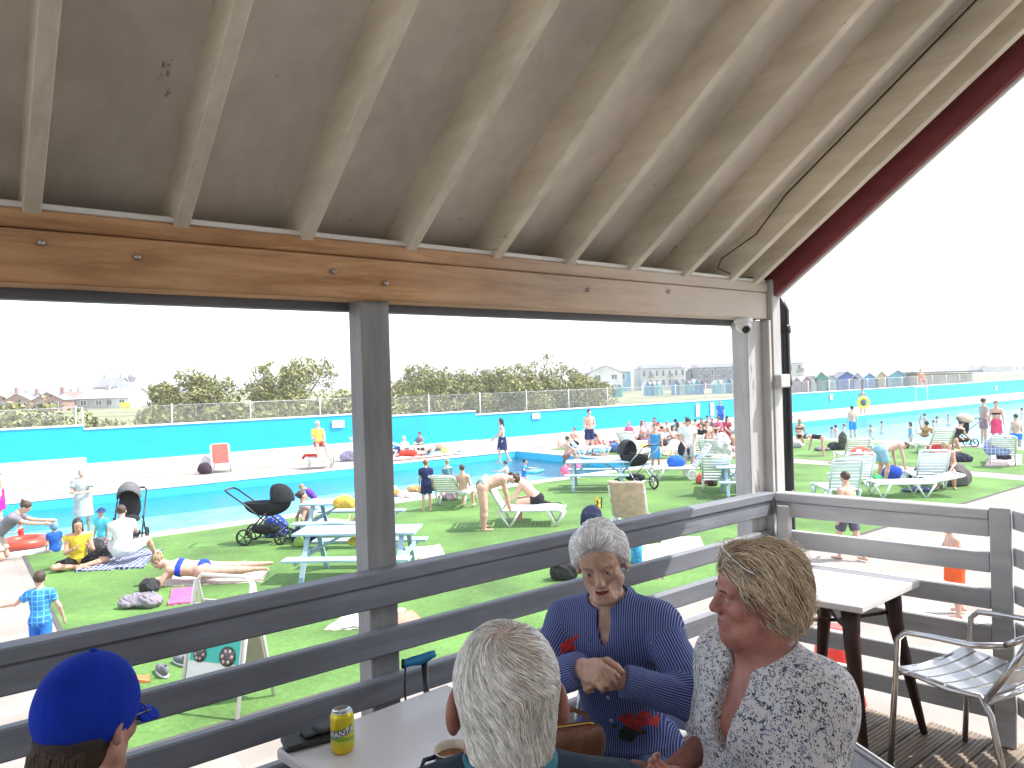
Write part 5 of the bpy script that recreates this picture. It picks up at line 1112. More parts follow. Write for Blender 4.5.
PP('small child in a turquoise top and navy sun hat by the grey pushchair',at(103,551),170,1.05,'stand',[('tee',CY,.03),('shorts',WHT)],hair=('sunhat',(.03,.05,.15)),res=.014,z=-.25)
PP('child in a purple and blue top stooping in the pool behind the picnic tables',at(316,506),100,1.15,'stoop',[('tee',(.12,.04,.3)),('shorts',WHT)],hair=('short','blond'),res=.016,z=-.45)
PP('woman with bare shins sitting on the grass beside the black pram',at(312,530),-60,1.65,'long',[('vest',(.5,.35,.33)),('shorts',(.4,.5,.55))],hair=('bun','brown'),res=.016,w=1.1)
PP('boy in a navy hooded top standing with his back to the camera near the pool',at(427,511),10,1.2,'stand',[('tee',NAVY,.025),('shorts',NAVY),],hair=('short','ginger'),res=.015)
PP('girl in a pale patterned swimsuit standing in the pool beyond the boy in navy',at(427,492),-30,1.25,'stand',[('swimsuit',(.5,.6,.58)),],hair=('long','brown'),res=.018,z=-.5,ua=(.3,.4,-.7),fa=(0,.8,-.4))
PP('child in teal patterned leggings standing in the shallow water',at(448,488),20,1.2,'stand',[('wetsuit',m_leg),],hair=('short','blond'),res=.018,z=-.4)
PP('woman in a green floral bikini bottom bending forward over the lounger',at(484,530),-82,1.7,'bend',[('briefs',m_flor,.02)],hair=('bun','brown'),res=.012,w=1.28,spine=(0,.95,.34),th=(.12,.1,-1))
PP('child with curly brown hair seated on the lounger, bare shoulders to the camera',at(464,510),-15,1.35,'chair',[('trunks',WHT)],hair=('short','brown'),res=.014,seat=.36)
PP('shirtless dark haired man sitting hunched on the lounger in black trunks',at(538,520),82,1.76,'chair',[('trunks',BLK)],hair=('short','dark'),res=.012,seat=.36,spine=(0,.75,.8),ua=(.1,.6,-1),fa=(-.1,.8,-.6),head=(0,.9,.4),w=1.05)
PP('woman in a dark navy wrap walking along the far pool edge',at(503,463),95,1.66,'walk',[('skirt',NAVY),('bikinitop',WHT)],hair=('long','dark'),res=.02,ua=(.2,.4,-1),fa=(0,.8,-.6))
PP('boy sitting in the pool with a red kickboard behind the bending woman',at(507,480,PW),60,1.2,'swim',[],hair=('short','brown'),res=.02,z=-.85)
PP('boy in a blue top sitting in the pool by the turquoise float',at(524,478,PW),-110,1.25,'swim',[('tee',(.02,.2,.55))],hair=('short','dark'),res=.02,z=-.9)
PP('man in black shorts with folded arms standing at the end of the pool',at(590,455),-160,1.8,'stand',[('shorts',NAVY)],hair=('short','dark'),res=.016,ua=(.2,.1,-1),fa=(-.7,.7,-.2))
PP('red skinned person crouched at the end of the pool',at(566,461),-80,1.6,'knees',[('trunks',(.3,.1,.1))],hair=('short','brown'),res=.018,sk=4)
PP('child in a pink top sitting in the water behind the lone picnic table',at(566,478),10,1.15,'cross',[('tee',PNK),('shorts',PNK)],hair=('bun','dark'),res=.018,z=-.1)
PP('girl in a bright blue dress standing behind the black pram',at(656,472),170,1.52,'stand',[('dress',(.05,.30,.68))],hair=('bun','brown'),res=.014,ua=(.25,.1,-1),fa=(.1,.3,-1))
PP('dark haired man in a white shirt looking down into a black shoulder bag',at(689,476),175,1.78,'stand',[('tee',WHT,.03),('shorts',(.5,.5,.48))],hair=('short','dark'),res=.014,head=(0,.6,.9),ua=(.25,.25,-1),fa=(-.35,.6,-.75),w=1.08)
lump('shoulder_bag',at(686,476),(.5,.25,.45),cloth((.03,.03,.035)),'black shoulder bag held by the man in the white shirt','bag',10,3,.01,.62)
# right hand side
PP('shirtless small boy with brown hair walking past the corner railing',at(849,560),25,1.42,'walk',[('shorts',(.10,.10,.14))],hair=('short','brown'),res=.011)
PP('shirtless boy in bright orange shorts looking at something in his hand',at(956,616),75,1.18,'walk',[('shorts',ORG,.03)],hair=('short','brown'),res=.0075,det=True,ua=[(-.2,.5,-1),(.2,.5,-1)],fa=[(-.2,1,0.0),(-.1,1,.1)],th=(.12,.05,-1),head=(0,.3,1),w=1.2)
PP('shirtless man in pale blue shorts bending down to the bags',at(882,483),-82,1.76,'bend',[('shorts',(.28,.48,.62))],hair=('short','brown'),res=.014,w=1.1,spine=(0,1,.25),th=(.1,.28,-1),sh=(.02,-.25,-1))
PP('person with curly fair hair sitting stooped with navy cloth on the knees',at(946,487),150,1.68,'chair',[('shorts',NAVY)],hair=('short','blond'),res=.014,seat=.38,spine=(0,.5,1),w=1.2,head=(0,.7,.7),ua=(.2,.5,-1),fa=(-.3,.7,-.4),sk=1)
PP('pale girl in a black bikini kneeling by the far pool',at(800,446),-30,1.5,'kneel',[('briefs',BLK),('bikinitop',BLK)],hair=('long','blond'),res=.018)
PP('girl in black bending down to the grey towel',at(822,456),60,1.3,'bend',[('swimsuit',BLK)],hair=('pony','dark'),res=.018)
PP('man standing in the right pool in blue swim shorts, seen from behind',at(853,436,PW),10,1.8,'stand',[('shorts',(.02,.25,.65))],hair=('short','dark'),res=.018,z=-.55)
PP('man holding a yellow ring at the far side of the right pool',at(863,415),170,1.76,'stand',[('shorts',GRY),('tee',(.3,.3,.3))],hair=('short','dark'),res=.022)
m1=MB(); yl=np.array([*at(862,415),.85]); m1.tube([(.33*cos(a),-.25,.33*sin(a)) for a in np.linspace(0,2*pi,20,endpoint=False)],.11,10,closed=True); tag(m1.build('swim_ring',plastic((.72,.68,.08)),loc=tuple(yl)),'yellow swim ring held by the man on the far poolside','swim ring')
SW=[(831,431,'dark','only the head of a swimmer left of the man in blue shorts'),(836,430,'dark','child splashing left of the man in blue shorts'),(845,428,'brown','grey haired swimmer behind the man in blue shorts'),(871,430,'brown','man leaning forward in the water right of the man in blue shorts'),(881,425,'brown','swimmer farther out, right of the leaning man'),(924,418,'dark','swimmer near the far edge of the right pool'),(934,424,'brown','small swimmer in the middle of the right pool'),(938,421,'dark','swimmer with dark hair just behind the small one'),(948,418,'brown','swimmer with outstretched arms near the couple'),(1021,412,'dark','swimmer at the far right edge of the pool')]
for k,(px,py,hc_,lb) in enumerate(SW): PP(lb,at(px,py,PW),k*77-90,1.7 if k%2 else 1.4,'swim',[('trunks',NAVY)],hair=('short',hc_),res=.025,z=PW-(1.42 if k%2 else 1.18),group='swimmers in the right pool')
PP('girl with long dark hair and turquoise swimsuit standing in the right pool',at(911,441,PW),80,1.35,'stand',[('swimsuit',(.03,.35,.6))],hair=('long','dark'),res=.018,z=-.75)
PP('man with grey top standing beside the woman in a pink towel',at(984,444),-95,1.78,'stand',[('tee',(.40,.33,.31)),('shorts',(.3,.2,.22))],hair=('short','dark'),res=.018)
PP('woman wearing a pink towel as a skirt by the right pool',at(997,446),150,1.70,'stand',[('skirt',(.7,.06,.17),.02),('bikinitop',BLK)],hair=('bun','dark'),res=.018,skl=.95)
PP('broad shirtless man in blue trunks wading in the right pool',at(1017,446,PW),5,1.8,'stand',[('trunks',(.02,.2,.65))],hair=('short','brown'),res=.018,z=-.75,w=1.15)
PP('woman in a black swimsuit leaning over beside the cream pushchair',at(954,452),-70,1.66,'kneel',[('swimsuit',BLK)],hair=('bun','dark'),res=.018,spine=(0,.7,.9))
PP('sunbather on the far lounger with a bare arm raised',at(925,447),-20,1.65,'recline',[('bikinitop',RED),('briefs',RED)],hair=('short','dark'),res=.02,seat=.4,ua=[(-.2,.2,1),(.2,.5,-.5)],fa=[(.2,-.3,1),(0,1,0)])
# far side of the pool
PP('lifeguard in a yellow vest sitting on the low white platform',at(319,468),-150,1.75,'chair',[('tee',(.75,.62,.1)),('shorts',(.5,.1,.08))],hair=('cap',WHT),res=.018,seat=.82,sh=(.05,.3,-1))
PP('red topped lifeguard on the tall chair by the far right pool',at(922,409),170,1.75,'chair',[('tee',(.6,.28,.2)),('shorts',(.6,.3,.25))],hair=('short','dark'),res=.024,seat=2.05)
FAR=[(406,455,'long',WHT,-150,'white','sunbather in a cream top sitting by the red float'),(421,452,'knees',GRY,160,'brown','person in grey sitting between the other two by the wall'),(431,449,'long',RED,175,'blond','woman in a red top sitting by the blue wall'),(412,457,'supine',WHT,100,'brown','person lying on a white towel below the blue wall'),
(578,446,'supine',WHT,80,'brown','person lying left of the man in black shorts'),(600,446,'supine',PNK,100,'dark','sunbather in pink lying to the right of the man in black shorts'),(609,449,'recline',RED,-100,'dark','person in red reclining near the lone man'),(622,443,'supine',GRY,95,'brown','sunbather lying full length behind the pram'),(628,438,'long',PNK,150,'blond','fair haired person sitting up behind the pram'),(637,446,'recline',YEL,-120,'brown','sunbather with a yellow towel behind the pram'),(645,441,'knees',WHT,-170,'dark','dark haired person in white beside the girl in blue'),(655,436,'knees',RED,165,'dark','person in red sitting farthest back near the wall'),(662,440,'long',RED,-160,'brown','person in red just right of the girl in blue'),(668,452,'recline',WHT,120,'dark','dark haired sunbather between the girl in blue and the man in white'),(672,446,'knees',(.5,.4,.4),-140,'brown','brown haired person left of the man in white'),(686,434,'knees',WHT,180,'dark','head and shoulders visible above the man in white'),(694,440,'long',BLK,-150,'dark','dark clad person right behind the man in white'),(702,437,'knees',RED,160,'dark','person in red among the crowd right of the man in white'),(707,434,'knees',(.25,.12,.1),200,'dark','person in brown among the crowd near the notices'),(712,440,'long',WHT,-130,'brown','woman in white under the tall notices'),(703,446,'knees',BLK,140,'dark','person in black sitting in front of the one in red'),(713,452,'cross',(.4,.3,.3),170,'ginger','ginger haired person sitting on the grass near the corner post'),(721,430,'stand',BLU,150,'blond','fair haired girl in blue standing by the wall near the post'),(726,443,'kneel',(.28,.03,.06),-150,'dark','person in a maroon tee shirt kneeling among the crowd'),(729,453,'prone',(.5,.35,.3),60,'brown','sunbather lying on the grass right of the ginger one'),(737,446,'knees',(.03,.25,.5),180,'brown','person wrapped in a bright blue towel near the post'),(742,448,'knees',(.02,.2,.5),200,'dark','dark haired person in bright blue nearest the corner post'),(716,442,'recline',PNK,100,'blond','pink clad sunbather in the middle of the crowd'),(680,449,'recline',GRY,80,'dark','sunbather lying behind the legs of the man in white'),(650,455,'supine',WHT,110,'brown','sunbather lying at the foot of the crowd behind the girl in blue')]
for k,(px,py,po,c,yw,hc_,lb) in enumerate(FAR):
    wr=[('tee',c),('shorts',tuple(q*.6 for q in c))] if k%3 else [('trunks',c),('bikinitop',c)]
    PP(lb,at(px,py),yw,1.55+.03*(k%7),po,wr,sk=k%3,hair=(['short','bun','long'][k%3],hc_),res=.026,group='crowd sunbathing beyond the pool' if px>560 else 'sunbathers by the blue wall')
XP=[(696,436,'knees',WHT),(700,441,'long',BLU),(706,442,'cross',RED),(711,436,'knees',GRY),(715,446,'recline',RED),(720,437,'knees',PNK),(724,449,'supine',WHT),(731,441,'long',BLK),(735,451,'cross',TEAL),(740,441,'knees',WHT),(683,441,'long',PNK),(676,440,'knees',TEAL),(669,439,'knees',BLK),(649,445,'supine',BLU),(641,439,'knees',GRY),(633,442,'supine',RED),(615,446,'recline',BLU),(605,443,'supine',YEL),(594,448,'supine',GRY),(583,449,'recline',WHT),(572,446,'long',TEAL),(660,447,'cross',WHT)]
for k,(px,py,po,c) in enumerate(XP):
    PP('%s sunbather in %s %s'%(['small','slim','broad','young'][k%4],{WHT:'white',BLU:'blue',RED:'red',GRY:'grey',PNK:'pink',BLK:'black',TEAL:'teal',YEL:'yellow'}[c],{'knees':'hugging the knees in the crowd beyond the pool','long':'sitting with straight legs in the crowd beyond the pool','cross':'sitting cross legged in the crowd beyond the pool','recline':'leaning back in the crowd beyond the pool','supine':'lying flat in the crowd beyond the pool'}[po]),at(px,py),(k*97)%360,1.5+.05*(k%6),po,[('tee',c),('shorts',tuple(q*.5 for q in c))] if k%2 else [('trunks',c)],sk=k%5,hair=(['short','bun','long','short'][k%4],['brown','dark','blond','grey','ginger'][k%5]),res=.026,group='crowd sunbathing beyond the pool')
TW=[(.7,.66,.62),(.62,.35,.33),(.1,.3,.5),(.7,.7,.7),(.65,.25,.2),(.6,.5,.2)]; TN=['cream','dusty red','blue','white','coral','mustard']
for k in range(26):
    px=[576,588,603,612,620,630,641,652,664,672,679,686,697,705,713,722,731,740,399,414,428,440,694,718,658,735][k]; py=[452,447,451,447,443,447,445,441,443,450,444,453,447,449,455,450,456,450,459,458,455,455,442,445,452,455][k]
    p=st_of(G(px,py)); s,t=p; L_=.8+.3*((k*7)%3); W_=.5
    towel([ST(s-L_,t-W_),ST(s+L_,t-W_),ST(s+L_,t+W_),ST(s-L_,t+W_)],cloth(TW[k%6]),'%s towel spread on the ground among the sunbathers'%TN[k%6],z=.03,wr=.05,seed=k,n=8)['group']='towels spread among the crowd'
for k,(px,py) in enumerate([(575,449),(583,452),(596,450),(614,452),(627,451),(643,452),(664,448),(676,455),(690,449),(699,452),(708,445),(719,449),(733,449),(741,454),(388,456),(396,455),(438,452),(446,454)]):
    c=[(.03,.03,.04),(.6,.6,.6),(.6,.1,.1),(.1,.2,.5),(.3,.2,.15),(.68,.62,.2)][k%6]; lump('bag',at(px,py),(.5,.4,.35),cloth(c),'%s bag or clothes lying among the sunbathers'%['black','white','red','blue','brown','yellow'][k%6],'bag',k*40,k,.03,.03,group='bags among the sunbathers',res=.035)
for k,(px,py,yw,bk) in enumerate([(607,455,100,50),(640,449,150,40),(668,458,110,50),(699,456,160,45),(676,441,120,50),(617,446,130,40),(393,458,120,50),(434,454,100,20)]):
    lounger(G(px,py),yw,['white lounger with a red towel near the lone man','white lounger behind the pram','white lounger between the girl in blue and the man in white','white lounger right of the man in white','white lounger far back near the wall','white lounger above the pram hood','white lounger beside the red float','flat lounger at the feet of the woman in red'][k],bk)
# ------------------------------------------------------------------ cafe furniture
m_alu=mat('polished_aluminium',(.62,.62,.63),.22,.08,12,metal=1.); m_aluslat=mat('brushed_aluminium_slat',(.68,.69,.7),.38,.06,40,metal=1.,bump=.1)
def alu_chair(loc,yaw,label):
    e=empty('aluminium_chair',label,'chair',(loc[0],loc[1],DK+.004),yaw,'aluminium cafe chairs'); r=.0125; W=.26
    m1=MB()
    for sx in(-1,1):
        x=sx*W
        m1.tube([(x*1.04,.25,0),(x,.22,.40),(x,.20,.60),(x*.99,.165,.635),(x,.05,.65),(x,-.12,.665),(x*.97,-.24,.70)],r,10)
        m1.tube([(x*1.02,-.27,0),(x*.9,-.17,.40),(x*.88,-.13,.46),(x*.86,.0,.44),(x*.88,.17,.45),(x*.96,.215,.45)],r,10)
    m1.tube([(-W*.97,-.24,.70),(-W*.93,-.29,.735),(-W*.6,-.335,.76),(0,-.35,.765),(W*.6,-.335,.76),(W*.93,-.29,.735),(W*.97,-.24,.70)],r,10)
    m1.tube([(-W,.215,.44),(W,.215,.44)],r,8); m1.tube([(-W*.88,-.15,.44),(W*.88,-.15,.44)],r*.9,8); m1.build('frame',m_alu,e)
    for sx in(-1,1): m1=MB(); m1.tube([(sx*W*.87,-.14,.44),(sx*W*.86,-.24,.60),(sx*W*.8,-.315,.755)],r,10); m1.build('back_frame',m_alu,e)
    def slat(y0,y1,z0,z1,sag,name,y=None):
        m1=MB(); n=8; V=[];Fq=[]
        for i in range(n+1):
            t=i/n; x=(-1+2*t)*W*.88; g=-sag*(1-(2*t-1)**2)
            for (yy,zz) in((y0,z0),(y1,z1)):
                if name=='seat_slat': V+=[(x,yy,zz+g),(x,yy,zz+g-.006)]
                else: V+=[(x,yy+g,zz),(x,yy+g-.006,zz)]
        for i in range(n):
            a=i*4; b_=a+4; Fq+=[(a,b_,b_+2,a+2),(a+1,a+3,b_+3,b_+1),(a,a+1,b_+1,b_),(a+2,b_+2,b_+3,a+3)]
        Fq+=[(0,2,3,1),(n*4,n*4+1,n*4+3,n*4+2)]
        m1.add(V,Fq,False); m1.build(name,m_aluslat,e)
    for k in range(5): y=-.12+k*.072; slat(y,y+.06,.462,.462,.018,'seat_slat')
    for k in range(3): z=.53+k*.085; f_=(z-.44)/.32; y=-.15-.17*f_; slat(y,y-.028,z,z+.062,.03,'back_slat')
    return e
alu_chair((1.965,3.135),27,'empty aluminium armchair beside the white table with brown legs')
# second table
TA,TB,TC=np.array([1.57,3.87,0]),np.array([1.94,3.57,0]),np.array([1.48,3.19,0]); TD=TA+TC-TB; tc_=(TA+TC)/2; ux=nz_(TB-TA); uy=nz_(TA-TD)
m_top=mat('white_melamine_top',(.72,.70,.69),.32,.05,3,coat=.15); m_brown=wood_mat('brown_metal_leg',(.055,.022,.018),(.035,.015,.012),(.18,.15,.14),dirn=ZV,wearamt=.60,rough=.4)
def cafe_table(c,u,v,L1,L2,h,label,legm):
    e=empty('cafe_table',label,'table',(c[0],c[1],DK+.004)); ax=[u,v,ZV]
    m1=MB(); m1.box((0,0,h-.017),(L1,L2,.034),ax=ax,bev=.006); m1.build('tabletop',m_top,e)
    for i in(-1,1):
        for j in(-1,1):
            a=u*i*(L1/2-.09)+v*j*(L2/2-.09); b_=u*i*(L1/2-.0)+v*j*(L2/2-.0)
            m1=MB(); pts=[a+ZV*(h-.036),a*.9+b_*.1+ZV*(h-.2),b_*1.0+ZV*.0]
            m1.tube(pts,[.044,.037,.017],8); m1.build('leg',legm,e)
    for i in(-1,1):
        m1=MB(); m1.tube([u*i*(L1/2-.09)+v*(L2/2-.09)+ZV*(h-.15),u*i*(L1/2-.09)*-.0+ZV*(h-.17),-u*i*(L1/2-.09)-v*(L2/2-.09)+ZV*(h-.15)],.009,6); m1.build('stretcher',legm,e)
    return e
cafe_table(tc_,ux,uy,.49,.60,.745,'white square table on splayed brown metal legs in the corner of the railings',m_brown)
HT=1.98
L0,B0,R0=[G(x,y,HT) for x,y in((276,748),(446,684),(579,737))]; c0=(L0+R0)/2; u1=nz_((B0-L0)*[1,1,0]); v1=nz_((R0-B0)*[1,1,0])
cafe_table(c0,u1,v1,float(np.linalg.norm((B0-L0)[:2])),float(np.linalg.norm((R0-B0)[:2])),HT-DK-.004,'white cafe table in front holding a drink can, a wallet and a mug',m_brown)
# drink can
cp=G(343,751,HT); e=empty('drink_can','yellow and green lemon soda can standing on the white table','drink can',tuple(cp))
m_can=bpy.data.materials.new('printed_can'); m_can.use_nodes=True; N,L,b=nodes(m_can); b.inputs['Roughness'].default_value=.3; b.inputs['Metallic'].default_value=.4
tc=N.new('ShaderNodeTexCoord'); sx_=N.new('ShaderNodeSeparateXYZ'); L.new(tc.outputs['Object'],sx_.inputs[0]); wv=N.new('ShaderNodeTexNoise'); wv.inputs['Scale'].default_value=22; L.new(tc.outputs['Object'],wv.inputs['Vector'])
ad=N.new('ShaderNodeMath'); ad.operation='MULTIPLY_ADD'; ad.inputs[1].default_value=.03; L.new(wv.outputs['Fac'],ad.inputs[0]); L.new(sx_.outputs['Z'],ad.inputs[2])
rp=N.new('ShaderNodeValToRGB'); rp.color_ramp.interpolation='CONSTANT'; mrr=N.new('ShaderNodeMapRange'); mrr.inputs['From Max'].default_value=.13; L.new(ad.outputs[0],mrr.inputs[0]); L.new(mrr.outputs[0],rp.inputs[0])
els=rp.color_ramp.elements; els[0].color=(.75,.55,.02,1); els[1].color=(.72,.6,.03,1); els[1].position=.8
for p_,c_2 in((.3,(.6,.58,.04,1)),(.42,(.25,.42,.05,1)),(.5,(.68,.58,.03,1))): q_=els.new(p_); q_.color=c_2
L.new(rp.outputs[0],b.inputs['Base Color'])
m1=MB(); m1.lathe([(.0,.003),(.024,0),(.027,.004),(.033,.012),(.033,.098),(.031,.105),(.0272,.112)],28,cap=False); m1.build('body',m_can,e)
m1=MB(); m1.lathe([(.0272,.112),(.0275,.115),(.026,.115),(.0245,.111),(.0,.111)],24,cap=False); m1.build('lid',m_alu,e); m1=MB(); m1.box((.004,-.004,.1135),(.02,.011,.0015),rz=.6); m1.build('ring_pull',m_alu,e)
vdir=nz_(np.array([0,0,0])-np.array([cp[0],cp[1],0])); va=math.atan2(vdir[1],vdir[0])
me_txt='FANTA'; m_nav=mat('navy_print',(.015,.03,.22),.4,.05,9)
m_wp=mat('white_print',(.75,.75,.75),.4,.05,9)
for off,mm_,ex,bd in((0.0,m_nav,.0008,.0028),(.0008,m_wp,.0008,.0006)):
    o=text(me_txt,.0215,mm_,e,(0,0,0),(0,0,0),ext=.0003,bold=bd); 
    for v in o.data.vertices:      # wrap the word round the can, reading left to right from the camera side
        a=va-.45+ .0+v.co.x/.033*1.0+.45; y=v.co.y; rr_=.0334+off+v.co.z; v.co=(rr_*cos(a),rr_*sin(a),.064+y+(v.co.x)*.25)
# wallet and phone
wp=G(308,742,HT); m1=MB(); m1.box((0,0,.009),(.14,.085,.018),bev=.006); m1.box((.035,.012,.024),(.10,.06,.012),rz=.15,bev=.004); o=m1.build('wallet',mat('black_leather',(.018,.018,.02),.45,.2,60,bump=.3),loc=tuple(wp),yaw=28); tag(o,'black folded leather wallet lying left of the drink can','wallet')
m1=MB(); m1.box((0,0,.03),(.065,.045,.018),bev=.005); o=m1.build('key_case',mat('dark_grey_leather',(.05,.05,.055),.5,.2,50),loc=tuple(wp+np.array([.045,.03,.0])),yaw=50); tag(o,'small dark key case beside the wallet on the table','key case')
# mug
mp_=G(453,782,HT); e=empty('mug','dark navy mug half full of milky tea in front of the white haired man','mug',tuple(mp_))
m_mug=mat('navy_glaze',(.012,.016,.04),.15,.05,9); m_mugi=mat('cream_glaze',(.62,.56,.46),.2,.05,9)
m1=MB(); m1.lathe([(0,0),(.03,0),(.036,.01),(.045,.06),(.048,.085)],28,cap=False); m1.build('outside',m_mug,e)
m1=MB(); m1.lathe([(.048,.085),(.0465,.0875),(.044,.085),(.041,.055),(.03,.008),(0,.006)],28,cap=False); m1.build('inside',m_mugi,e)
m1=MB(); m1.lathe([(.0,.066),(.0418,.066)],28,cap=False); m1.build('tea',mat('milky_tea',(.25,.11,.05),.12,.1,20),e)
m1=MB(); m1.tube([(-.044,-.01,.07),(-.07,-.015,.066),(-.078,-.016,.045),(-.066,-.014,.024),(-.038,-.01,.02)],.006,8); m1.build('handle',m_mug,e)
# walking stick with blue grip leaning on the rail
h0=DP(418,660,2.62); e=empty('walking_stick','walking stick with bright blue moulded grip leaning on the railing behind the table','walking stick',(float(h0[0]),float(h0[1]),DK))
hz_=h0[2]-DK; m1=MB(); pts=[np.array([-.048,0,hz_-.012]),np.array([-.02,0,hz_-.004]),np.array([.015,0,hz_+.002]),np.array([.045,0,hz_+.016]),np.array([.062,0,hz_+.022])]
m1.tube(pts,[.015,.0165,.019,.015,.012],12); m1.build('grip',mat('blue_rubber_grip',(.02,.22,.42),.4,.1,20),e)
m1=MB(); m1.lathe([(.0162,0),(.017,.002),(.017,.010),(.0,.012)],12,pts[0],[np.array([0,1.,0]),ZV,np.array([-1.,0,0])]); m1.build('end_cap',m_blk,e)
m1=MB(); m1.tube([(.022,0,hz_),(.034,-.03,hz_-.18),(.06,-.14,0)],[.012,.010,.010],10); m1.build('shaft',m_blk,e)
m1=MB(); m1.tube([(-.045,0,hz_-.02),(-.048,-.012,hz_-.08),(-.047,-.01,hz_-.14),(-.042,0,hz_-.16)],.004,6); m1.build('wrist_strap',m_blk,e)
# red bin on the paving
rb=G(838,702); e=empty('litter_bin','red plastic bin with a pale band on the paving beyond the corner railing','bin',(float(rb[0]),float(rb[1]),.01))
m1=MB(); m1.lathe([(0,0),(.24,0),(.22,.1),(.19,.45),(.165,.62),(.15,.66),(.0,.67)],24); m1.build('body',plastic((.70,.04,.025)),e); m1=MB(); m1.lathe([(.2265,.10),(.2235,.155)],24,cap=False); m1.build('band',plastic((.6,.6,.65)),e)
# ------------------------------------------------------------------ hair strands
def add_strands(name,J,base,flow,n,L,width,m,parent,rng,lift=.003,steps=9,mask=None,spread=.25):
    """thin curved ribbons combed over the head surface 'base' (signed distance function)"""
    c,H,s=headlocal(J)
    V,Fq=polygonise(base,c-.2*s,c+.2*s,.006); tri=V[Fq]; ctr=tri.mean(1); ar=np.linalg.norm(np.cross(tri[:,2]-tri[:,0],tri[:,3]-tri[:,1]),axis=1)
    toq=lambda P:((P-c)@H)/s
    pr=ar.copy()
    if mask is not None: pr=pr*mask(toq(ctr))
    idx=rng.choice(len(ctr),n,p=pr/pr.sum()); P=ctr[idx]+rng.normal(size=(n,3))*.003
    e=.002
    def grad(P):
        P=P.astype(np.float32); g=np.stack([base(P+np.eye(3,dtype=np.float32)[k]*e)-base(P-np.eye(3,dtype=np.float32)[k]*e) for k in range(3)],1); return g/(np.linalg.norm(g,axis=1)[:,None]+1e-9)
    tone=rng.uniform(0,1,n); jit=rng.normal(size=(n,3))*spread; Ls=L*rng.uniform(.55,1.25,n); pts=[];nrm=[]
    lf=lift*rng.uniform(.2,1.3,n)
    for k in range(steps+1):
        g=grad(P); d0=base(P.astype(np.float32)); t=k/steps
        tgt=(lf*np.sin(pi*min(1,t*1.1))**.8*1.0+(-.0015 if k==0 else 0)); P=P+g*(tgt-d0)[:,None]
        pts.append(P.copy()); nrm.append(g)
        fl=flow(toq(P))@H.T+jit*.5; fl=fl-g*(fl*g).sum(1)[:,None]*.92; fl/=np.linalg.norm(fl,axis=1)[:,None]+1e-9
        P=P+fl*(Ls/steps)[:,None]
    pts=np.array(pts); nrm=np.array(nrm); out=[];K=steps+1
    tang=np.gradient(pts,axis=0); sd_=np.cross(tang,nrm); sd_/=np.linalg.norm(sd_,axis=2)[:,:,None]+1e-9
    wk=np.sin(np.linspace(.25,1,K)*pi*.97)**.5; wk=np.clip(wk,.12,1)[:,None,None]*width
    Lf=pts-sd_*wk*.5; Rt=pts+sd_*wk*.5; md=pts+nrm*width*.35
    Vv=np.stack([Lf,md,Rt],2).transpose(1,0,2,3).reshape(-1,3)      # n,K,3
    F2=[]
    b0=(np.arange(n)*K*3)[:,None]; 
    for k in range(K-1):
        a=b0+k*3
        F2.append(np.concatenate([a,a+1,a+4,a+3],1)); F2.append(np.concatenate([a+1,a+2,a+5,a+4],1))
    F2=np.concatenate(F2); o=mk(name,Vv,F2,m,parent,smooth=True)
    ca=o.data.color_attributes.new('tone','FLOAT_COLOR','POINT'); t_=np.repeat(tone,K*3); tt=.55+.75*t_; C=np.stack([tt,tt,tt,np.ones_like(tt)],1).astype(np.float32); ca.data.foreach_set('color',C.ravel())
    return o
def eyes(J,parent,iris,look=(0,1,0),aim=.0):
    c,H,s=headlocal(J)
    ms=[mat('eye_white',(.36,.33,.31),.2,.05,30),mat('iris_%d'%int(iris[0]*100),iris,.2,.2,90),mat('pupil_black',(.005,.005,.005),.1,.0,9)]
    for sg in(-1,1):
        m1=MB(); R=.0132*s; cc=c+H@np.array([sg*.031,.071,.004])*s; u=H@nz_((aim,1,-.12)); ax=[nz_(np.cross(u,ZV)),nz_(np.cross(np.cross(u,ZV),u)),u]
        for rng_,mi in(((1.0,.93),2),((.93,.86),2),((.86,.55),1)): pass
        prev=None
        for a0,a1,mi in((0,.17,2),(.17,.42,1),(.42,1.0,0),(1.0,1.7,0)):
            m1.cm=mi; A=np.linspace(a0,a1,4); m1.lathe([(R*sin(a),R*cos(a)) for a in A],16,cc,ax,cap=False)
        m1.build('eye',ms,parent)
def hair_mat(name,col,rough=.45,spec=.4):
    return mat(name,col,rough,.12,60,attr='tone',spec=spec)
def hl(fn,J):
    c,H,s=headlocal(J); return lambda P: fn(((P-c.astype(np.float32))@H.astype(np.float32))/s)*s
# ------------------------------------------------------------------ elderly woman in the striped shirt
Q=lambda x,y,d:DP(x,y,d)
lw=DP(622,620,2.45); LY=157
ly,J,zz=person('elderly woman with short white hair and a navy striped shirt, hands together above her bag',(lw[0],lw[1]),LY,1.66,dict(PO['chair']),(),sk=0,hair=None,res=.0032,seat=1.665,nk=.085,det=True,age=1,
   spine=(.05,.10,1),head=(.12,.16,1),turn=10,nod=-4,sw=.98,w=.98,wtw=[Q(620,680,2.14),Q(583,668,2.16)],eh=[(-1,-.35,-.45),(1,-.3,-.6)],
   hdir0=(.85,.45,.15),hdir1=(-.75,.6,.1),pn0=(.15,-.55,-.6),pn1=(-.15,-.55,-.6),curl=62,mouth=.004,ft=(.1,1,-.1),nw=.82,name='person')
ly['label']='elderly woman with short white hair and a navy striped shirt, her hands held together'
m_oldskin=mat('older_skin',(.50,.295,.21),.5,.22,26,bump=.35,bscale=170,sss=.05); m_lip=mat('lips',(.30,.09,.08),.6,.1,40)
body=[c for c in ly.children if c.name.startswith('body')][0]; me=body.data; me.materials.clear(); me.materials.append(m_oldskin); me.materials.append(m_lip)
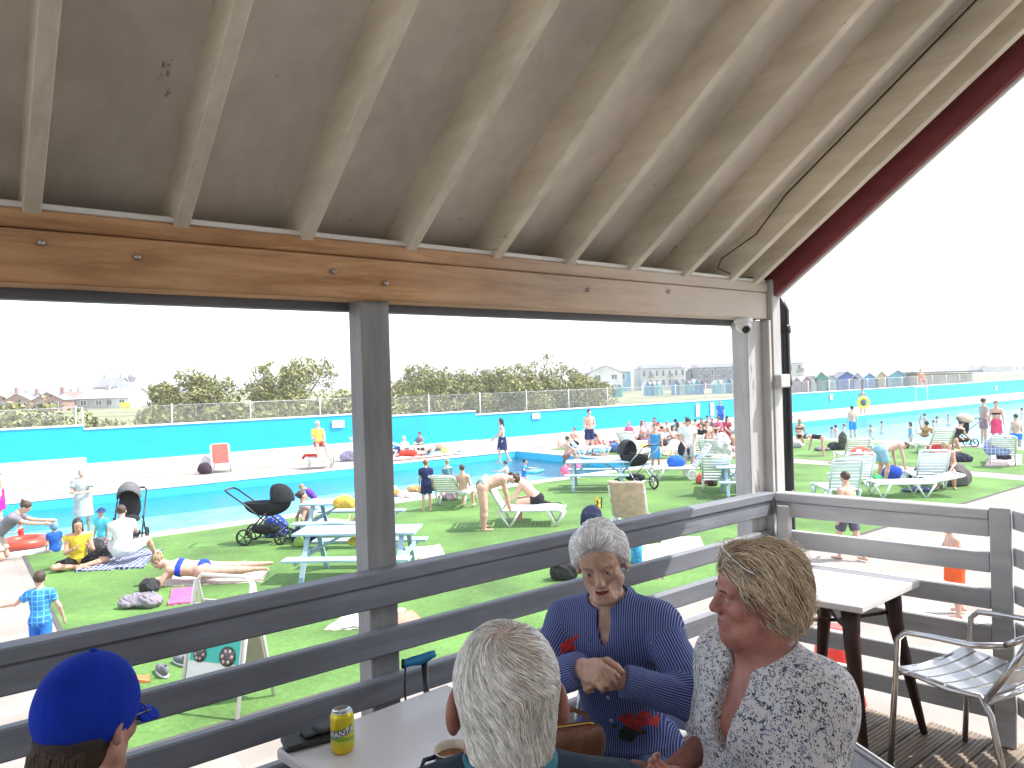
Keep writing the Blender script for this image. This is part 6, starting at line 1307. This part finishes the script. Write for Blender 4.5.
def lipfaces(me,J,idx=1):
    c,H,s=headlocal(J); n=len(me.polygons); ce=np.zeros(n*3); me.polygons.foreach_get('center',ce); q=((ce.reshape(-1,3)-c)@H)/s
    m=(np.abs(q[:,0])<.023)&(np.abs(q[:,2]+.0615)<.0105-.22*np.abs(q[:,0])**1.0*1.0)&(q[:,1]>.076); mi=np.zeros(n,np.int32); mi[m]=idx; me.polygons.foreach_set('material_index',mi); me.update()
lipfaces(me,J); eyes(J,ly,(.12,.10,.07),aim=.12)
# shirt with stripes that follow body and sleeves
m_shirt=bpy.data.materials.new('striped_shirt'); m_shirt.use_nodes=True; N,L,b=nodes(m_shirt); b.inputs['Roughness'].default_value=.8; b.inputs['Specular IOR Level'].default_value=.2
at_=N.new('ShaderNodeAttribute'); at_.attribute_name='st'; mm_=N.new('ShaderNodeMath'); mm_.operation='MULTIPLY'; mm_.inputs[1].default_value=140; fr_=N.new('ShaderNodeMath'); fr_.operation='FRACT'; L.new(at_.outputs['Fac'],mm_.inputs[0]); L.new(mm_.outputs[0],fr_.inputs[0])
rp=N.new('ShaderNodeValToRGB'); L.new(fr_.outputs[0],rp.inputs[0]); els=rp.color_ramp.elements; els[0].position=.55; els[0].color=(.022,.034,.17,1); els[1].position=.68; els[1].color=(.21,.25,.40,1); q_=els.new(.98); q_.color=(.21,.25,.40,1); q_=els.new(1.); q_.color=(.022,.034,.17,1)
L.new(rp.outputs[0],b.inputs['Base Color'])
m_poppy=mat('poppy_embroidery',(.55,.03,.035),.7,.3,60,bump=.4); m_leafe=mat('dark_embroidery',(.015,.03,.02),.7,.3,60)
def stripe_attr(o,J):
    me=o.data; n=len(me.vertices); co=np.zeros(n*3); me.vertices.foreach_get('co',co); P=co.reshape(-1,3); s=J['s']
    best=np.abs(torso(P.astype(np.float32),J,.014)); st=(P@J['U'][:,0])*1.0
    for i in(0,1):
        for a,b_ in(('sho%d'%i,'elb%d'%i),('elb%d'%i,'wri%d'%i)):
            d=np.abs(rc(P.astype(np.float32),J[a],J[b_],.06*s,.05*s)); ax_=nz_(J[b_]-J[a]); u=nz_(np.cross(ax_,(0.3,1,.2))); v=np.cross(ax_,u); q=P-J[a]; an=np.arctan2(q@v,q@u)*.052
            m=d<best; st=np.where(m,an,st); best=np.where(m,d,best)
    at=me.attributes.new('st','FLOAT','POINT'); at.data.foreach_set('value',st.astype(np.float32))
def shirt_fn(J):
    s=J['s']
    def sl2(P):
        d=None
        for i in(0,1):
            a=limb_c(P,J,'sho%d'%i,'elb%d'%i,.05,.047,.017,0,1,False,False); a=smin(a,limb_c(P,J,'elb%d'%i,'wri%d'%i,.043,.034,.015,0,.93,False,True),.03)
            d=a if d is None else np.minimum(d,a)
        return d
    def fn(P):
        d=smin(sl2(P),torso(P,J,.017,-.13,.58),.03); d=smin(d,torso(P,J,.03,-.15,.06),.05)
        d=smin(d,np.maximum(torso(P,J,.022,-.16,.02),-9),.03)
        for i in(0,1):
            d=smin(d,limb_c(P,J,'elb%d'%i,'wri%d'%i,.045,.037,.014,.74,.97,True,True),.006)
            E_=J['elb%d'%i]; r=np.linalg.norm(P-E_.astype(np.float32),axis=1); d=d+.0045*np.sin(((P-E_.astype(np.float32))@nz_(J['sho%d'%i]-J['wri%d'%i]).astype(np.float32))*150+2*wob(P,20,i))*np.exp(-(r/.085)**2)
        d=smin(d,rc(P,J['neck']-J['U'][:,2]*.02,J['neck']+J['U'][:,2]*.02,.075,.066),.03)
        d=smax(d,-el(P,J['neck']+J['U']@np.array([0,.012,.065]),np.array([.062,.066,.06]),J['U']),.006); d=smax(d,-el(P,J['neck']+J['U']@np.array([0,.08,-.01]),np.array([.020,.06,.07]),J['U']),.008)
        return d+.0035*wob(P,17,3)+.0016*wob(P,46,5)
    return fn
lo,hi=bounds(J)
def floralmi(C):
    q=(C)@J['U']; zs=C@J['T'][:,2]; mi=np.zeros(len(C),int); f=q[:,1]>.0; w1=.012*wob(C,95,4)
    for (x,z,r) in((.115,.40,.016),(.095,.41,.011),(.105,.33,.018),(.085,.345,.012),(-.085,.155,.030),(-.05,.165,.024),(-.115,.14,.020)):
        m=f&(((q[:,0]-x)**2+(zs-z)**2)**.5+w1<r); mi[m]=1
    m=f&(((q[:,0]+.05)**2+((zs-.125)*1.5)**2)**.5+w1*1.5<.042)&(mi==0)&(zs<.15); mi[m]=2
    return mi
sh=sdfobj('shirt',shirt_fn(J),lo,hi,.0038,[m_shirt,m_poppy,m_leafe],ly,mifn=floralmi); stripe_attr(sh,J)
def collar(J,parent,m,r0=.069,hgt=.04,fl=.040):
    nk=J['neck']; T=J['U']; s=J['s']; V=[];Fq=[]; n=36; st=[]
    for i in range(n+1):
        t=i/n; a=R_(20+320*t); edge=abs(2*t-1)**4
        dr=np.array([sin(a),cos(a),0]); 
        z0=.026-.040*max(0,cos(a))**2
        for (rr_,z) in((r0-.004,z0-.01),(r0-.002,z0+hgt*(1-.25*edge)),(r0+.003,z0+hgt*(1-.25*edge)+.003),(r0+.008,z0+hgt*(1-.25*edge)),(r0+fl*.7+.014*edge,z0-.006-.045*edge),(r0+fl*.7-.004+.014*edge,z0-.011-.045*edge)):
            V.append(nk+T@(np.array([dr[0]*rr_,dr[1]*rr_*1.0-.004,z]))*s); st.append(a*.07)
    for i in range(n):
        for k in range(5): a=i*6+k; Fq.append((a,a+1,a+7,a+6))
    Fq.append((0,1,2,3,4,5)); Fq.append(tuple(n*6+5-k for k in range(6)))
    o=mk('collar',V,Fq,m,parent,smooth=True); at=o.data.attributes.new('st','FLOAT','POINT'); at.data.foreach_set('value',np.array(st,np.float32)); return o
collar(J,ly,m_shirt,r0=.080,hgt=.036,fl=.045)
for k in range(4):
    z=.42-.085*k; y=.13; p_=J['T'][:,2]*z*J['s']; 
    P0=np.array([p_+J['U']@np.array([.004,y_,0]) for y_ in np.linspace(.05,.22,60)]); dd=shirt_fn(J)(P0.astype(np.float32)); i_=int(np.argmin(np.abs(dd)))
    m1=MB(); m1.lathe([(0,0),(.006,0),(.006,.002),(.0,.0025)],10,P0[i_],[J['U'][:,0],J['U'][:,2],J['U'][:,1]]); m1.build('button',plastic((.5,.55,.6)),ly)
m_denim=mat('blue_denim',(.07,.14,.27),.85,.3,14,bump=.5,bscale=220)
sdfobj('jeans',garment_fn('trousers',J,.008,.003),lo,hi,.007,m_denim,ly)
# hair
m_whitehair=hair_mat('white_hair',(.88,.87,.86)); m_whbase=mat('white_hair_base',(.62,.61,.6),.7,.25,50,bump=.8,bscale=160)
def lady_h(q):
    d=el(q,(0,-.02,.045),(.083,.106,.100)); d=smin(d,el(q,(0,.045,.105),(.060,.04,.033)),.03)
    for sg in(-1,1): d=smin(d,el(q,(sg*.070,-.01,.035),(.020,.05,.05)),.03)
    cut=el(q,(0,.105,-.0),(.069,.068,.084)); d=smax(d,-cut,.012); d=np.maximum(d,(-.035-q[:,2])+1.2*np.maximum(q[:,1]+.02,-.03)); 
    return d+.006*wob(q,34,2)
lh=hl(lady_h,J); c_=J['head']; sdfobj('hair',lh,c_-.17,c_+.17,.0045,m_whbase,ly)
def lady_flow(q): 
    f=np.zeros_like(q); f[:,0]=q[:,0]*7+.35*np.sin(q[:,1]*45+2); f[:,1]=-1.; f[:,2]=np.where(q[:,1]>.03,.9,-.5)-np.abs(q[:,0])*8; return f
add_strands('hair_strands',J,lh,lady_flow,5200,.06,.0022,m_whitehair,ly,np.random.default_rng(3),lift=.004)
# brows, earring, ring
c,H,s=headlocal(J)
for sg in(-1,1):
    m1=MB(); m1.tube([c+H@np.array([sg*x,y,z])*s for x,y,z in((.016,.0945,.0235),(.027,.0935,.028),(.040,.088,.0285),(.049,.079,.024))],[.0016,.0022,.0018,.0008],6); m1.build('eyebrow',mat('grey_brow',(.22,.18,.16),.8,.3,90),ly)
m1=MB(); m1.lathe([(0,-.004),(.003,-.003),(.004,0),(.003,.003),(0,.004)],8,c+H@np.array([-.084,.0,-.038])*s); m1.build('earring',mat('gold',(.7,.45,.15),.25,.05,20,metal=1.),ly)
chp=np.array([lw[0],lw[1]]); ya=R_(LY); alu_chair(chp+np.array([sin(ya),-cos(ya)])*-.02,LY,'aluminium armchair in which the white haired woman sits')
# handbag on her lap
hb=DP(562,728,2.02); e=empty('handbag','brown leather handbag with brass zip standing in the lap of the elderly woman','handbag',(float(hb[0]),float(hb[1]),float(hb[2])),LY+35)
m_lth=mat('brown_leather',(.16,.065,.03),.45,.25,18,bump=.3,bscale=120)
f=lambda P: smax(el(P,(0,0,-.05),(.125,.05,.10)),P[:,2]-.0,.02)+.002*wob(P,30,1); sdfobj('bag_body',f,(-.2,-.1,-.2),(.2,.1,.05),.006,m_lth,e)
m1=MB(); m1.tube([(-.1,0,-.004),(-.08,.0,.004),(.08,0,.004),(.1,0,-.004)],.003,6); m1.build('zip',MC['gold'],e)
m1=MB(); m1.tube([(-.08,-.03,-.03),(-.09,-.05,.0),(-.05,-.06,.02),(.02,-.06,.01),(.07,-.05,-.03)],.007,8); m1.build('handle',m_lth,e)
# ------------------------------------------------------------------ blonde woman in profile
bw=DP(774,640,1.88); BY=112
bl,J,zz=person('woman with short streaked blond hair, in profile, wearing a white blouse speckled black',(bw[0],bw[1]),BY,1.70,dict(PO['chair']),(),sk=0,hair=None,res=.0036,seat=1.672,nk=.08,det=True,age=0,
   spine=(.02,.02,1),head=(.02,.20,1),turn=-26,nod=9,w=1.15,sw=.92,bust=1.12,belly=1.0,fat=1,aw=1.12,nw=1.12,wtw=[Q(700,792,1.62),Q(668,775,1.95)],eh=[(-.6,-.5,-1),(.6,-.5,-1)],curl=30)
m_redskin=mat('sunburnt_skin',(.40,.165,.125),.5,.2,20,bump=.2,bscale=150,sss=.05)
body=[c for c in bl.children if c.name.startswith('body')][0]; me=body.data; me.materials.clear(); me.materials.append(m_redskin); me.materials.append(m_lip); lipfaces(me,J); eyes(J,bl,(.1,.14,.16),aim=.0)
m_blouse=spotty('speckled_blouse',(.60,.585,.58),(.02,.02,.035),74,.41,(.10,.13,.26))
def blouse(J):
    s=J['s']
    def fn(P):
        d=torso(P,J,.024,-.14,.58,.08)
        for i in(0,1):
            d=smin(d,limb_c(P,J,'sho%d'%i,'elb%d'%i,.062,.062,.028,0,.98,False,True),.06*s)
        q=(P-J['neck'].astype(np.float32))@J['U'].astype(np.float32)
        d=smax(d,-smin(el(q,(0,.12,-.05),(.045,.1,.15)),el(q,(0,.03,.055),(.085,.085,.055)),.03),.01)
        return d+.005*wob(P,13,7)+.0022*wob(P,33,1)
    return fn
lo,hi=bounds(J); sdfobj('blouse',blouse(J),lo,hi,.005,m_blouse,bl)
sdfobj('trousers',garment_fn('trousers',J,.014,.004),lo,hi,.009,cloth((.03,.03,.05)),bl)
def bl_h(q):
    d=el(q,(0,-.028,.040),(.092,.116,.104)); d=smin(d,el(q,(0,-.072,-.03),(.075,.058,.070)),.045)
    d=smin(d,el(q,(0,.035,.095),(.062,.045,.035)),.03)
    cut=el(q,(0,.115,-.028),(.13,.098,.104)); d=smax(d,-cut,.012); ear=el(q,(-.09,.012,-.03),(.05,.04,.05)); d=smax(d,-ear,.008); ear=el(q,(.09,.012,-.03),(.05,.04,.05)); d=smax(d,-ear,.008)
    d=np.maximum(d,-.098-q[:,2]+.012*np.sin(q[:,0]*90+q[:,1]*120)); return d+.0045*wob(q,30,6)
bh=hl(bl_h,J); c_=J['head']; m_blbase=mat('blond_base',(.10,.065,.04),.75,.35,40,bump=.8,bscale=160)
sdfobj('hair',bh,c_-.19,c_+.19,.0045,m_blbase,bl)
def bl_flow(q):
    f=np.zeros_like(q); f[:,0]=q[:,0]*5+.2*np.sin(q[:,1]*40); f[:,1]=-1.0; f[:,2]=-.35-np.clip((.03-q[:,1])*14,0,3.2)-np.abs(q[:,0])*9*(q[:,1]<.06); return f
m_bld=hair_mat('blond_strands',(.70,.55,.38)); m_bld2=hair_mat('brown_strands',(.19,.115,.075))
rg=np.random.default_rng(5)
add_strands('hair_strands',J,bh,bl_flow,9500,.085,.0014,m_bld,bl,rg,lift=.008,mask=lambda q:np.where((q[:,1]<.05)|(q[:,2]>.07),1.,.1)*(.25+1.6*(np.sin(q[:,1]*150+q[:,0]*60+3*np.sin(q[:,2]*40))>.1)),spread=.36); add_strands('loose_strands',J,bh,bl_flow,700,.09,.0016,m_bld,bl,rg,lift=.020,spread=.7)
add_strands('darker_strands',J,bh,bl_flow,8500,.075,.0013,m_bld2,bl,rg,lift=.007,spread=.34)
c,H,s=headlocal(J)
for sg in(-1,1):
    m1=MB(); m1.tube([c+H@np.array([sg*x,y,z])*s for x,y,z in((.016,.0945,.0235),(.027,.0935,.028),(.040,.088,.0285),(.049,.079,.024))],[.002,.0026,.002,.0008],6); m1.build('eyebrow',mat('brown_brow',(.07,.04,.03),.8,.3,90),bl)
m1=MB()
for sg in(-1,1): m1.tube([c+H@np.array([sg*x,y,z])*s for x,y,z in((.092,-.01,.07),(.085,.04,.1),(.05,.07,.125))],.0022,6)
m1.tube([c+H@np.array([x,y,z])*s for x,y,z in((-.05,.07,.125),(0,.078,.133),(.05,.07,.125))],.002,6); tag(m1.build('spectacles',m_alu,None,loc=bl.location,yaw=BY),'thin metal framed glasses pushed up into the blond hair','glasses')
ya=R_(BY); alu_chair(np.array([bw[0],bw[1]])+np.array([sin(ya),-cos(ya)])*-.10,BY,'aluminium armchair in which the blond woman sits')
# ------------------------------------------------------------------ white haired man seen from behind
mw_=DP(509,700,1.19); MY=4
mn,J,zz=person('white haired man seen from behind, with a teal collar and large ears',(mw_[0],mw_[1]-.03),MY,1.74,dict(PO['chair']),(),sk=0,hair=None,res=.0045,seat=1.735,nk=.045,det=True,age=1,
   spine=(0,.03,1),head=(0,.05,1),turn=4,nod=-5,w=1.1,nw=1.1,curl=30,ears=.6)
body=[c for c in mn.children if c.name.startswith('body')][0]; me=body.data; me.materials.clear(); me.materials.append(mat('ruddy_skin',(.36,.15,.11),.5,.3,20,bump=.3,bscale=120,sss=.08)); eyes(J,mn,(.1,.14,.16))
lo,hi=bounds(J); sdfobj('shirt',garment_fn('longshirt',J,.018,.004),lo,hi,.007,cloth((.015,.03,.05)),mn)
collar(J,mn,mat('teal_collar_cloth',(.02,.16,.22),.85,.15,40,bump=.3),r0=.068,hgt=.045,fl=.03)
sdfobj('trousers',garment_fn('trousers',J,.014,.004),lo,hi,.009,cloth((.05,.05,.07)),mn)
def mn_h(q):
    d=el(q,(0,-.020,.036),(.084,.102,.091)); d=smin(d,el(q,(0,-.048,-.05),(.066,.055,.062)),.04)
    cut=el(q,(0,.10,-.02),(.075,.082,.10)); d=smax(d,-cut,.01)
    for sg in(-1,1): d=smax(d,-el(q,(sg*.090,-.005,-.02),(.022,.028,.05)),.006)
    d=np.maximum(d,-.092-q[:,2]); return d+.0012*wob(q,60,6)
mh=hl(mn_h,J); c_=J['head']; sdfobj('hair',mh,c_-.17,c_+.17,.0045,mat('scalp_under_hair',(.56,.43,.37),.7,.2,30,bump=.5,bscale=120),mn)
def mn_flow(q):
    r=q-np.array([-.008,-.060,.108]); f=np.zeros_like(q); d=np.linalg.norm(r[:,:2],axis=1)+1e-3
    f[:,0]=r[:,0]/d*1.0-r[:,1]/d*.55; f[:,1]=r[:,1]/d*.8+r[:,0]/d*.55; f[:,2]=-(.1+6.*np.clip(.11-q[:,2],0,.12)); f[:,0]*=np.where(q[:,2]<.03,.25,1); return f
def mn_mask(q):
    r=np.linalg.norm((q-np.array([.006,-.088,.072]))*np.array([1.7,.7,.45]),axis=1); return np.clip((r-.006)/.05,.10,1)
add_strands('hair_strands',J,mh,mn_flow,11500,.058,.0011,hair_mat('silver_strands',(.82,.80,.76)),mn,np.random.default_rng(8),lift=.0035,steps=10,mask=mn_mask,spread=.17)
add_strands('fair_strands',J,mh,mn_flow,1500,.05,.0010,hair_mat('sandy_strands',(.58,.46,.38)),mn,np.random.default_rng(9),lift=.003,steps=10,mask=lambda q:1.15-mn_mask(q),spread=.2)
ya=R_(MY); alu_chair(np.array([mw_[0],mw_[1]-.03])+np.array([sin(ya),-cos(ya)])*.02,MY,'aluminium armchair under the white haired man, mostly out of the picture')
# ------------------------------------------------------------------ person in the blue cap
cw=DP(70,730,1.44); CY_=-14
cpn,J,zz=person('dark haired person in a royal blue baseball cap and glasses, seen from behind',(cw[0],cw[1]-.02),CY_,1.62,dict(PO['chair']),(),sk=0,hair=None,res=.005,seat=1.625,nk=.07,det=True,age=0,
   spine=(0,.06,1),head=(0,.10,1),turn=0,nod=-6,curl=30)
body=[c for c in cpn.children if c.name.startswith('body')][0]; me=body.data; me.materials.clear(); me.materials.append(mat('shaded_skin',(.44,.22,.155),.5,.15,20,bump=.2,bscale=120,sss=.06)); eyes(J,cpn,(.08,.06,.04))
lo,hi=bounds(J); sdfobj('shirt',garment_fn('tee',J,.018,.004),lo,hi,.007,cloth((.03,.03,.04)),cpn); sdfobj('trousers',garment_fn('trousers',J,.014,.004),lo,hi,.009,cloth((.04,.05,.09)),cpn)
def cp_h(q):
    d=el(q,(0,-.030,.02),(.0865,.105,.088)); d=smin(d,el(q,(0,-.062,-.055),(.066,.045,.06)),.04)
    d=smin(d,el(q,(-.05,-.055,-.075),(.03,.035,.06)),.03)
    cut=el(q,(0,.10,-.03),(.12,.102,.11)); d=smax(d,-cut,.01); d=smax(d,-el(q,(.09,.0,-.02),(.03,.03,.045)),.006); d=np.maximum(d,q[:,2]+.012); return d+.003*wob(q,45,6)
chh=hl(cp_h,J); c_=J['head']; sdfobj('hair',chh,c_-.18,c_+.18,.0045,mat('dark_hair_base',(.03,.018,.012),.7,.3,40,bump=.7,bscale=150),cpn)
def cp_flow(q):
    f=np.zeros_like(q); f[:,2]=-1; f[:,0]=q[:,0]*2+.2*np.sin(q[:,2]*60); f[:,1]=-.1; return f
add_strands('hair_strands',J,chh,cp_flow,3000,.07,.002,hair_mat('dark_strands',(.07,.04,.025)),cpn,np.random.default_rng(4),lift=.005,mask=lambda q:np.where(q[:,2]<-.03,1.,.0),spread=.2)
m_cap=mat('royal_blue_cotton',(.006,.03,.36),.9,.15,9,bump=.3,bscale=260,spec=.15)
def cap_f(q):
    o_=el(q,(0,-.024,.040),(.0945,.115,.112)); i_=el(q,(0,-.024,.036),(.0905,.111,.106)); d=o_
    d=np.maximum(d,(-.016-q[:,2])+.22*(q[:,1])); an=np.arctan2(q[:,0],q[:,1]+.024); d=d+.0011*np.exp(-((np.mod(an+pi/6,pi/3)-pi/6)/.03)**2)*-1
    return d+.0018*wob(q,24,3)
sdfobj('cap_crown',hl(cap_f,J),c_-.2,c_+.22,.0032,m_cap,cpn)
def brim_f(q):
    zz_=q[:,2]-(.022-.9*(q[:,0]**2)*6-.35*np.maximum(q[:,1]-.1,0)); e2=np.sqrt((q[:,0]/.078)**2+((q[:,1]-.085)/.082)**2)-1; return smax(np.abs(zz_)*.8-.0022,np.maximum(e2*.07,.062-q[:,1]),.002)
sdfobj('cap_brim',hl(brim_f,J),c_-.2,c_+.24,.0032,m_cap,cpn)
c,H,s=headlocal(J); m1=MB(); m1.lathe([(0,-.003),(.008,-.001),(.007,.003),(0,.005)],12,c+H@np.array([0,-.024,.153])*s,[H[:,0],H[:,1],H[:,2]]); m1.build('cap_button',m_cap,cpn)
m1=MB()
for sg in(-1,1):
    m1.tube([c+H@np.array([sg*x,y,z])*s for x,y,z in((.082,-.012,.008),(.08,.03,.012),(.072,.092,.012))],.0018,6)
    m1.tube([c+H@np.array([sg*(.036+.026*cos(a)),.098-.006*cos(a),.004+.018*sin(a)])*s for a in np.linspace(0,2*pi,18,endpoint=False)],.0016,6,closed=True)
m1.tube([c+H@np.array([x,.104,.008])*s for x in(-.010,.010)],.0016,6); tag(m1.build('spectacles',m_blk,None,loc=cpn.location,yaw=CY_),'dark framed glasses worn by the person in the blue cap','glasses')
ya=R_(CY_); alu_chair(np.array([cw[0],cw[1]-.02])+np.array([sin(ya),-cos(ya)])*.02,CY_,'aluminium armchair under the person in the blue cap, mostly out of the picture')
